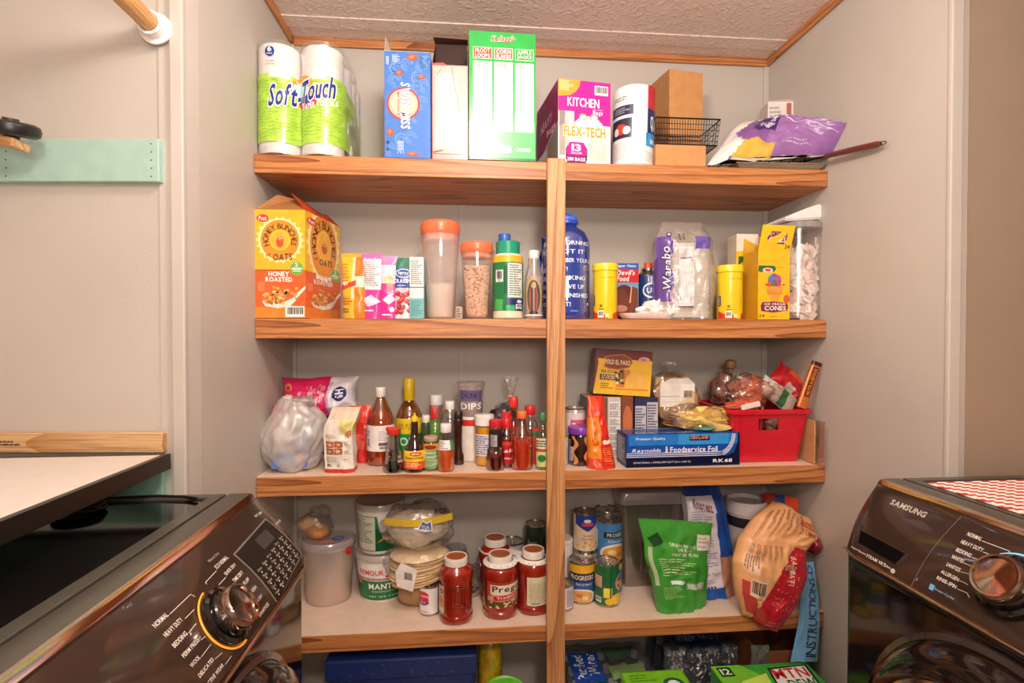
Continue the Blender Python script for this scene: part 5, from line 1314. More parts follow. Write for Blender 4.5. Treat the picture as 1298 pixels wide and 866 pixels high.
# oil bottle with yellow cap
y0 = D+.17
t, r, h, pf = bottle('oil_bottle', 'tall clear oil bottle with yellow flip cap and yellow green label', 'bottle', 517.5, 35, 479, Z, y0, [(.9, 0), (1, .03), (1, .46), (.95, .52), (.72, .62), (.45, .69), (.36, .72), (.35, .74)], clear('f0cf9a', .32, .04, .0), (.715, .995, .41), 'f2cc1c',
    [(.01, .01), (.95, .03), (.95, .46), (.01, .46)], M('c88e2c', .1, coat=.4, var=.1))
p = wraplabel(t, pf, h, .08, .50, PI*1.0); p.rect(0, .55, 1, 1, 'f2d22c', 1); p.rect(0, 0, 1, .55, '1f9a50', 1); p.text('100% PURE', .25, .68, .65, .86, 'a87a1c', 2); p.text('OIL', .3, .2, .7, .45, 'e8f4d8', 2, bold=.03); p.build()
# soy sauce bottle
y0 = fy(499, 601)
t, r, h, pf = bottle('soy_sauce_bottle', 'small flared glass soy sauce bottle with red pour cap, nearly black inside', 'bottle', 498.5, 27, 541, Z, y0, [(.92, 0), (1, .03), (.99, .12), (.80, .45), (.60, .68), (.52, .80), (.56, .84)], clear('e6dcd4', .35, .04, 0), (.83, .97, .66), 'e03a2c',
    [(.01, .01), (.93, .03), (.92, .12), (.84, .26), (.01, .26)], M('140a08', .1, coat=.5))
o = box('spout', -r*.75, r*.2, -.004, .004, h*.90, h*.99, M('d83428', .4), t, .002)
p = wraplabel(t, pf, h, .12, .55, PI*.9); p.text('SOY', .72, .45, .9, .6, 'f0e8e0', 2, rot=0, bold=.03); p.text('SAUCE', .70, .25, .92, .38, 'f0e8e0', 2); p.lines(.18, .2, .4, .95, 9, 'c8b49a', 2); p.build()
# seasoning bottle
y0 = fy(525, 600)
t, r, h, pf = bottle('seasoning_bottle', 'dark brown square shouldered bottle with yellow nozzle and yellow red label', 'bottle', 525, 26, 524, Z, y0, [(.95, 0), (1, .02), (1, .33), (.85, .42), (.5, .55), (.37, .66), (.33, .85), (.32, .86)], M('2e120c', .08, coat=1, var=.1), (.855, .93, .38), 'f2c41c', sq=.1)
lathe('nozzle_tip', [(r*.3, h*.93), (r*.12, h*.96), (r*.1, h), (.0005, h)], M('f2c41c', .4), t, 16)
p = wraplabel(t, [(a*1.08, b) for a, b in pf], h, .06, .37, PI*.8); p.rect(0, 0, 1, 1, 'f4c62c', 1); p.rect(0, 0, 1, .42, 'e05a2a', 2); p.ell(.58, .84, .22, .12, 'c8402c', 3); p.text('MAGGI', .44, .79, .72, .89, 'f8e8a0', 4); p.text('Seasoning', .16, .52, .88, .70, '4a2410', 3, bold=.03); p.lines(.2, .1, .9, .38, 3, 'f8d8a0', 3); p.build()
# jar with orange and green label
y0 = fy(547, 598)
t, r, h, pf = bottle('salsa_jar', 'slim glass jar of green sauce with orange and green label', 'jar', 546, 20, 553, Z, y0, [(.9, 0), (1, .03), (1, .80), (.85, .86)], clear('e0ead0', .3, .05, 0), (.86, .99, .92), 'c8a890',
    [(.01, .01), (.93, .03), (.93, .8), (.01, .8)], M('6a7a30', .3, var=.3))
p = wraplabel(t, pf, h, .08, .80, PI*.9); p.rect(0, .74, 1, 1, 'f0a02c', 1); p.ell(.5, .86, .28, .09, '8a3a20', 2); p.rect(0, 0, 1, .74, '7aa86a', 1); p.text('Spicy', .15, .56, .8, .70, 'e8f4e0', 2, bold=.03, shear=.2); p.text('Ranch', .15, .42, .8, .54, 'e8f4e0', 2, bold=.03, shear=.2); p.rect(0, .12, 1, .36, 'b8cc9a', 2); p.lines(.1, .15, .9, .33, 3, '4a6a3a', 3); p.build()
# orange spice bottle
y0 = fy(566, 600)
t, r, h, pf = bottle('chili_powder_bottle', 'small bottle of bright orange powder with white cap', 'bottle', 565, 22, 537, Z, y0, [(.88, 0), (1, .03), (1, .45), (.93, .55), (.74, .66), (.74, .82)], clear('f6ece4', .3, .05, 0), (.81, .995, .64), 'ece6e2',
    [(.01, .01), (.93, .03), (.93, .44), (.01, .46)], M('ee6a1c', .7, var=.15, bump=.3, bscale=250))
p = wraplabel(t, pf, h, .46, .66, PI*.9, 0, .0005); p.rect(.05, -.0, .72, 1, 'eee6e4', 1); p.rect(.74, 0, .95, 1, '3a9a5a', 1); p.lines(.1, .1, .6, .9, 5, '8a4a4a', 2); p.build()
# green shaker with red band cap
y0 = fy(551, 585)
t, r, h, pf = bottle('chili_sauce_bottle', 'green bottle with red collar and small white tip, behind the orange powder bottle', 'bottle', 551, 26, 510, Z, y0+.0, [(.9, 0), (1, .03), (1, .42), (.95, .55), (.6, .66), (.42, .70)], M('5a8238', .2, coat=.5), (.70, .90, .46), 'dc2a28')
lathe('tip', [(r*.34, h*.90), (r*.34, h*.99), (.0005, h*.995)], M('f0ece6', .4), t, 20)
# rear white-capped bottles
t, r, h, pf = bottle('pink_spice_bottle', 'spice bottle with wide white cap rising behind the red collared bottle', 'bottle', 553, 17, 500, Z, D+.155, [(.95, 0), (1, .02), (1, .84)], clear('f0c8c0', .3, .05, .2), (.83, .99, .95), 'eee8e6', [(.01, .01), (.92, .02), (.92, .6), (.01, .6)], M('c87868', .7))
t, r, h, pf = bottle('clear_spice_bottle', 'clear empty looking bottle with white cap behind the orange powder bottle', 'bottle', 570, 24, 508, Z, D+.115, [(.9, 0), (1, .02), (1, .66), (.7, .80), (.48, .86)], clear('e8e8ea', .35, .04, .05), (.85, .99, .5), 'f0ece8')
t, r, h, pf = bottle('olive_bottle', 'dark green bottle with white cap next to oil bottle', 'bottle', 540, 12, 526, Z, D+.12, [(.9, 0), (1, .02), (1, .75), (.8, .84)], M('3a4a30', .25, coat=.4), (.83, .99, .8), 'e8e4dc')
# dark brown squeeze bottle
y0 = fy(581, 590)
t, r, h, pf = bottle('cocoa_syrup_bottle', 'dark brown narrow necked plastic bottle with dark cap', 'bottle', 581, 14, 522, Z, y0, [(1.0, 0), (1.02, .02), (1.02, .16), (.74, .24), (.66, .40), (.72, .7), (.92, .80), (.8, .86)], M('3a1a12', .18, coat=.6), (.85, .995, .8), '2c1410')
# yellow canister pair
y0 = fy(597, 583)
t, r, h, pf = bottle('bouillon_jar', 'yellow labelled jar under the small deli tub', 'jar', 597, 18, 531, Z, y0, [(.95, 0), (1, .02), (1, .82), (.96, .86)], M('f4cc2c', .3, coat=.3), (.84, .99, 1.04), 'f2c024')
p = wraplabel(t, pf, h, .1, .8, PI); p.rect(.1, .58, .95, .95, 'ece2e0', 1); p.lines(.15, .62, .9, .9, 4, 'c89090', 2); p.bars(.62, .06, .9, .4, 1); p.rect(0, .44, 1, .48, 'd8a818', 1); p.build()
bj = t.location.z+h
y0 = fy(613, 592)
t, r, h, pf = bottle('bouillon_jar', 'yellow powder jar with tall white lid and white nutrition label', 'jar', 614, 24, 525, Z, y0, [(.9, 0), (.97, .02), (.97, .78)], clear('fbf2e0', .25, .05, .0), (.78, .99, 1.05), 'f2ece4', [(.01, .01), (.93, .02), (.93, .76), (.01, .76)], M('f2b41c', .6))
p = wraplabel(t, pf, h, .2, .62, PI); p.rect(.1, 0, .8, 1, 'e6e2ea', 1); p.lines(.14, .05, .76, .95, 9, '5a5470', 2); p.build()
# red topped can with deli tub on it
t, r, h, pf = bottle('red_band_can', 'short can with red and white lid carrying the clear deli tub', 'can', 597, 32, 527, Z, D+.12, [(.95, 0), (1, .01), (1, .96), (.95, 1)], M('e8dcd4', .35, coat=.3))
p = wraplabel(t, pf, h, .80, .94, PI*1.2); p.rect(0, 0, 1, 1, 'd8302c', 1); p.build()
zt = t.location.z+h+.001
xa, xb = at(579, 486, D+.13).x, at(615, 486, D+.13).x; r = (xb-xa)/2; hh = at(597, 484, D+.12+r).z-zt
t = thing('deli_tub', 'small clear plastic deli tub with purple white lettering stacked at the back', 'tub', ((xa+xb)/2, D+.118+r, zt))
pf = [(r*.78, 0), (r*.8, .002), (r*.97, hh*.9), (r*1.02, hh*.91), (r*1.02, hh)]
lathe('tub', pf, clear('f6ecea', .3, .06, .25), t, 40); lathe('contents', [(.001, .003), (r*.76, .003), (r*.86, hh*.5), (.001, hh*.5)], M('c8a898', .8, bump=.5), t, 30)
p = wraplabel(t, pf, hh, .12, .8, PI*.8); p.rect(.1, .5, .9, .98, '6a5f84', 1); p.text('CHUNKY', .15, .62, .85, .86, '3a3050', 2, bold=.03); p.text('DIPS', .12, .12, .88, .42, 'f4f0f2', 2, bold=.045, out='6a6070', ow=.09); p.build()
# bag of dark raisins with knot
c = at(640, 540, D+.2)
t = thing('raisin_bag', 'clear knotted bag of dark red raisins at the back behind red capped bottles', 'bag', (at(638, 520, D+.19).x, D+.21, Z+.001))
blob(t, 'dark_raisins', (0, .0, .085), (.058, .045, .07), M('3c1820', .4, coat=.4, var=.4, bump=1, bscale=90), .2, 20, 3, 4, flat=0)
blob(t, 'film', (0, 0, .088), (.063, .05, .078), FILM, .22, 16, 5, 4, flat=0)
kz = at(648, 498, D+.2).z-Z
knot(t, (at(648, 498, D+.2).x-t.location.x, 0, kz-.004), .019, FILMM, 3, .05)
# small amber bottle
y0 = fy(628, 602)
t, r, h, pf = bottle('vanilla_bottle', 'small round amber glass bottle with red cap and black label on its neck', 'bottle', 628.5, 23, 532, Z, y0, [(.9, 0), (1, .03), (1, .28), (.92, .40), (.72, .46), (.7, .80), (.62, .86)], clear('d8875a', .35, .03, 0), (.84, .995, .74), 'd82a34', [(.01, .01), (.95, .03), (.95, .26), (.85, .38), (.01, .38)], M('8a2c10', .1, coat=.5, var=.3))
p = wraplabel(t, pf, h, .46, .80, PI*1.1); p.rect(.0, 0, 1, 1, '2a1a1a', 0); p.rect(.22, .05, .55, .72, 'b8aeb0', 1); p.lines(.25, .1, .52, .68, 8, '4a4244', 2); p.build()
# red capped hot sauce bottles
y0 = fy(642, 594)
t, r, h, pf = bottle('taco_sauce_bottle', 'red capped sauce bottle with red label, left of the orange capped bottle', 'bottle', 642, 20, 522, Z, y0, [(.9, 0), (1, .02), (1, .48), (.9, .56), (.6, .66), (.5, .70)], clear('f0c8b8', .3, .05, .0), (.70, .88, .6), 'dc2a30', [(.01, .01), (.94, .02), (.94, .5), (.01, .5)], M('8a1f1c', .2, coat=.4))
lathe('upper_cap', [(r*.58, h*.88), (r*.6, h*.985), (.0005, h*.99)], M('dc2a30', .35), t, nr=16, ridge=.04)
p = wraplabel(t, pf, h, .08, .48, PI); p.rect(0, 0, 1, 1, 'b41f22', 1); p.text('Salsa', .2, .5, .95, .66, 'f6ece4', 2, bold=.03, shear=.2); p.text('Picante', .4, .18, .95, .28, 'f6ece4', 2, shear=.2); p.rect(0, .82, 1, .98, 'd84038', 2); p.build()
t, r, h, pf = bottle('hot_sauce_bottle', 'slender necked pepper sauce bottle with red cap behind the orange capped bottle', 'bottle', 651, 19, 503, Z, D+.075, [(.9, 0), (1, .02), (1, .42), (.8, .52), (.52, .60), (.5, .84)], clear('ecc8b4', .3, .04, 0), (.84, .995, .62), 'e2342c', [(.01, .01), (.94, .02), (.94, .45), (.45, .6), (.01, .6)], M('c8462c', .2, coat=.4))
y0 = fy(662, 600)
t, r, h, pf = bottle('hot_sauce_bottle', 'clear bottle of bright orange hot sauce with orange cap beside the post', 'bottle', 662, 28, 521, Z, y0, [(.92, 0), (1, .02), (1, .55), (.92, .62), (.56, .74), (.42, .82), (.42, .88)], clear('f6d8c0', .32, .04, 0), (.87, .995, .46), 'f2743c', [(.01, .01), (.96, .02), (.96, .53), (.01, .53)], M('d8481c', .15, coat=.6, var=.12))
t, r, h, pf = bottle('chili_sauce_bottle', 'clear shouldered bottle with red cap just right of orange capped bottle', 'bottle', 672, 22, 514, Z, D+.105, [(.9, 0), (1, .02), (1, .55), (.85, .66), (.5, .78), (.46, .84)], clear('e6dcd8', .3, .05, .05), (.83, .995, .6), 'd82a30')
y0 = fy(688, 599)
t, r, h, pf = bottle('jalapeno_bottle', 'green capped pepper sauce bottle half hidden behind the post', 'bottle', 688, 17, 523, Z, y0, [(.9, 0), (1, .02), (1, .58), (.6, .72), (.42, .78), (.42, .86)], clear('e8ecd8', .3, .04, 0), (.85, .995, .48), '4a8a50', [(.01, .01), (.94, .02), (.94, .3), (.01, .3)], M('a8a868', .3))
p = wraplabel(t, pf, h, .06, .58, PI); p.rect(0, .0, 1, .5, 'ccd08a', 1); p.ell(.4, .28, .2, .12, '2f7a3a', 2); p.rect(0, .5, 1, .6, 'b84a34', 2); p.rect(0, .6, 1, .95, 'dcd6b8', 1); p.lines(.1, .65, .9, .9, 3, '4a4a34', 2); p.build()
t, w, d, h = carton('rice_carton', 'red and white carton standing behind the green capped bottle', 'box', 675, 688, 545, Z, D+.075, .03, rot=0, col='d8402c', side='a82c20')
p = Print(t, faceS(w, d, h), w, h); p.ell(.9, .45, .5, .3, 'f2e4c8', 2); p.rect(0, .8, 1, .95, '3a7a4a', 2); p.build()

# ---- right of the post
t, r, h, pf = bottle('food_can', 'pink and white labelled can behind the purple lidded jar', 'can', 730, 26, 518, Z, D+.11, [(.97, 0), (1, .01), (1, .97), (.95, 1)], M('d8cdc6', .3, metal=.6))
lathe('rim', [(r, h-.001), (r*1.02, h), (r*1.02, h+.003), (r*.95, h+.003), (r*.94, h-.002), (.001, h-.002)], M('b8b0a8', .25, metal=.9), t, 36)
p = wraplabel(t, pf, h, .05, .93, PI); p.rect(0, 0, 1, 1, 'e8d8d8', 1); p.rect(.3, .5, 1, .85, 'd85a7a', 2); p.text('Evap', .35, .6, .8, .78, 'ffffff', 3); p.build()
y0 = fy(736, 592)
t, r, h, pf = bottle('swirl_spread_jar', 'jar of swirled chocolate and peanut spread with purple lid', 'jar', 737, 31, 541, Z, y0, [(.86, 0), (.96, .04), (.98, .12), (.98, .76), (.9, .84)], M('2a0f0a', .1, coat=1, var=.1))
lathe('lid', [(r*.98, h*.82), (r*1.0, h*.83), (r*1.0, h*.985), (r*.97, h), (.001, h)], M('7a3fae', .3, coat=.4), t, nr=40, ridge=.015)
p = wraplabel(t, pf, h, .04, .78, PI)
for u0, ph in ((.28, 0), (.62, 1.3), (.9, 2.2)):
    pts = [(u0+.06*math.sin(k*.9+ph), k/12) for k in range(13)]; p.add([(u-.045-.02*math.sin(k), v) for k, (u, v) in enumerate(pts)]+[(u+.05, v) for u, v in pts[::-1]], [tuple(range(26))], 'c88a50', 1)
p.rect(.66, .1, 1, .72, '6a2a9a', 3); p.text('Swirl', .68, .3, .8, .68, 'f4d8a0', 4, rot=90, bold=.03); p.text('Goobers', .84, .15, .94, .68, 'f4a040', 4, rot=90, bold=.03); p.rect(.10, .12, .24, .62, 'c8bed0', 3); p.lines(.11, .14, .23, .6, 8, '5a5060', 4); p.build()
t, r, h, pf = bottle('food_can', 'pale can mostly hidden by the post, left of the purple lidded jar', 'can', 713, 14, 556, Z, fy(720, 590)+.005, [(.97, 0), (1, .01), (1, .97), (.95, 1)], M('dcd0c4', .35, metal=.2))
# orange red pouch
def orr(u, v, s):
    if s == 0 and u < .48+.2*(v-.5): return 'f08a2c' if .15 < v < .72 else 'e0502c'
    return 'd8281c'
y0 = fy(775, 596)
t, S, w, h = pouch_item('cracker_pouch', 'orange and red foil pouch leaning against the foil wrap box', 'bag', 755, 787, 505, Z, y0, .06, orr, R(10), amp=.006, seed=17, edge=.0, taper=lambda v: 1.15-.55*v, bend=lambda q, u, v: q+Vector((-.008-.012*v, .02*v, 0)))
p = Print(t, S, w, h, lift=.0008); p.text('Cheez', .12, .32, .34, .66, 'c8601c', 2, rot=90, shear=.2, bold=.02); p.poly([(.5, .38), (.62, .40), (.75, .385), (.9, .4), (.88, .35), (.7, .34), (.55, .33)], 'f4e6da', 3); p.lines(.5, .06, .95, .3, 8, 'f0a050', 3, 4, .3); p.build()
# cartons behind
t, w, d, h = carton('nutrition_carton', 'white carton with printed nutrition table, supporting the taco shell carton', 'box', 745, 787, 504, Z, D+.125, .11, col='cfc4bc', side='5a4a50', top='e6ac70', rough=.4)
p = Print(t, faceS(w, d, h), w, h); p.rect(0, 0, .18, 1, '4a3a44', 1); p.rect(.2, 0, .6, 1, '7a5a40', 1); p.rect(.64, .03, .98, .93, 'ece6e0', 2)
for k in range(7): p.lines(.66, .06+.125*k, .96, .15+.125*k, 4, '6a6460', 3, k); p.rect(.64, .05+.125*k, .98, .056+.125*k, '4a4440', 3)
p.build(); ztaco = Z+h+.002
t, w, d, h = carton('blue_dinner_carton', 'dark blue side carton with white nutrition panels behind the foil wrap box', 'box', 805, 834, 504, Z, D+.115, .06, rot=R(-4), col='2a2c58', side='1f2044', top='3a2a3a')
p = Print(t, faceS(w, d, h), w, h); p.rect(.02, .10, .48, .86, 'c9c3cc', 2); p.rect(.52, .16, .98, .92, 'c9c3cc', 2)
p.lines(.04, .13, .46, .83, 16, '4a4658', 3, 3); p.lines(.54, .19, .96, .89, 16, '4a4658', 3, 5); p.build()
t, w, d, h = carton('brown_dinner_carton', 'brown and orange carton between white nutrition carton and dark blue carton', 'box', 788, 803, 503, Z, D+.12, .07, rot=R(3), col='8a4a30', side='5a3020', top='c88a50')
p = Print(t, faceS(w, d, h), w, h); p.rect(0, 0, 1, .35, '34508a', 1); p.ell(.5, .6, .4, .25, 'c8744a', 2); p.lines(.1, .05, .9, .3, 4, 'dcd8e0', 2); p.build()
# taco shell carton
c, w, h = spot(752, 822, 446, at(785, 498, D+.12).z, D+.125, .09, R(-6))
t = thing('taco_shell_carton', 'yellow and dark red taco shell carton tilted on top of the other cartons', 'box', (c.x+.002, c.y, ztaco), R(-6), ry=R(3.5))
h = at(785, 445, D+.12).z-ztaco-.004
t.location.z += .005
bm = bmesh.new(); box_bm(bm, -w/2, w/2, -.045, .045, 0, h, .0012); bm_obj('carton', bm, M('7a1f24', .35), t)
p = Print(t, faceS(w, .09, h), w, h); p.rect(0, 0, 1, .98, 'f2bc2c', 1); p.rect(0, .80, 1, 1, '7a2024', 2); p.poly([(0, .05), (.06, .7), (.02, .98), (0, 1)], '7a2024', 3)
p.poly([(.15, .62), (.2, .76), (.14, .84), (.3, .90), (.5, .92), (.62, .84), (.66, .74), (.6, .62), (.4, .56), (.25, .57)], 'b8642c', 3); p.poly([(.18, .65), (.23, .76), (.18, .82), (.32, .87), (.5, .89), (.6, .82), (.63, .74), (.57, .64), (.4, .59), (.26, .60)], '8a3a24', 4)
p.text('OLD EL PASO', .20, .68, .62, .79, 'f4e0a8', 5, bold=.045, slant=-.01); p.text('10', .12, .48, .2, .55, '5a2c14', 4, bold=.03); p.lines(.22, .48, .42, .55, 2, '8a5a24', 4); p.rect(.1, .32, .4, .45, '5a2430', 4); p.text('STAND', .13, .39, .36, .44, 'f0dcb0', 5, bold=.03); p.text('N STUFF', .13, .335, .37, .385, 'f0dcb0', 5, bold=.03)
p.lines(.12, .12, .34, .26, 3, '8a6424', 4, 3); p.ell(.86, .82, .1, .06, 'e8a89a', 4); p.lines(.8, .79, .92, .85, 2, '8a3a34', 5)
for (cx, cy, k) in ((.55, .3, 0), (.78, .3, 1)):
    p.poly([(cx-.16, cy-.13), (cx-.15, cy+.05), (cx-.04, cy+.26), (cx+.06, cy+.28), (cx+.12, cy+.15), (cx+.14, cy-.12)], 'd8882c' if not k else 'f0b44a', 4); p.poly([(cx-.02, cy-.14), (cx+.02, cy+.1), (cx+.1, cy+.24), (cx+.16, cy+.1), (cx+.17, cy-.14)], 'f2b850', 5)
rd = random.Random(3)
for k in range(24): p.ell(.36+rd.uniform(0, .16), .26+rd.uniform(0, .3), .03, .03, rd.choice(['a8342c', '6a8a3a', 'f0e0b0', '5a2a1c']), 6+k % 3, 8)
p.rect(.38, .12, .96, .15, 'e8801c', 6); p.build()
# foil wrap box
y0 = fy(860, 597); yl = y0
xa, xb = at(795, 590, y0).x, at(941, 590, y0).x; w = xb-xa; h = at(870, 551, y0).z-Z; d = .085; rot = R(-1.5)
rot = math.atan2(on(940, 593, Z).y-on(800, 598, Z).y, w)
y0 = on(800, 598, Z).y
y0 = max(D+.004, y0)
t = thing('foil_wrap_box', 'long blue foodservice foil box along the front edge of the shelf', 'box', ((xa+xb)/2-math.sin(.03)*d/2, y0+.004+d/2+abs(math.sin(rot)*w/2), Z+.001), R(1.5))
bm = bmesh.new(); box_bm(bm, -w/2, w/2, -d/2, d/2, 0, h, .001); bm_obj('carton', bm, M('16346e', .2, coat=.3), t)
p = Print(t, faceS(w, d, h), w, h, rough=.22)
p.rect(0, .0, 1, .30, '101636', 1); p.rect(0, .30, 1, 1, '1a4fa8', 1); p.rect(.02, .66, .98, .98, '2a7cd0', 2); p.rect(.45, .66, .9, .98, '3c9ae0', 3)
for k in range(3):
    v = .30+.055*k
    p.rect(0, v, .80, v+.022, 'e8e4ec', 4)
    pts = [(.80+(.155-.012*k)*math.sin(a), v+(.98-v)*(1-math.cos(a))**1.0) for a in [i/10*PI/2 for i in range(11)]]
    p.add(pts+[(x+.006, y-.02 if y > v+.02 else y+.022) for x, y in pts][::-1], [tuple(range(22))], 'e8e4ec', 4)
p.poly([(.93, .0), (1, 0), (1, 1), (.985, 1), (.98, .7), (.95, .4), (.88, .28), (.88, 0)], '101636', 3)
p.text('Reynolds', .045, .42, .30, .56, 'f0ecf0', 5, bold=.03, shear=.25); p.poly([(.32, .40), (.36, .44), (.355, .62), (.34, .62), (.34, .46)], 'cfd6ea', 5); p.text('Foodservice Foil', .38, .43, .80, .60, 'f4f2f6', 5, bold=.03)
p.text('Premium Quality', .08, .80, .34, .90, 'f0f2f8', 5, bold=.02, shear=.15); p.rect(.55, .78, .73, .93, '1a1c30', 5); p.text('KIRKLAND', .56, .83, .72, .92, 'd84040', 6, bold=.045, out='f0ecec', ow=.08)
p.text("62.9m2 (304mm x 304.8m) 1000 SQ FT (12 in x 1000 ft)", .06, .10, .56, .17, 'e0dce8', 5, bold=.02); p.text('RK611', .76, .09, .93, .20, 'f4f2f6', 5, bold=.045); p.build()
p = Print(t, faceS(w, d, h, 'top'), w, d, rough=.22); p.rect(0, 0, 1, 1, '1c4a94', 1); p.text('Reynolds  Foodservice Foil', .1, .1, .6, .3, 'dfe4f0', 2); p.rect(0, .9, 1, .94, 'dfe4f0', 2); p.build()
p = Print(t, faceS(w, d, h, 'left'), d, h, rough=.3, name='side_print'); p.rect(0, 0, 1, 1, '2a2f58', 1); p.rect(.08, .1, .9, .9, '8a8ca8', 2); p.lines(.12, .15, .86, .85, 8, 'e0e0ea', 3); p.build()
ztop = Z+h+.001+.001
# things on the foil box
def lump_pack(name, label, cat, pl, pr, pt, pb, y, col, fmat, seed, depth=.05, amp=.16, extra=None, zbase=None):
    xa, xb = at(pl, pb, y).x, at(pr, pb, y).x; zb = at((pl+pr)/2, pb, y).z if zbase is None else zbase; zt = at((pl+pr)/2, pt, y).z
    t = thing(name, label, cat, ((xa+xb)/2, y+depth, zb)); w = xb-xa; h = zt-zb
    blob(t, 'contents', (0, 0, h*.48), (w*.45, depth*.85, h*.46), M(col, .6, bump=.5) if isinstance(col, str) else col, amp, 18, seed, 4, flat=0)
    if fmat: blob(t, 'film', (0, 0, h*.5), (w*.51, depth, h*.54), fmat, amp*1.3, 15, seed+2, 4, flat=0)
    return t, w, h
t, w, h = lump_pack('tortilla_packet', 'clear packet of yellow corn tortillas drooping over the foil box right end', 'packet', 862, 938, 516, 550, D+.035, 'f0d070', clear('fff4e0', .3, .1, .08, .8, 30), 5, .042, .3, zbase=ztop)
for k in range(7):
    o = lathe('tortilla', [(.001, 0), (.036, 0), (.0365, .001), (.035, .002), (.001, .002)], M('f2d88a', .7, bump=.4), t, 28, (.045-.006*k, -.012, .004+.0042*k), sx=1.0, sy=.8)
    o.rotation_euler = (R(4+k), R(-6+3*k), 0)
blob(t, 'green_print', (-.012, -.032, .006), (.03, .012, .006), M('5a9a84', .4), .3, 14, 3, 3)
t, w, h = lump_pack('tostada_packet', 'flat packet of tan tostadas with blue label, under the bagged sandwich loaf', 'packet', 832, 895, 519, 547, D+.095, 'd8ac78', clear('fff4e0', .3, .1, .05, .8, 30), 12, .036, .12, zbase=Z+.001)
for o in t.children: o.scale.z = 1
t.location.z = ztop-.0; 
for k in range(5):
    o = lathe('tostada', [(.001, 0), (.048, 0), (.049, .0015), (.001, .002)], M(['d8a870', 'c89860', 'e2b880'][k % 3], .7, bump=.4), t, 28, (0, -.004, .012+.008*k)); o.rotation_euler = (R(5), R(2*k-4), 0)
box('blue_label', -.03, .018, -.038, -.034, .014, .030, M('2a48a8', .35), t, .001)
# bagged loaf with white barcode label
y = D+.125; c0 = at(855, 512, y); zb = c0.z
t = thing('bread_bag', 'small knotted clear bread bag with white barcode label on the cartons', 'bag', (c0.x, y+.05, zb))
t.location.z = at(855, 517, y).z
hh = at(855, 476, y).z-t.location.z; wd2 = at(883, 500, y).x-at(829, 500, y).x
box('sliced_bread', -wd2*.40, wd2*.42, -.034, .034, .002, hh*.95, M('d8b48a', .8, bump=.5), t, .008)
blob(t, 'film', (0, 0, hh*.52), (wd2*.53, .045, hh*.62), FILM, .16, 14, 9, 4, flat=0)
p = Print(t, lambda u, v: Vector(((u-.5)*wd2*.84-.001, -.076-.003*math.sin(u*5), .005+v*hh*.9)), wd2*.84, hh*.9, 10, 4)
p.rect(.02, .02, .98, .80, 'e8e0d6', 1); p.poly([(.02, .8), (.3, .98), (.8, .98), (.98, .8)], 'e0d8ce', 1); p.rect(.0, .36, .55, .38, '8aa08a', 2); p.rect(.1, .18, .55, .19, 'b0a89c', 2); p.rect(.58, .1, .98, .78, 'f2ece4', 2); p.bars(.64, .25, .92, .6, 3); p.build()
knot(t, (.004, 0, hh+.010), .02, FILM, 5, .028)

# red bin --------------------------------------------------------------
RED = M('d0182c', .35, coat=.2, var=.06)
pb_l, pb_r = on(942, 591, Z), on(1020, 586, Z)
zt_ = at(985, 521, D+.02).z; h = zt_-Z
yF = D+.028
xl_, xr_ = at(938, 590, yF).x, at(1017, 587, yF).x; xlt, xrt = at(932, 521, yF-.012).x, min(SX1-.012, at(1031, 517, yF-.012).x)
cx = (xl_+xr_)/2; t = thing('storage_bin', 'bright red plastic bin with handle slot holding snack bags', 'bin', (cx, yF+.115, Z+.001))
wb, wt, db, dt = (xr_-xl_)/2, (xrt-xlt)/2, .10, .118
# rows of a rounded rectangle
def rrect(a, b, rad, n=5):
    pts = []
    for cxx, cyy, s0 in ((a-rad, b-rad, 0), (-a+rad, b-rad, 90), (-a+rad, -b+rad, 180), (a-rad, -b+rad, 270)):
        for i in range(n+1): an = R(s0+90*i/n); pts.append((cxx+rad*math.cos(an), cyy+rad*math.sin(an)))
    return pts
def shell(t, name, levels, mat, thick=.002, hole=None):
    rows = []
    for a, b, rad, z in levels: rows.append([(x, y, z) for x, y in rrect(a, b, rad)])
    for a, b, rad, z in levels[::-1]: rows.append([(x, y, max(z, .003)) for x, y in rrect(a-thick, b-thick, rad)])
    vs = [v for r_ in rows for v in r_]; n = len(rows[0]); fs = []
    for j in range(len(rows)-1):
        for i in range(n):
            i2 = (i+1) % n; q = (j*n+i, j*n+i2, (j+1)*n+i2, (j+1)*n+i)
            fs.append(q)
    fs.append(tuple(range(n))[::-1]); fs.append(tuple((len(rows)-1)*n+i for i in range(n)))
    return mesh_obj(name, vs, fs, mat, t, smooth=True, auto=40)
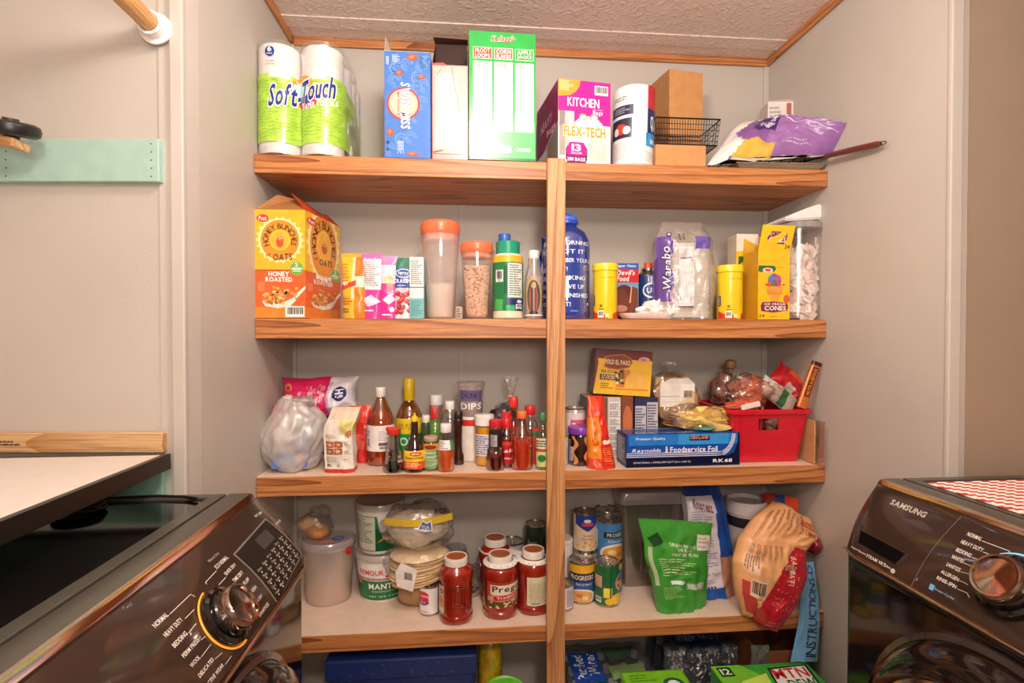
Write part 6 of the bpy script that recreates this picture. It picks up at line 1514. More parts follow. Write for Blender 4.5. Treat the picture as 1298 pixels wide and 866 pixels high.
# the front wall is built apart so the handle slot is a real opening
def lerp(a, b, k): return a+(b-a)*k
L5 = [(lerp(wb, wt, k), lerp(db, dt, k), .016, h*k) for k in (0, .5, .9)]+[(wt+.0, dt, .016, h*.93)]
vs = []; fs = []; zs = [0, .62, .84, .93]; 
def brow(k, inn=0): return [(x, y, h*k) for x, y in rrect(lerp(wb, wt, k)-inn, lerp(db, dt, k)-inn, .016, 5)]
rows = [brow(k) for k in zs]; ins = [brow(k, .0022) for k in zs]
n = len(rows[0])
vs = [v for r_ in rows+ins for v in r_]; off = len(zs)*n
front = 17     # the long front edge runs between corners 3 and 4
hx0, hx1 = .30, .62
fs = []
def quad(a, b, c, d_): fs.append((a, b, c, d_))
for j in range(3):
    for i in range(n):
        i2 = (i+1) % n
        if i == front and j == 1:
            # slot: split the quad
            A, Bv, Cv, Dv = [Vector(vs[q]) for q in (j*n+i, j*n+i2, (j+1)*n+i2, (j+1)*n+i)]
            for base, flip, o2 in ((0, False, 0), (off, True, off)):
                A, Bv, Cv, Dv = [Vector(vs[o2+q]) for q in (j*n+i, j*n+i2, (j+1)*n+i2, (j+1)*n+i)]
                k0 = len(vs)
                for k in (.30, .62): vs.append(tuple(A.lerp(Bv, k))); vs.append(tuple(Dv.lerp(Cv, k)))
                q1 = (o2+j*n+i, k0, k0+1, o2+(j+1)*n+i); q2 = (k0+2, o2+j*n+i2, o2+(j+1)*n+i2, k0+3)
                fs.append(q1[::-1] if flip else q1); fs.append(q2[::-1] if flip else q2)
            a0 = len(vs)-8; b0 = len(vs)-4
            fs.append((a0, a0+1, b0+1, b0)); fs.append((a0+2, b0+2, b0+3, a0+3)); fs.append((a0, b0, b0+2, a0+2)); fs.append((a0+1, a0+3, b0+3, b0+1))
        else:
            quad(j*n+i, j*n+i2, (j+1)*n+i2, (j+1)*n+i); fs.append((off+j*n+i, off+(j+1)*n+i, off+(j+1)*n+i2, off+j*n+i2))
fs.append(tuple(range(n))[::-1]); fs.append(tuple(off+i for i in range(n)))
mesh_obj('bin', vs, fs, RED, t)
rr = []; levels = [(wt-.002, dt-.002, .016, h*.93), (wt+.007, dt+.007, .02, h*.93), (wt+.008, dt+.008, .02, h), (wt+.004, dt+.004, .018, h*1.02), (wt-.002, dt-.002, .016, h*1.01), (wt-.002, dt-.002, .016, h*.93)]
rows = [[(x, y, z) for x, y in rrect(a, b, rad)] for a, b, rad, z in levels]; vs = [v for r_ in rows for v in r_]; m_ = len(rows[0])
mesh_obj('rim', vs, [(j*m_+i, j*m_+(i+1) % m_, (j+1)*m_+(i+1) % m_, (j+1)*m_+i) for j in range(5) for i in range(m_)], RED, t, smooth=True, auto=40)
bx, by, bz = t.location; CR = clear('ffe8dc', .35, .1, .10, .9, 30)
def inbin(name, label, px, py, y, rx_, ry_, rz_, col, film, seed, amp=.22):
    c = at(px, py, y); tt = thing(name, label, 'bag', c)
    if col: blob(tt, 'contents', (0, 0, 0), (rx_, ry_, rz_), M(col, .5, bump=.6, var=.2), amp, 16, seed, 4)
    if film: blob(tt, 'film', (0, 0, .002), (rx_*1.14, ry_*1.14, rz_*1.14), film, amp*1.4, 13, seed+3, 4)
    return tt
# filler bag inside bin so the slot shows something
tt = inbin('snack_bag', 'clear bag of reddish brown snacks heaped in the red bin', 950, 497, D+.105, .058, .045, .050, 'b85c3c', CR, 31)
tt = inbin('roll_bag', 'crinkly clear bag of brown bread at left of the bin heap', 920, 494, D+.165, .045, .038, .050, '8a5040', CR, 34)
tt = inbin('candy_bag', 'small bag of orange candies with brown white print at the bin front', 942, 514, D+.055, .052, .022, .018, 'c8583a', None, 37, .3)
box('print_band', -.02, .04, -.026, -.021, -.008, .008, M('e8ddd4', .4), tt, .002).rotation_euler = (0, R(-12), 0)
tt = inbin('lower_snack_bag', 'brown and white bag seen through the red bin slot', 988, 540, D+.10, .045, .032, .034, '9a6a54', None, 39, .2)
# long green and clear bag leaning to the right
c0 = at(985, 503, D+.085)
tt = thing('green_snack_bag', 'green and clear snack sleeve leaning across the bin heap', 'bag', c0)
pouch(tt, 'bag', .14, .065, .035, lambda u, v, s: '2f6a3c' if .5 < u < .68 else ('d8ccc0' if u < .25 or v > .8 else M('b8a494', .25, coat=.6)), 'pillow', amp=.008, seed=5, nu=26, nv=16, z0=-.025)
tt.rotation_euler = (R(-25), R(38), 0)
c0 = at(1003, 492, D+.12)
tt = thing('red_snack_bag', 'glossy red and orange snack bag at the back right of the bin', 'bag', c0)
pouch(tt, 'bag', .16, .085, .05, lambda u, v, s: 'e8501c' if v > .6 and u > .2 else ('c8b0a8' if .3 < u < .5 and v < .35 else 'c01c20'), 'pillow', amp=.010, seed=9, nu=30, nv=18, z0=-.035, coat=.8)
tt.rotation_euler = (R(-20), R(42), R(0))
c0 = at(926, 463, D+.17)
tt = thing('wooden_stopper', 'small round brown knob end showing above the bagged bread', 'knob', c0)
lathe('knob', [(.006, -.03), (.007, -.012), (.016, -.008), (.018, .004), (.016, .014), (.008, .018), (.001, .019)], M('8a6038', .5), tt, 24)
# chocolate bar
a_, b_ = at(1015, 515, D+.03), at(1046, 462, D+.03)
b_.x = min(b_.x, SX1-.01)
tt = thing('chocolate_bar', 'orange wrapped candy bar with brown lettering sticking up at right wall', 'candy bar', at(1017, 517, D+.02))
L_ = (at(1043, 460, D+.0)-at(1017, 517, D+.02)).length
def bc(u, v, s): return '3a1a10' if v > .90 or u > .93 else 'c86a24'
S = pouch(tt, 'wrapper', .034, L_, .014, bc, 'full', amp=.001, seed=2, nu=16, nv=24, p=3)
p = Print(tt, S, .034, L_); p.rect(.22, .25, .74, .88, '3a1a12', 2); p.text('NUTRAGEOUS', .32, .28, .64, .85, 'f08a30', 3, rot=90, bold=.045); p.rect(.05, .02, .15, .9, 'e89a4c', 2); p.build()
dd = at(1043, 460, D+.0)-at(1017, 517, D+.02); tt.rotation_euler = (0, math.atan2(dd.x, dd.z), 0); tt.location.x -= .004
# cardboard piece with plastic wrap at the right end
x1 = SX1-.012
yc = atx(1045, 560, x1).y
tt = thing('wrapped_cardboard', 'folded tan cardboard in loose clear plastic between red bin and right wall', 'packet', (SX1-.022, D+.045, Z+.001), R(-4))
hh = at(1040, 533, D).z-Z
for k in range(3): box('board', -.006+.005*k-.004, -.003+.005*k-.004, -.045+.006*k, .07, .001, hh-.008*k, M(['c89468', 'b8845a', 'd0a074'][k], .7), tt, .0006)
tw = pouch(tt, 'film', .12, hh*.98, .012, clear('fff4ea', .3, .1, .05, .9, 24), 'stand', amp=.008, seed=6, nu=20, nv=20, bend=lambda q, u, v: Vector((q.y*.8+.004, q.x*1.0-.015, q.z)))
# ================================================================== LOWEST SHELF
Z = Z4
# big round tub with bag on its lid
y0 = fy(418, 772); xa, xb = at(380, 690, y0+.06).x, at(449, 690, y0+.06).x; r = (xb-xa)/2*.97; h = at(418, 681, y0+.06).z-Z
h = on(415, 770, Z).y and h
t = thing('food_tub', 'round translucent tub with milky lid and red clip, partly hidden by the dryer', 'tub', (xb-r, y0+r*.86, Z+.001))
pf = [(r*.80, 0), (r*.85, .006), (r*.96, h*.86), (r*.97, h*.9)]
lathe('tub', pf, clear('fff2ea', .25, .1, .42), t, 48, sy=.9); lathe('contents', [(.001, .005), (r*.79, .005), (r*.84, h*.35), (.001, h*.38)], M('d8b088', .8, bump=.6), t, 40, sy=.9)
lathe('lid', [(r*1.0, h*.86), (r*1.02, h*.87), (r*1.02, h*.96), (r*.96, h*.99), (r*.9, h*.965), (.001, h*.965)], clear('f6ecec', .3, .15, .55), t, 48, sy=.9)
box('clip', r*.80, r*.98, -r*.62, -r*.36, h*.78, h*.88, M('cc2a34', .35), t, .004)
p = Print(t, lambda u, v: Vector(((u-.5)*r*1.6, (v-.5)*r*1.4, h*.966)), r*1.6, r*1.4, rough=.3); p.ell(.74, .45, .14, .16, '2a64c0', 2); p.text('fresh', .66, .40, .82, .52, 'eef4fa', 3, shear=.2); p.ell(.5, .2, .2, .09, 'd88a80', 2); p.build()
zl = Z+.001+h*.97
c = at(400, 690, y0+.06)
t = thing('bread_roll_bag', 'clear bag holding orange brown bread rolls on the round tub lid', 'bag', (at(396, 690, y0+.07).x+.004, y0+.075, zl+.001))
bt = M('d8904a', .6, var=.25, bump=.3)
blob(t, 'bread_roll', (.014, -.01, .022), (.036, .03, .022), bt, .08, 8, 3, 3, flat=0); blob(t, 'bread_roll', (-.018, .01, .038), (.034, .03, .026), M('e0b080', .6, var=.2), .08, 8, 6, 3)
blob(t, 'film', (0, 0, .036), (.056, .042, .044), FILM, .16, 14, 5, 4, flat=0); blob(t, 'film_top', (.02, .0, .078), (.032, .02, .022), FILM, .4, 14, 8, 3)
# stacked lard tubs
def lard(label, pc, pw, pt, y, zb, back):
    xa, xb = at(pc-pw/2, pt, y+.05).x, at(pc+pw/2, pt, y+.05).x; r = (xb-xa)/2; h = at(pc, pt, y+r).z-zb
    t = thing('lard_tub', label, 'tub', ((xa+xb)/2, y+r, zb))
    pf = [(r*.80, 0), (r*.82, .003), (r*.95, h*.88)]
    lathe('tub', pf, M('efe6dc', .35, coat=.2), t, 48)
    lathe('lid', [(r*.96, h*.87), (r*1.0, h*.875), (r*1.0, h*.97), (r*.97, h), (r*.9, h*.985), (.001, h*.985)], clear('f2e8e2', .25, .15, .75), t, 48)
    p = wraplabel(t, pf, h, .06, .84, PI); p.nu = 24
    p.rect(0, .0, 1, .6, '1f7a48', 1)
    if back:
        p.rect(0, .0, 1, .92, '1f8a4c', 1); p.rect(.08, .02, .48, .90, 'd6dcc8', 2); p.lines(.1, .05, .46, .86, 16, '7a8a70', 3, 3); p.rect(.1, .04, .46, .2, 'e6d8cc', 4)
        p.poly([(.55, .5), (.95, .55), (.95, 1), (.5, .98)], 'f2ece8', 3); p.text('ARMOUR', .6, .78, .92, .88, 'c8342c', 4, bold=.03, slant=.03); p.lines(.66, .6, .85, .64, 1, 'd86a60', 4); p.poly([(.5, .22), (.6, .3), (.72, .26), (.8, .34), (.6, .38)], 'e8804a', 4); p.text('LARD', .72, .18, .95, .34, 'f4f0e8', 4)
    else:
        p.rect(0, .55, 1, 1, 'f0eae4', 1); p.text('ARMOUR', .2, .68, .56, .82, 'd8343c', 3, bold=.03); p.poly([(.6, .70), (.72, .70), (.72, .86), (.66, .80)], 'd8343c', 3); p.poly([(.58, .62), (.74, .62), (.7, .70), (.58, .68)], 'd8343c', 3); p.rect(.18, .52, .8, .56, 'e8b0a8', 2)
        p.text('MANTECA', .36, .30, .88, .46, 'f4f2ea', 3, bold=.045); p.text('SNOWCAP LARD', .4, .22, .8, .26, 'd8e8d8', 3); p.text('NET WT. 4 LBS', .36, .08, .76, .12, 'e8f0e4', 3); p.rect(.1, .4, .24, .55, 'd88a70', 3)
    p.build(); return t.location.z+h
y0 = min(fy(482, 759), D+.145)
zt = lard('green and white lard tub at the bottom of the tub stack', 483, 71, 692, y0, Z+.001, False)
lard('green and white lard tub on top of the tub stack showing its back label', 480, 64, 632, y0+.004, zt+.001, True)
# tortilla bags
def tort(label, pl, pr, pt, pb, y, zb, seed, kind):
    xa, xb = at(pl, pb, y).x, at(pr, pb, y).x; w = xb-xa; h = at((pl+pr)/2, pt, y).z-zb
    t = thing('bread_bag', label, 'bag', ((xa+xb)/2, y+.065, zb)); 
    return t, w, h
y0 = fy(530, 750)+.0
zb = at(520, 748, D+.06).z
y = D+.068
# lower bag leans on the can and tub: propped on an added stand
t, w, h = tort('clear bag of pale flatbreads with white barcode tag, lower of the two bread bags', 486, 572, 703, 748, y, Z+.001, 3, 0)
zc_ = at(520, 749, y).z-Z
h = at(520, 702, y).z-at(520, 749, y).z
for k in range(9):
    o = lathe('flatbread', [(.001, 0), (w*.40, 0), (w*.44, .003), (w*.40, .006), (.001, .005)], M(['ecc894', 'e0b880', 'f0d4a4'][k % 3], .8, bump=.4), t, 36, (.006*math.sin(k*2), .004*math.cos(k), zc_+.006+k*h*.085), sy=.72); o.rotation_euler = (R(6), R(-10+k), 0)
blob(t, 'film', (0, 0, zc_+h*.52), (w*.54, .066, h*.56), FILM, .12, 14, 7, 4)
p = Print(t, lambda u, v: Vector((-w*.34+u*w*.34, -.064-.004*u, zc_+.006+v*h*.75-.012*u)), .05, .04, 4, 4, name='barcode_tag'); p.poly([(.1, .1), (.8, 0), (1, .8), (.3, 1), (.05, .6)], 'efe6e0', 1); p.bars(.38, .3, .8, .7, 2, bg='efe6e0'); p.build()
blob(t, 'bag_stand', (0, .02, zc_*.5), (w*.36, .045, zc_*.62), M('b89468', .7, bump=.5), .1, 10, 5, 3, flat=0)  # added stand propping the bag up, coloured like darker bread
zb2 = Z+.001+zc_+h*1.0
t, w, h = tort('clear bag of white bread with yellow banded print, upper of the two bread bags', 484, 574, 646, 700, y+.005, zb2, 3, 0)
t.location.z = at(525, 707, y).z; h = at(525, 646, y).z-t.location.z
blob(t, 'bread_loaf', (-.006, 0, h*.44), (w*.44, .05, h*.40), M('efdcc4', .8, var=.12, bump=.5), .14, 12, 6, 4, flat=.0)
blob(t, 'film', (0, 0, h*.5), (w*.53, .062, h*.54), FILM, .18, 13, 11, 4, flat=0)
p = Print(t, lambda u, v: Vector(((u-.5)*w*.98, -.066*math.cos((u-.5)*1.9)-.003+.02*abs(u-.5), h*.60+v*h*.15+.010*u)), w, h*.15, 16, 2, name='printed_band'); p.rect(0, 0, 1, 1, 'f0cc3c', 1); p.build()
p = Print(t, lambda u, v: Vector((w*.0+u*w*.22, -.070, h*.52+v*h*.28)), w*.2, h*.3, 2, 2, name='logo_print'); p.poly([(0, .2), (.35, .95), (.6, .7), (.9, .9), (1, .1), (.5, .0)], 'e8e4ea', 2); p.poly([(.1, .25), (.35, .8), (.6, .6), (.85, .75), (.9, .15)], '5a6a9a', 3); p.text('TIA', .25, .2, .8, .5, 'e8e4ea', 4); p.build()
p = Print(t, lambda u, v: Vector((w*.22+u*w*.2, -.052+.03*u, h*.80+v*h*.2)), w*.2, h*.2, 2, 2, name='date_print'); p.text('ROS', .1, .2, .9, .8, '2a2430', 2, bold=.03, slant=-.2); p.build()
# cans and jars ------------------------------------------------------
SILV = M('b8aea6', .25, metal=.9)
def can(label, pc, pw, pt, y, zb, colb, draw=None, span=PI, c0=0, group=None, name='food_can', rings=2):
    xa, xb = at(pc-pw/2, pt+10, y+.01).x, at(pc+pw/2, pt+10, y+.01).x; r = (xb-xa)/2; h = at(pc, pt, y+r*.4).z-zb
    t = thing(name, label, 'can', ((xa+xb)/2, y+r, zb), 0, group)
    pf = [(r*.98, 0), (r*1.02, .001), (r*1.02, .004), (r, .006), (r, h-.006), (r*1.02, h-.004), (r*1.02, h)]
    lathe('body', pf, SILV, t, 40, cap=False)
    lathe('end', [(.001, .003), (r*.98, .003)], SILV, t, 32, cap=False)
    lathe('lid', [(r*1.02, h), (r*.94, h), (r*.93, h-.004), (r*.82, h-.004), (r*.80, h-.003), (r*.55, h-.003), (r*.53, h-.004), (.0005, h-.004)], SILV, t, 40, cap=False)
    tube('ring_pull', [(r*.2*math.cos(R(a)), -r*.35+r*.28*math.sin(R(a)), h-.001) for a in range(0, 360, 30)], .0011, SILV, t, 6, True)
    if draw:
        p = Print(t, cylS(r+.0002, h-.012, .006, span, c0), r*span, h-.012, 24, 0, rough=.3, coat=.2); p.rect(0, 0, 1, 1, colb, 0); draw(p); p.build()
    return t.location.z+h+.0006, r
def carn(p): p.rect(0, 0, 1, 1, 'f2ece8', 1); p.ell(.30, .72, .2, .17, 'd8283a', 2); p.ell(.30, .46, .2, .12, '6a3a8a', 2); p.ell(.30, .56, .2, .1, 'd8283a', 3); p.text('Carnation', .14, .66, .48, .76, 'ffffff', 4, bold=.03); p.text('MILK', .2, .42, .4, .48, 'f0e8f4', 4); p.lines(.2, .05, .6, .12, 2, '7a78a8', 2); p.rect(.8, 0, 1, 1, '8a80b8', 2)
can('short white milk can with red oval, in front of the bread bags', 544, 26, 742, fy(544, 782), Z+.001, 'f2ece8', carn)
def jarbody(t, r, h):
    "squarish ribbed plastic jar"
    pf = [(r*.86, 0), (r*.96, .006), (r*.98, h*.10), (r*.93, h*.12), (r*.95, h*.15), (r*.95, h*.62), (r*1.0, h*.68), (r*.99, h*.76), (r*.88, h*.82), (r*.64, h*.86), (r*.60, h*.88)]
    lathe('jar', pf, M('9a2412', .12, coat=1, var=.15), t, 48, sq=.10)
    lathe('cap', [(r*.66, h*.87), (r*.68, h*.875), (r*.68, h*.965), (r*.64, h*.975), (r*.60, h*.975)], M('f0e6d8', .35), t, nr=36, ridge=.02)
    lathe('cap_top', [(r*.60, h*.974), (r*.55, h*.965), (.0005, h*.965)], M('a8582c', .4), t, 36, cap=False).location.z = h*.013
    lathe('cap_rim', [(r*.66, h*.965), (r*.65, h*.99), (r*.57, h*.99), (r*.56, h*.965)], M('f0e6d8', .35), t, 40, cap=False)
    return pf
def jar(label, pc, pw, pt, y, face, rot=0):
    xa, xb = at(pc-pw/2, pt+50, y+.03).x, at(pc+pw/2, pt+50, y+.03).x; r = (xb-xa)/2; h = at(pc, pt+5, y+r).z-Z
    t = thing('pasta_sauce_jar', label, 'jar', ((xa+xb)/2, y+r, Z+.001), rot)
    pf = jarbody(t, r, h); f = lambda z: prof_r(pf)(z)*1.045
    if face == 'back':
        for k, (s_, dd_) in enumerate(((1, 0), (.66, .0015), (.36, .003))):
            pts = []
            for a in range(0, 181, 15): pts.append((math.cos(R(a))*.30*s_, .50+math.sin(R(a))*.10*s_))
            pts += [(-.30*s_, .2+.06*k), (.30*s_, .2+.06*k)]
            S = cylS(f, h, 0, PI)
            P3 = []
            for u, v in pts:
                P3.append(S(.5+u*.62+.05, v*1.0+.02))
            tube('embossed_panel', P3, .0022, M('8a1c10', .12, coat=1), t, 6, True)
        p = Print(t, cylS(f, h*.42, h*.17, PI), r*PI, h*.42, 24, 4, rough=.3); p.rect(.02, 0, .26, 1, 'd8b89a', 1); p.text('o', .15, .72, .25, .9, '2a1410', 2, bold=.03); p.ell(.16, .45, .08, .15, 'e8742c', 2); p.ell(.2, .3, .06, .1, 'f0a04a', 3); p.rect(.05, .05, .25, .2, 'f0e0d0', 3); p.build()
    else:
        p = Print(t, cylS(f, h*.48, h*.15, PI), r*PI, h*.48, 24, 4, rough=.3)
        if face == 'front':
            p.rect(.22, .1, .95, 1, 'b03a24', 1); p.rect(.24, .14, .93, .98, 'cfa080', 2); p.rect(.3, .56, .93, .90, 'efe2cc', 3); p.text('Prego', .34, .60, .9, .86, '1f1410', 4, bold=.03); p.poly([(.36, .36), (.93, .44), (.93, .60), (.36, .52)], 'd8282c', 4); p.text('Traditional', .42, .42, .9, .50, 'ffffff', 5, slant=.06); p.rect(.24, .14, .93, .34, '5a4a24', 3)
            rd = random.Random(3)
            for k in range(30): p.ell(rd.uniform(.26, .9), rd.uniform(.12, .34), .03, .03, rd.choice(['b8442c', 'd8a050', '6a7a34', 'e8d4a0', '8a2a1c']), 4+k % 3, 8)
            p.rect(.24, .5, .33, .98, 'c8442c', 3)
        else: p.rect(.34, .05, .9, 1, 'e8dcb8', 1); p.lines(.38, .1, .86, .8, 16, 'a8a080', 2, 4); p.rect(.4, .82, .86, .94, '9ab070', 2); p.bars(.4, .07, .6, .15, 2)
        p.build()
    return t, r, h
y0 = fy(578, 795)
jar('red pasta sauce jar standing alone left of the three-jar carrier', 578, 44, 699, y0, 'back')
t1, r1, h1 = jar('red pasta sauce jar with visible name label, front left in the carrier', 634.5, 45, 696, fy(634, 788), 'front')
t2, r2, h2 = jar('red pasta sauce jar with pale nutrition label beside the post', 677, 42, 690, fy(672, 783), 'side')
t3, r3, h3 = jar('red pasta sauce jar at the back of the three-jar carrier', 628, 42, 675, D+.125, 'plain')
# carrier
hz = Z+h1*.885
t = thing('jar_carrier', 'white plastic carrier holding three pasta sauce jars together by their necks', 'carrier', (t1.location.x, t1.location.y, hz))
cs = [(Vector((j.location.x, j.location.y, 0))-Vector((t.location.x, t.location.y, 0)), r_) for j, r_ in ((t1, r1), (t2, r2), (t3, r3))]
bm = bmesh.new(); CW = M('f2ebe4', .35)
for c_, r_ in cs:
    n = 36; A = []; 
    for rr_ in (r_*.74, r_*.98): 
        for zz in (0, .0025): A.append([bm.verts.new((c_.x+rr_*math.cos(2*PI*k/n), c_.y+rr_*math.sin(2*PI*k/n), zz-.006*(rr_ > r_*.8))) for k in range(n)])
    for k in range(n):
        k2 = (k+1) % n
        bm.faces.new((A[1][k], A[3][k], A[3][k2], A[1][k2])); bm.faces.new((A[0][k], A[0][k2], A[2][k2], A[2][k])); bm.faces.new((A[2][k], A[2][k2], A[3][k2], A[3][k])); bm.faces.new((A[0][k2], A[0][k], A[1][k], A[1][k2]))
cen = sum((c_ for c_, r_ in cs), Vector())/3
for i in range(3):
    a_, b_ = cs[i][0], cs[(i+1) % 3][0]; d_ = (b_-a_).normalized(); s_ = Vector((-d_.y, d_.x, 0))*.013
    p_, q_ = a_+d_*cs[i][1]*.9, b_-d_*cs[(i+1) % 3][1]*.9
    lo = [bm.verts.new(v+Vector((0, 0, -.004))) for v in (p_-s_, q_-s_, q_+s_, p_+s_)]; hi = [bm.verts.new(v.co+Vector((0, 0, .0045))) for v in lo]
    bm.faces.new(lo[::-1]); bm.faces.new(hi)
    for k in range(4): k2 = (k+1) % 4; bm.faces.new((lo[k], lo[k2], hi[k2], hi[k]))
bm_obj('carrier_plate', bm, CW, t)
for c_, r_ in cs[:2]:
    for k in range(-2, 3):
        a = R(-90+24*k); o = box('slot', r_*.80, r_*.93, -.0008, .0008, .0018, .0030, M('2a1c18', .6), t); o.location = (c_.x, c_.y, -.0022); o.rotation_euler = (0, R(2), a)
# metal canning rings stacked on edge
for k in range(4):
    c = at(606-5*k+6, 712+2*k, D+.20-.012*k)
for k, (px, py) in enumerate(((613, 712), (607, 713), (601, 715), (595, 717))):
    c = at(px, py, D+.215); rr_ = .046
    o = thing('canning_ring', ['rearmost', 'third', 'second', 'frontmost'][k]+' of four silver canning rings leaning behind the lone pasta sauce jar', 'jar ring', (c.x, D+.215-.012*k, Z+.001+rr_*1.02), 0, 'silver canning rings leaning together')
    q = lathe('ring', [(rr_*.82, -.006), (rr_, -.006), (rr_, .005), (rr_*.96, .007), (rr_*.82, .007), (rr_*.82, .006), (rr_*.94, .005), (rr_*.94, -.005)], SILV, o, 44, cap=False); q.rotation_euler = (R(80), 0, R(8)) 
c = at(575, 705, D+.2)
t, r, h, pf = bottle('storage_jar', 'empty clear glass jar behind the bread bags and lone sauce jar', 'jar', 577, 34, 694, Z, D+.215, [(.9, 0), (1, .02), (1, .8), (.85, .9), (.85, 1)], clear('e6e8e8', .35, .04, .05))
# dark can by post, others
can('dark green can beside the post behind the pasta sauce jars', 680, 26, 665, D+.19, Z+.001, '1c2a20', lambda p: (p.rect(0, 0, 1, 1, '1c2c20', 1), p.text('Beans', .2, .7, .5, .8, '8a9a70', 2), p.rect(.62, .1, .66, .9, '3a4a34', 2)))
can('plain silver can at the back behind the jar carrier', 650, 30, 688, D+.20, Z+.001, 'b8aea6', lambda p: p.rect(0, 0, 1, 1, 'c8beb4', 1))
xa = at(700, 700, D+.18).x; xb = at(728, 700, D+.18).x; r = (xb-xa)/2
t = thing('white_canister', 'tall plain white canister right behind the post', 'canister', ((xa+xb)/2, D+.17+r, Z+.001)); h = at(722, 682, D+.2).z-Z
lathe('body', [(r*.95, 0), (r, .004), (r, h*.9), (r*.97, h*.92)], M('eee6e4', .35), t, 36); lathe('lid', [(r*1.0, h*.91), (r*1.03, h*.92), (r*1.03, h*.98), (r*.97, h), (.001, h)], M('f4eeea', .35), t, 36)
# can cluster right of the post
def dinty(p): p.rect(0, 0, 1, 1, 'c8c0c8', 1); p.rect(.5, .05, .92, .95, 'e8e4ea', 2); p.lines(.54, .1, .9, .9, 11, '5a4a5a', 3, 3); p.rect(0, .3, .45, .8, '3a3050', 2)
can('small can with purple and white label half hidden by the post', 716, 24, 741, fy(720, 776), Z+.001, 'c8c0c8', dinty)
def prog(p): p.rect(0, 0, 1, 1, '2f5a9c', 1); p.rect(0, .72, 1, 1, 'f0b42c', 2); p.rect(.1, .55, .8, .78, '16284a', 3); p.text('PROGRESSO', .13, .60, .76, .73, 'f4ecdc', 4, bold=.03); p.text('Rich & Hearty', .3, .44, .7, .52, 'dfe8f4', 3); p.ell(.45, .14, .34, .22, 'f0e6da', 3); p.ell(.45, .15, .27, .17, 'e0a860', 4); p.ell(.38, .18, .08, .06, 'd8703c', 5); p.ell(.52, .12, .08, .06, 'f0d090', 5); p.ell(.85, .2, .06, .06, 'dfe6f2', 3)
z1_, r_ = can('blue soup can with yellow band, front of the can stack beside post', 740, 33, 712, fy(740, 767), Z+.001, '2f5a9c', prog)
def delm(p): p.rect(0, 0, 1, 1, '1f6a3c', 1); p.rect(.06, .45, .3, .75, 'd8a080', 2); p.ell(.82, .55, .16, .2, 'd8d0b8', 2); p.ell(.82, .55, .13, .16, 'c8342c', 3); p.text('Monte', .72, .5, .92, .6, 'f4ecdc', 4); p.rect(.34, .2, .56, .45, 'f0d84a', 2); p.ell(.72, .14, .2, .14, 'f0cc3c', 3); p.ell(.5, .1, .12, .09, 'e8bc2c', 4); p.bars(.1, .06, .28, .2, 3); p.rect(.5, .0, .54, 1, '155030', 2)
can('green vegetable can with yellow corn picture, front right of the can stack', 772, 31, 714, fy(772, 771), Z+.001, '1f6a3c', delm)
def low1(p): p.rect(0, 0, 1, 1, 'b8b4a0', 1); p.rect(.0, .0, 1, .6, '4a7a50', 2); p.poly([(.1, .7), (.4, .9), (.8, .75), (.5, .6)], 'e8e4d8', 3)
def corn(p): p.rect(0, 0, 1, 1, 'efd8b8', 1); p.poly([(.14, 1), (.86, 1), (.86, .75), (.5, .55), (.14, .75)], '24409a', 2); p.rect(.34, .70, .68, .80, 'c8485c', 3); p.text('White', .4, .72, .62, .78, 'fff', 4) if 0 else None; p.ell(.5, .85, .1, .05, 'e8e8f4', 3); p.text('Great', .36, .4, .66, .48, 'b86a3c', 3); p.text('Northern', .32, .3, .7, .38, 'b86a3c', 3)
rd0 = random.Random(5)
def cornp(p):
    corn(p)
    for k in range(16): p.ell(rd0.uniform(.2, .85), rd0.uniform(.04, .26), .05, .04, rd0.choice(['f0b060', 'e89850', 'f6d8a0']), 4+k % 3, 10)
def blue(p): p.rect(0, 0, 1, 1, '4a8ac8', 1); p.rect(.3, .62, 1, .78, '16284a', 2); p.text('PROGRESSO', .38, .65, .98, .75, 'f4ecdc', 3, bold=.02); p.text('Chicken', .4, .5, .9, .56, 'e8f0f8', 3); p.ell(.6, .2, .4, .26, 'f2ead8', 3); p.ell(.6, .2, .33, .2, 'd8a04a', 4); p.ell(.5, .24, .1, .07, 'f0cc80', 5); p.ell(.7, .16, .1, .07, 'c87838', 5); p.rect(0, .0, 1, .07, 'e8b83a', 3); p.rect(.04, .3, .12, .8, 'dfe8f4', 3)
yb_ = D+.155
zz, r_ = can('pale green can under the blue and white can in the left back stack', 744, 29, 699, yb_, Z+.001, 'b8b4a0', low1)
can('pale can with blue banner stacked at the back left beside post', 744, 29, 650, yb_, zz, 'efd8b8', cornp)
yb_ = D+.150
zz, r_ = can('yellow and blue can under the light blue soup can', 775, 33, 712, yb_, Z+.001, 'e8b83a', lambda p: (p.rect(0, 0, 1, .8, '4a7ab0', 1), p.ell(.5, .3, .3, .2, 'e0a860', 2)))
can('light blue soup can with bowl picture stacked at the back', 775, 33, 660, yb_+.002, zz, '4a8ac8', blue)
can('silver topped can furthest back behind the light blue soup can', 772, 31, 647, D+.232, Z+.001, 'a89a90', lambda p: p.rect(0, 0, 1, 1, '8a8680', 1))
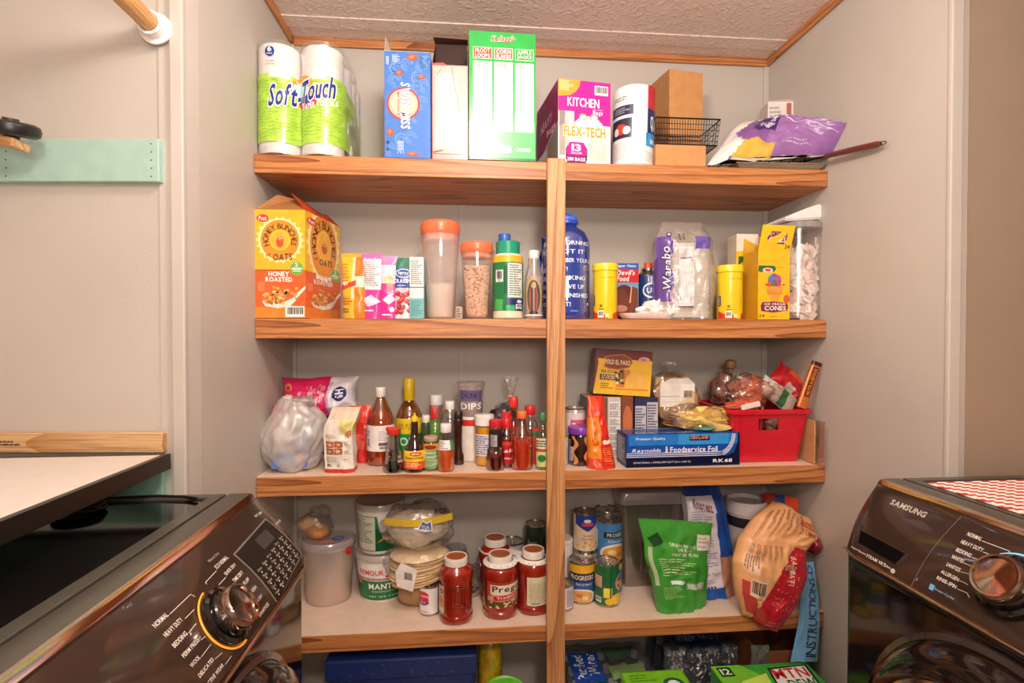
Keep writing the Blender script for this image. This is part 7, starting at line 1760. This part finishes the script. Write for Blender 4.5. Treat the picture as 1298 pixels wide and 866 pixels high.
# clear dispenser
p0, p1 = on(783, 730, Z), on(868, 728, Z); y = D+.19
xa, xb = at(787, 690, y).x, at(870, 690, y).x; xa += .006; w = xb-xa; h = at(828, 624, y).z-Z
t = thing('cereal_dispenser', 'large empty clear square container with frosted lid behind the green bag', 'container', ((xa+xb)/2, y+.055, Z+.001))
CP = clear('f2ecea', .35, .04, .04)
def cshell(levels, mat, name): 
    rows = [[(x, y_, z) for x, y_ in rrect(a, b, rad)] for a, b, rad, z in levels]; vs = [v for r_ in rows for v in r_]; n = len(rows[0])
    mesh_obj(name, vs, [(j*n+i, j*n+(i+1) % n, (j+1)*n+(i+1) % n, (j+1)*n+i) for j in range(len(rows)-1) for i in range(n)]+[tuple(range(n))[::-1], tuple((len(rows)-1)*n+i for i in range(n))], mat, t, smooth=True, auto=30)
a_ = w/2
cshell([(a_*.92, .048, .012, 0), (a_*.94, .05, .012, h*.1), (a_, .054, .012, h*.86)], CP, 'body')
cshell([(a_*1.0, .054, .012, h*.86), (a_*1.06, .058, .014, h*.87), (a_*1.06, .058, .014, h*.93), (a_*1.0, .054, .02, h*.985), (a_*.9, .045, .02, h)], clear('ece4e6', .3, .15, .55), 'lid')
for x in (-.35, -.1, .14): tube('mould_rib', [(x*a_*2*.5-.008, -.052, h*.12), (x*a_-.004, -.055, h*.72), (x*a_+.004, -.0555, h*.76), (x*a_+.012, -.055, h*.72), (x*a_+.012, -.052, h*.12)], .0013, CP, t, 6)
# green bag
y0 = fy(860, 762); 
c = on(856, 764, Z)
def gc(u, v, s): return '46a03a' if v > .5 else '3f9a36'
wl, wr = at(822, 740, y0).x, at(888, 740, y0).x; h = at(855, 652, y0+.03).z-Z; w = wr-wl
t = thing('green_snack_pouch', 'bright green bag with lines of white print standing askew on the shelf', 'bag', ((wl+wr)/2+.006, D+.062, Z+.001), R(12))
def gb(q, u, v): 
    return Vector((q.x*1.0+(-.012+.0*u)*v+.02*v*(u-.5), q.y+.012*v, q.z*(1-.0*u)+v*(.5-u)*.045-(v-.3)*.0))
S = pouch(t, 'bag', w*1.16, h, .062, gc, 'stand', amp=.009, freq=14, seed=11, nu=34, nv=40, bend=gb, rough=.28, taper=lambda v: .92+.34*v)
p = Print(t, S, w, h, lift=.001)
p.text('GREEN BEANS', .34, .72, .74, .76, 'e4ecd0', 2, slant=-.03); p.text('THE BEST', .42, .665, .68, .70, 'e4ecd0', 2, slant=-.02); p.text('RIGHT OFF THE VINE', .34, .62, .78, .65, 'e4ecd0', 2, slant=-.02)
p.lines(.16, .40, .74, .60, 8, 'cfe0a8', 2, 3, .35); p.rect(.76, .68, .96, .86, 'e6dcd0', 2); p.lines(.78, .70, .94, .84, 3, 'b8a8a0', 3, 4); p.rect(.27, .31, .5, .345, 'dfe8ea', 2); p.lines(.12, .16, .46, .29, 8, 'a8d084', 2, 5, .4); p.rect(.54, .24, .86, .31, '9aa890', 2); p.lines(.56, .25, .84, .30, 3, 'dfe0d0', 3, 7); p.poly([(.04, .8), (.2, .86), (.26, .76), (.1, .7)], '1f4a24', 2); p.rect(.03, .3, .08, .7, 'b8c8a0', 2); p.build()
# pancake mix bag (white/blue)
y0 = fy(905, 766); wl, wr = at(892, 740, y0).x, at(940, 740, y0).x; w = wr-wl; h = at(905, 618, y0+.05).z-Z-.006
def kc(u, v, s):
    if v < .09 and u < .72: return '1f5ab0'
    if u > .66+.15*max(0, v-.6): return '2352a8' if v > .34 else 'c89070'
    if v > .9: return '1f3f8a'
    return 'e2dce2'
t = thing('baking_mix_bag', 'white and blue bag of baking mix leaning back, between green bag and rice bag', 'bag', ((wl+wr)/2+.006, D+.125, Z+.001), R(6))
S = pouch(t, 'bag', w*1.02, h, .06, kc, 'brick', amp=.008, freq=14, seed=19, nu=30, nv=40, edge=.04, p=4, bend=lambda q, u, v: Vector((q.x-.012*v+.015*math.sin(v*3)*(u-.3)-.01, q.y+.06*v, q.z)), rough=.35)
p = Print(t, S, w, h, lift=.001); p.text('Krusteaz', .14, .80, .62, .885, '9a3440', 2, bold=.03, shear=.2, slant=-.05); p.lines(.08, .58, .6, .78, 9, '9a98b0', 2, 3, .35, ); p.lines(.06, .28, .6, .54, 12, '9a98b0', 2, 5, .4); p.text('Bag or Turn?', .1, .20, .58, .235, 'a86a70', 2, shear=.2); p.lines(.12, .14, .56, .18, 2, 'b0a8b8', 2)
for k in range(4): p.ell(.18+.08*k, .11, .03, None, '2c3f7a', 2, 10)
p.build()
# white bucket
xa, xb = at(939, 660, D+.13).x, at(989, 660, D+.13).x; r = (xb-xa)/2; h = at(960, 632, D+.15+r).z-Z
t = thing('white_bucket', 'white bucket with raised lid rim behind the rice bag', 'bucket', ((xa+xb)/2, D+.15+r, Z+.001))
lathe('bucket', [(r*.82, 0), (r*.85, .004), (r*.94, h*.84)], M('e8dedc', .4), t, 44); lathe('lid', [(r*.95, h*.84), (r, h*.85), (r, h*.97), (r*.97, h), (r*.9, h), (r*.88, h*.955), (.001, h*.955)], M('ece2de', .4), t, 44)
lathe('dark_band', [(r*.955, h*.70), (r*.965, h*.82)], M('2f2c3c', .4), t, 44, cap=False)
# red, orange and blue carton high at back right
c = at(1010, 640, D+.19)
t = thing('red_blue_pouch', 'red and blue flat pouch at back right above the rice bag', 'pouch', (1.005, D+.145, Z+.001), R(-42))
hh = at(1004, 616, D+.2).z-Z
pouch(t, 'bag', .105, hh*.96, .03, lambda u, v, s: ('c02a24' if u < .32 else ('2a4a8a' if u < .62 else 'e8502c')), 'stand', amp=.006, seed=8, nu=24, nv=30)
# rice bag: big, leaning over the shelf edge
t = thing('rice_bag', 'large tan and dark red basmati rice bag slumping over the shelf edge', 'bag', (at(990, 720, D+.02).x, D+.02, Z+.004))
o0 = t.location
def pt_(px, py, y): return at(px, py, y)-o0
ctrl = {  # v: (left px, right px, y px both) distances
}
rowsP = [ (pt_(946, 785, D-.035), pt_(990, 808, D-.045)), (pt_(934, 752, D-.022), pt_(1014, 768, D-.03)), (pt_(932, 715, D-.014), pt_(1026, 732, D-.015)), (pt_(940, 684, D+.005), pt_(1024, 702, D-.0)), (pt_(960, 655, D+.03), pt_(1052, 688, D+.01)), (pt_(984, 636, D+.06), pt_(1046, 660, D+.04)) ]
for a_, b_ in rowsP: b_.x = min(b_.x, SX1-.008-o0.x)
def rb(q, u, v):
    if q.y > 0: q.y *= .4
    k = min(4.999, v*5); i = int(k); f = k-i
    f2 = f*f*(3-2*f)*.3+f*.7
    L = rowsP[i][0].lerp(rowsP[i+1][0], f2); Rr = rowsP[i][1].lerp(rowsP[i+1][1], f2)
    base = L.lerp(Rr, u); up = (rowsP[min(5, i+1)][0]-rowsP[i][0]).normalized(); n = (Rr-L).cross(up).normalized()
    return base+n*(-q.y-.0)+Vector((0, .02, 0))+Vector((0, 0, .004*math.sin(u*9+v*5)))
def rc(u, v, s):
    if s == 1: return 'c83038'
    e_ = .56+.9*(v-.42) if v < .62 else (.9 if v < .74 else 1.1)
    if u > e_: return 'b8182c' if u < .97 else '8a1424'
    if v < .30 and u < .30-.4*(v-.05) and v > .05: return 'c0403a' if u > .06 else 'e0a070'
    return 'e8ab74'
S = pouch(t, 'bag', .2, .3, .10, rc, 'pillow', amp=.010, freq=13, seed=23, nu=60, nv=60, p=3, bend=rb, rough=.35)
p = Print(t, S, .19, .3, lift=.0012)
for k in range(9): p.lines(.10+.085*k, .60+.012*k, .145+.085*k, .92-.015*abs(k-3), 7, '7a4a30', 2, k+2, .4, True) if k < 7 else None
for k in range(6): p.lines(.10+.08*k, .42+.01*k, .15+.08*k, .58, 5, '8a5a3c', 2, k+22, .4, True)
p.rect(.07, .36, .26, .5, 'e6b690', 2); p.lines(.08, .37, .25, .49, 6, '7a4a30', 3, 9, .4, True); p.bars(.16, .21, .37, .33, 2, bg='e8c4a0', vert=False)
p.text('RICE', .58, .40, .72, .45, 'f0c4a8', 4, rot=-90, bold=.03); p.text('BASMATI', .66, .32, .74, .52, 'f0c4a8', 4, rot=-90, bold=.03); p.text('Basmati', .6, .84, .9, .93, 'a83a24', 2, bold=.03); p.text('Quinoa', .68, .77, .88, .82, 'a83a24', 2)
rd = random.Random(12)
for k in range(70):
    u, v = rd.uniform(.5, .92), .14+.5*(rd.random()**2); 
    if u > .58+.9*(v-.42): p.ell(u, v, .008, .006, 'e89a90', 3, 6)
p.lines(.5, .03, .9, .07, 2, 'e0605c', 3, 5); p.build()
blob(t, 'red_corner', tuple(rowsP[4][1]+Vector((-.008, .03, -.012))), (.022, .045, .030), M('8a1426', .25, coat=.6), .14, 12, 4, 3)
# blue instruction bag hanging over the edge
p0 = at(1020, 770, D-.02)
t = thing('instruction_bag', 'light blue plastic bag printed with large letters, hanging at the right wall', 'bag', at(1016, 838, D-.012))
hh = at(1022, 715, D-.012).z-t.location.z; wq = .09
def ib(q, u, v): return Vector((q.x*(1.0-.55*v)+.008+.022*v*(1-v)*2+.014*v, q.y+.01*v, q.z))
S = pouch(t, 'bag', wq, hh, .014, lambda u, v, s: '7ab4e0' if u > .1 else '6aa4d4', 'stand', amp=.005, freq=16, seed=3, nu=20, nv=30, bend=ib, rough=.3)
t.location.x = min(t.location.x, SX1-.055)
p = Print(t, S, wq, hh, lift=.001); p.text('INSTRUCTIONS-D', .44, .05, .82, .97, '1c2c4a', 2, rot=90, bold=.0, shear=.12); p.build()
# ================================================================== BELOW THE LOWEST SHELF
ZF = .16
t = thing('storage_tote', 'large dark navy plastic tote with scuffs under the lowest shelf at left', 'tote', (at(505, 850, D+.01).x, D+.17, .001))
xa, xb = at(412, 840, D+.015).x, at(604, 840, D+.015).x; w = xb-xa; t.location.x = (xa+xb)/2
NAVY = M('1c2f66', .35, coat=.2, var=.12, bump=.1)
ht = Z4-T4-.012
L_ = [(w*.44, .125, .02, 0), (w*.455, .13, .02, .01), (w*.485, .142, .02, ht*.72), (w*.5, .15, .02, ht*.73), (w*.5, .15, .02, ht*.80)]
rows = [[(x, y_, z) for x, y_ in rrect(a, b, rad)] for a, b, rad, z in L_]; n = len(rows[0]); vs = [v for r_ in rows for v in r_]
mesh_obj('tub', vs, [(j*n+i, j*n+(i+1) % n, (j+1)*n+(i+1) % n, (j+1)*n+i) for j in range(len(rows)-1) for i in range(n)]+[tuple(range(n))[::-1], tuple((len(rows)-1)*n+i for i in range(n))], NAVY, t, smooth=True, auto=35)
box('lid', -w*.505, w*.505, -.155, .155, ht*.80+.001, ht*.94, NAVY, t, .006)
p = Print(t, lambda u, v: Vector(((u-.5)*w, -.1555, ht*.55+v*ht*.38)), w, ht*.38, name='scuffs', lift=.0006)
rd = random.Random(7)
for k in range(46): p.ell(rd.uniform(.06, .94), .66+rd.uniform(0, .3), rd.uniform(.0008, .003), None, 'a8b4d8', 1, 6)
p.build()
# oil bottles and green lid
def oilb(label, pc, pw, y):
    xa, xb = at(pc-pw/2, 840, y).x, at(pc+pw/2, 840, y).x; r = (xb-xa)/2; t = thing('cooking_oil_bottle', label, 'bottle', ((xa+xb)/2, y+r, .001)); h = Z4-T4-.008
    pf = [(r*.9, 0), (r, .01), (r, h*.60), (r*.96, h*.62), (r, h*.64), (r, h*.74), (r*.96, h*.76), (r, h*.78), (r*.95, h*.88), (r*.6, h*.94), (r*.42, h*.95), (r*.42, h*.965)]
    lathe('body', pf, M('b8941c', .1, coat=1, var=.3), t, 40, sq=.08); lathe('cap', [(r*.46, h*.955), (r*.46, h*.995), (.001, h)], M('d8b01c', .4), t, nr=20, ridge=.04)
oilb('golden cooking oil bottle just right of the navy tote', 622, 32, D+.06)
c = on(637, 860, at(637, 860, D-.02).z)
t = thing('green_lidded_tub', 'bucket with lime green lid in front of the cooking oil bottle', 'tub', (at(640, 860, D+.0).x, D-.002, .001))
zl = at(640, 856, D+.056).z; r = .058
lathe('tub', [(r*.8, 0), (r*.84, .004), (r*.95, zl-.02)], M('d8e0d4', .4), t, 40); lathe('lid', [(r*.96, zl-.02), (r, zl-.018), (r, zl-.002), (r*.95, zl), (r*.88, zl-.004), (.001, zl-.004)], M('6cc83a', .35, coat=.3), t, 48)
# water packs
def case(name, label, pl, pr, y, d, ztp, seed, ncap, lab, cap='e8e4e0', filmc='cfd8e0'):
    xa, xb = at(pl, 830, y).x, at(pr, 830, y).x; w = xb-xa
    t = thing(name, label, 'bottles', ((xa+xb)/2, y+d/2, .001)); nx, nyy = ncap; h = ztp
    proto = None; sx_ = w/nx; r = min(sx_, d/nyy)/2*.97
    for i in range(nx):
        for j in range(nyy):
            o = lathe('water_bottle', [(r*.85, .002), (r, .008), (r*.95, h*.3), (r, h*.34), (r, h*.62), (r*.8, h*.78), (r*.42, h*.88), (r*.40, h*.90)], clear('d4dcea', .4, .05, .08), t, 16, (-w/2+(i+.5)*sx_, -d/2+(j+.5)*d/nyy, 0)) if proto is None else proto.copy()
            if proto is None: proto = o; q = lathe('bottle_cap', [(r*.46, h*.895), (r*.46, h*.955), (.001, h*.957)], M(cap, .4), o, 14)
            else:
                COL.objects.link(o); o.location = (-w/2+(i+.5)*sx_, -d/2+(j+.5)*d/nyy, 0); q2 = q.copy(); COL.objects.link(q2); q2.parent = o
    bmz = lambda x, y_: h*.985+.008*nz((x, y_, 0), 22, seed)+.005*abs(nz((x, y_, 1), 50, seed))
    nX, nY = 40, 16; vs = []; fs = []
    for j in range(nY+1):
        for i in range(nX+1):
            x, y_ = -w/2+w*i/nX, -d/2+d*j/nY; vs.append((x, y_, bmz(x, y_)))
    for j in range(nY):
        for i in range(nX): a0 = j*(nX+1)+i; fs.append((a0, a0+1, a0+nX+2, a0+nX+1))
    k0 = len(vs)
    for i in range(nX+1): vs.append((-w/2+w*i/nX, -d/2-.002+.004*nz((i*.3, 0, 0), 1, seed), .01))
    for i in range(nX): fs.append((k0+i, k0+i+1, i+1, i))
    mesh_obj('shrink_film', vs, fs, clear(filmc, .3, .12, .12, .9, 35), t, smooth=True)
    SS = lambda u, v: Vector(((u-.5)*w, (v-.5)*d, bmz((u-.5)*w, (v-.5)*d)))
    p = Print(t, SS, w, d, nX, nY, lift=.0015, rough=.3); lab(p); p.build(); return t
def l1(p): p.rect(.08, .05, .42, .75, '1a4aa8', 1); p.text('Purified', .12, .15, .24, .7, 'f0f4fa', 2, rot=90, bold=.02); p.text('Water', .26, .2, .38, .7, 'f0f4fa', 2, rot=90, bold=.02); p.rect(.5, .1, .9, .4, '7a9a60', 1); p.poly([(.55, .5), (.8, .6), (.9, .9), (.5, .85)], '4a6a50', 1)
zt = at(800, 836, D+.10).z
case('water_bottle_pack', 'shrink wrapped water bottle pack with blue label right of the post', 722, 838, D+.01, .2, zt-.01, 3, (5, 3), l1)
def l2(p): p.rect(.2, .08, .82, .8, '12284e', 1); p.text('Purified', .32, .5, .62, .68, 'aab8d0', 2, bold=.0, slant=.04); p.text('DRINKING WATER', .26, .22, .8, .42, 'aab8d0', 2, bold=.0, slant=.04)
case('water_bottle_pack', 'second water bottle pack with navy drinking water label, further right', 842, 935, D+.10, .2, zt+.02, 9, (5, 3), l2, filmc='a8b4c4')
t = thing('paper_plate_pack', 'lime green pack lying in front of the water bottle packs', 'pack', (at(835, 862, D-.07).x, D-.065, .001))
zg = at(830, 848, D-.01).z
box('pack', -.092, .092, -.055, .055, 0, zg, M('7cc828', .3, coat=.6, var=.1), t, .012)
p = Print(t, lambda u, v: Vector(((u-.5)*.184, (v-.5)*.11, zg)), .184, .11); p.ell(.72, .35, .16, None, '1c5a5a', 1); p.ell(.72, .35, .1, None, 'e8f0e8', 2); p.lines(.1, .5, .5, .8, 3, '4a8a1c', 1, 3); p.rect(.05, .1, .5, .2, 'b8e070', 1); p.build()
# soda carton
zm = at(985, 841, D-.005).z
xa = at(908, 855, D-.04).x; xb = at(1042, 845, D-.08).x; w = xb-xa
t = thing('soda_carton', 'green soda can carton with red and white lettering at the lower right', 'box', ((xa+xb)/2, D-.075, .001))
box('carton', -w/2, w/2, -.07, .07, 0, zm, M('3fa83a', .3, coat=.4, var=.05), t, .002)
p = Print(t, lambda u, v: Vector(((u-.5)*w, (v-.5)*.14, zm)), w, .14, rough=.25)
p.poly([(0, 0), (.35, 0), (.5, .5), (.3, 1), (0, 1)], '7cc83a', 1); p.poly([(.1, .2), (.45, .3), (.5, .7), (.2, .5)], 'c8e860', 2); p.text('12', .06, .72, .16, .9, 'e8f4e0', 3); p.rect(.04, .66, .18, .95, '1c4a24', 2)
p.poly([(.48, .1), (.92, .2), (.98, .9), (.55, .85)], '1c3a20', 3); p.poly([(.50, .14), (.90, .24), (.95, .86), (.57, .8)], 'f2f0ea', 4); p.text('MTN', .55, .5, .93, .80, 'd8282c', 5, bold=.045, shear=.15, slant=.03); p.text('DEW', .62, .20, .92, .46, '1f6a34', 5, bold=.045, shear=.15, slant=.03); p.build()
p = Print(t, lambda u, v: Vector(((u-.5)*w, -.07, v*zm)), w, zm, rough=.25, name='front_print')
p.text('MTN', .5, .80, .93, .94, 'd8282c', 5, bold=.045, shear=.15); p.text('DEW', .55, .65, .93, .78, 'f0f4ea', 5, bold=.045, shear=.15); p.rect(0, 0, 1, .6, '2f8a34', 1); p.build()
# open cardboard case with torn film
xa, xb = at(962, 830, D+.03).x, SX1-.02; w = xb-xa
t = thing('open_cardboard_case', 'open brown cardboard case with torn clear film, under the shelf at right', 'box', ((xa+xb)/2, D+.13, .001))
hc = at(990, 826, D+.03).z
for nm, q in (('wall', (-w/2, w/2, -.1, -.096)), ('wall', (-w/2, w/2, .14, .144)), ('wall', (-w/2, -w/2+.004, -.096, .14)), ('wall', (w/2-.004, w/2, -.096, .14))): box(nm, *q, .004, hc if q[2] > 0 or nm else hc, M('8a5030', .7), t)
box('base', -w/2, w/2, -.1, .144, 0, .004, M('8a5030', .7), t)
flap(t, [(-w/2, -.1, hc), (w/2, -.1, hc), (w/2-.02, -.06, hc-.03), (-w/2+.02, -.06, hc-.035)], '9a5c38')
pouch(t, 'film', .06, .07, .004, clear('e8e4e8', .4, .1, .15, .9, 30), 'full', amp=.008, seed=4, nu=10, nv=10, bend=lambda q, u, v: q+Vector((-w/2, -.105, hc-.045)))
struct(box('baseboard_back', SX0+.012, SX1-.02, B-.012, B-.0005, 0, .09, TRIMW, None, .003))
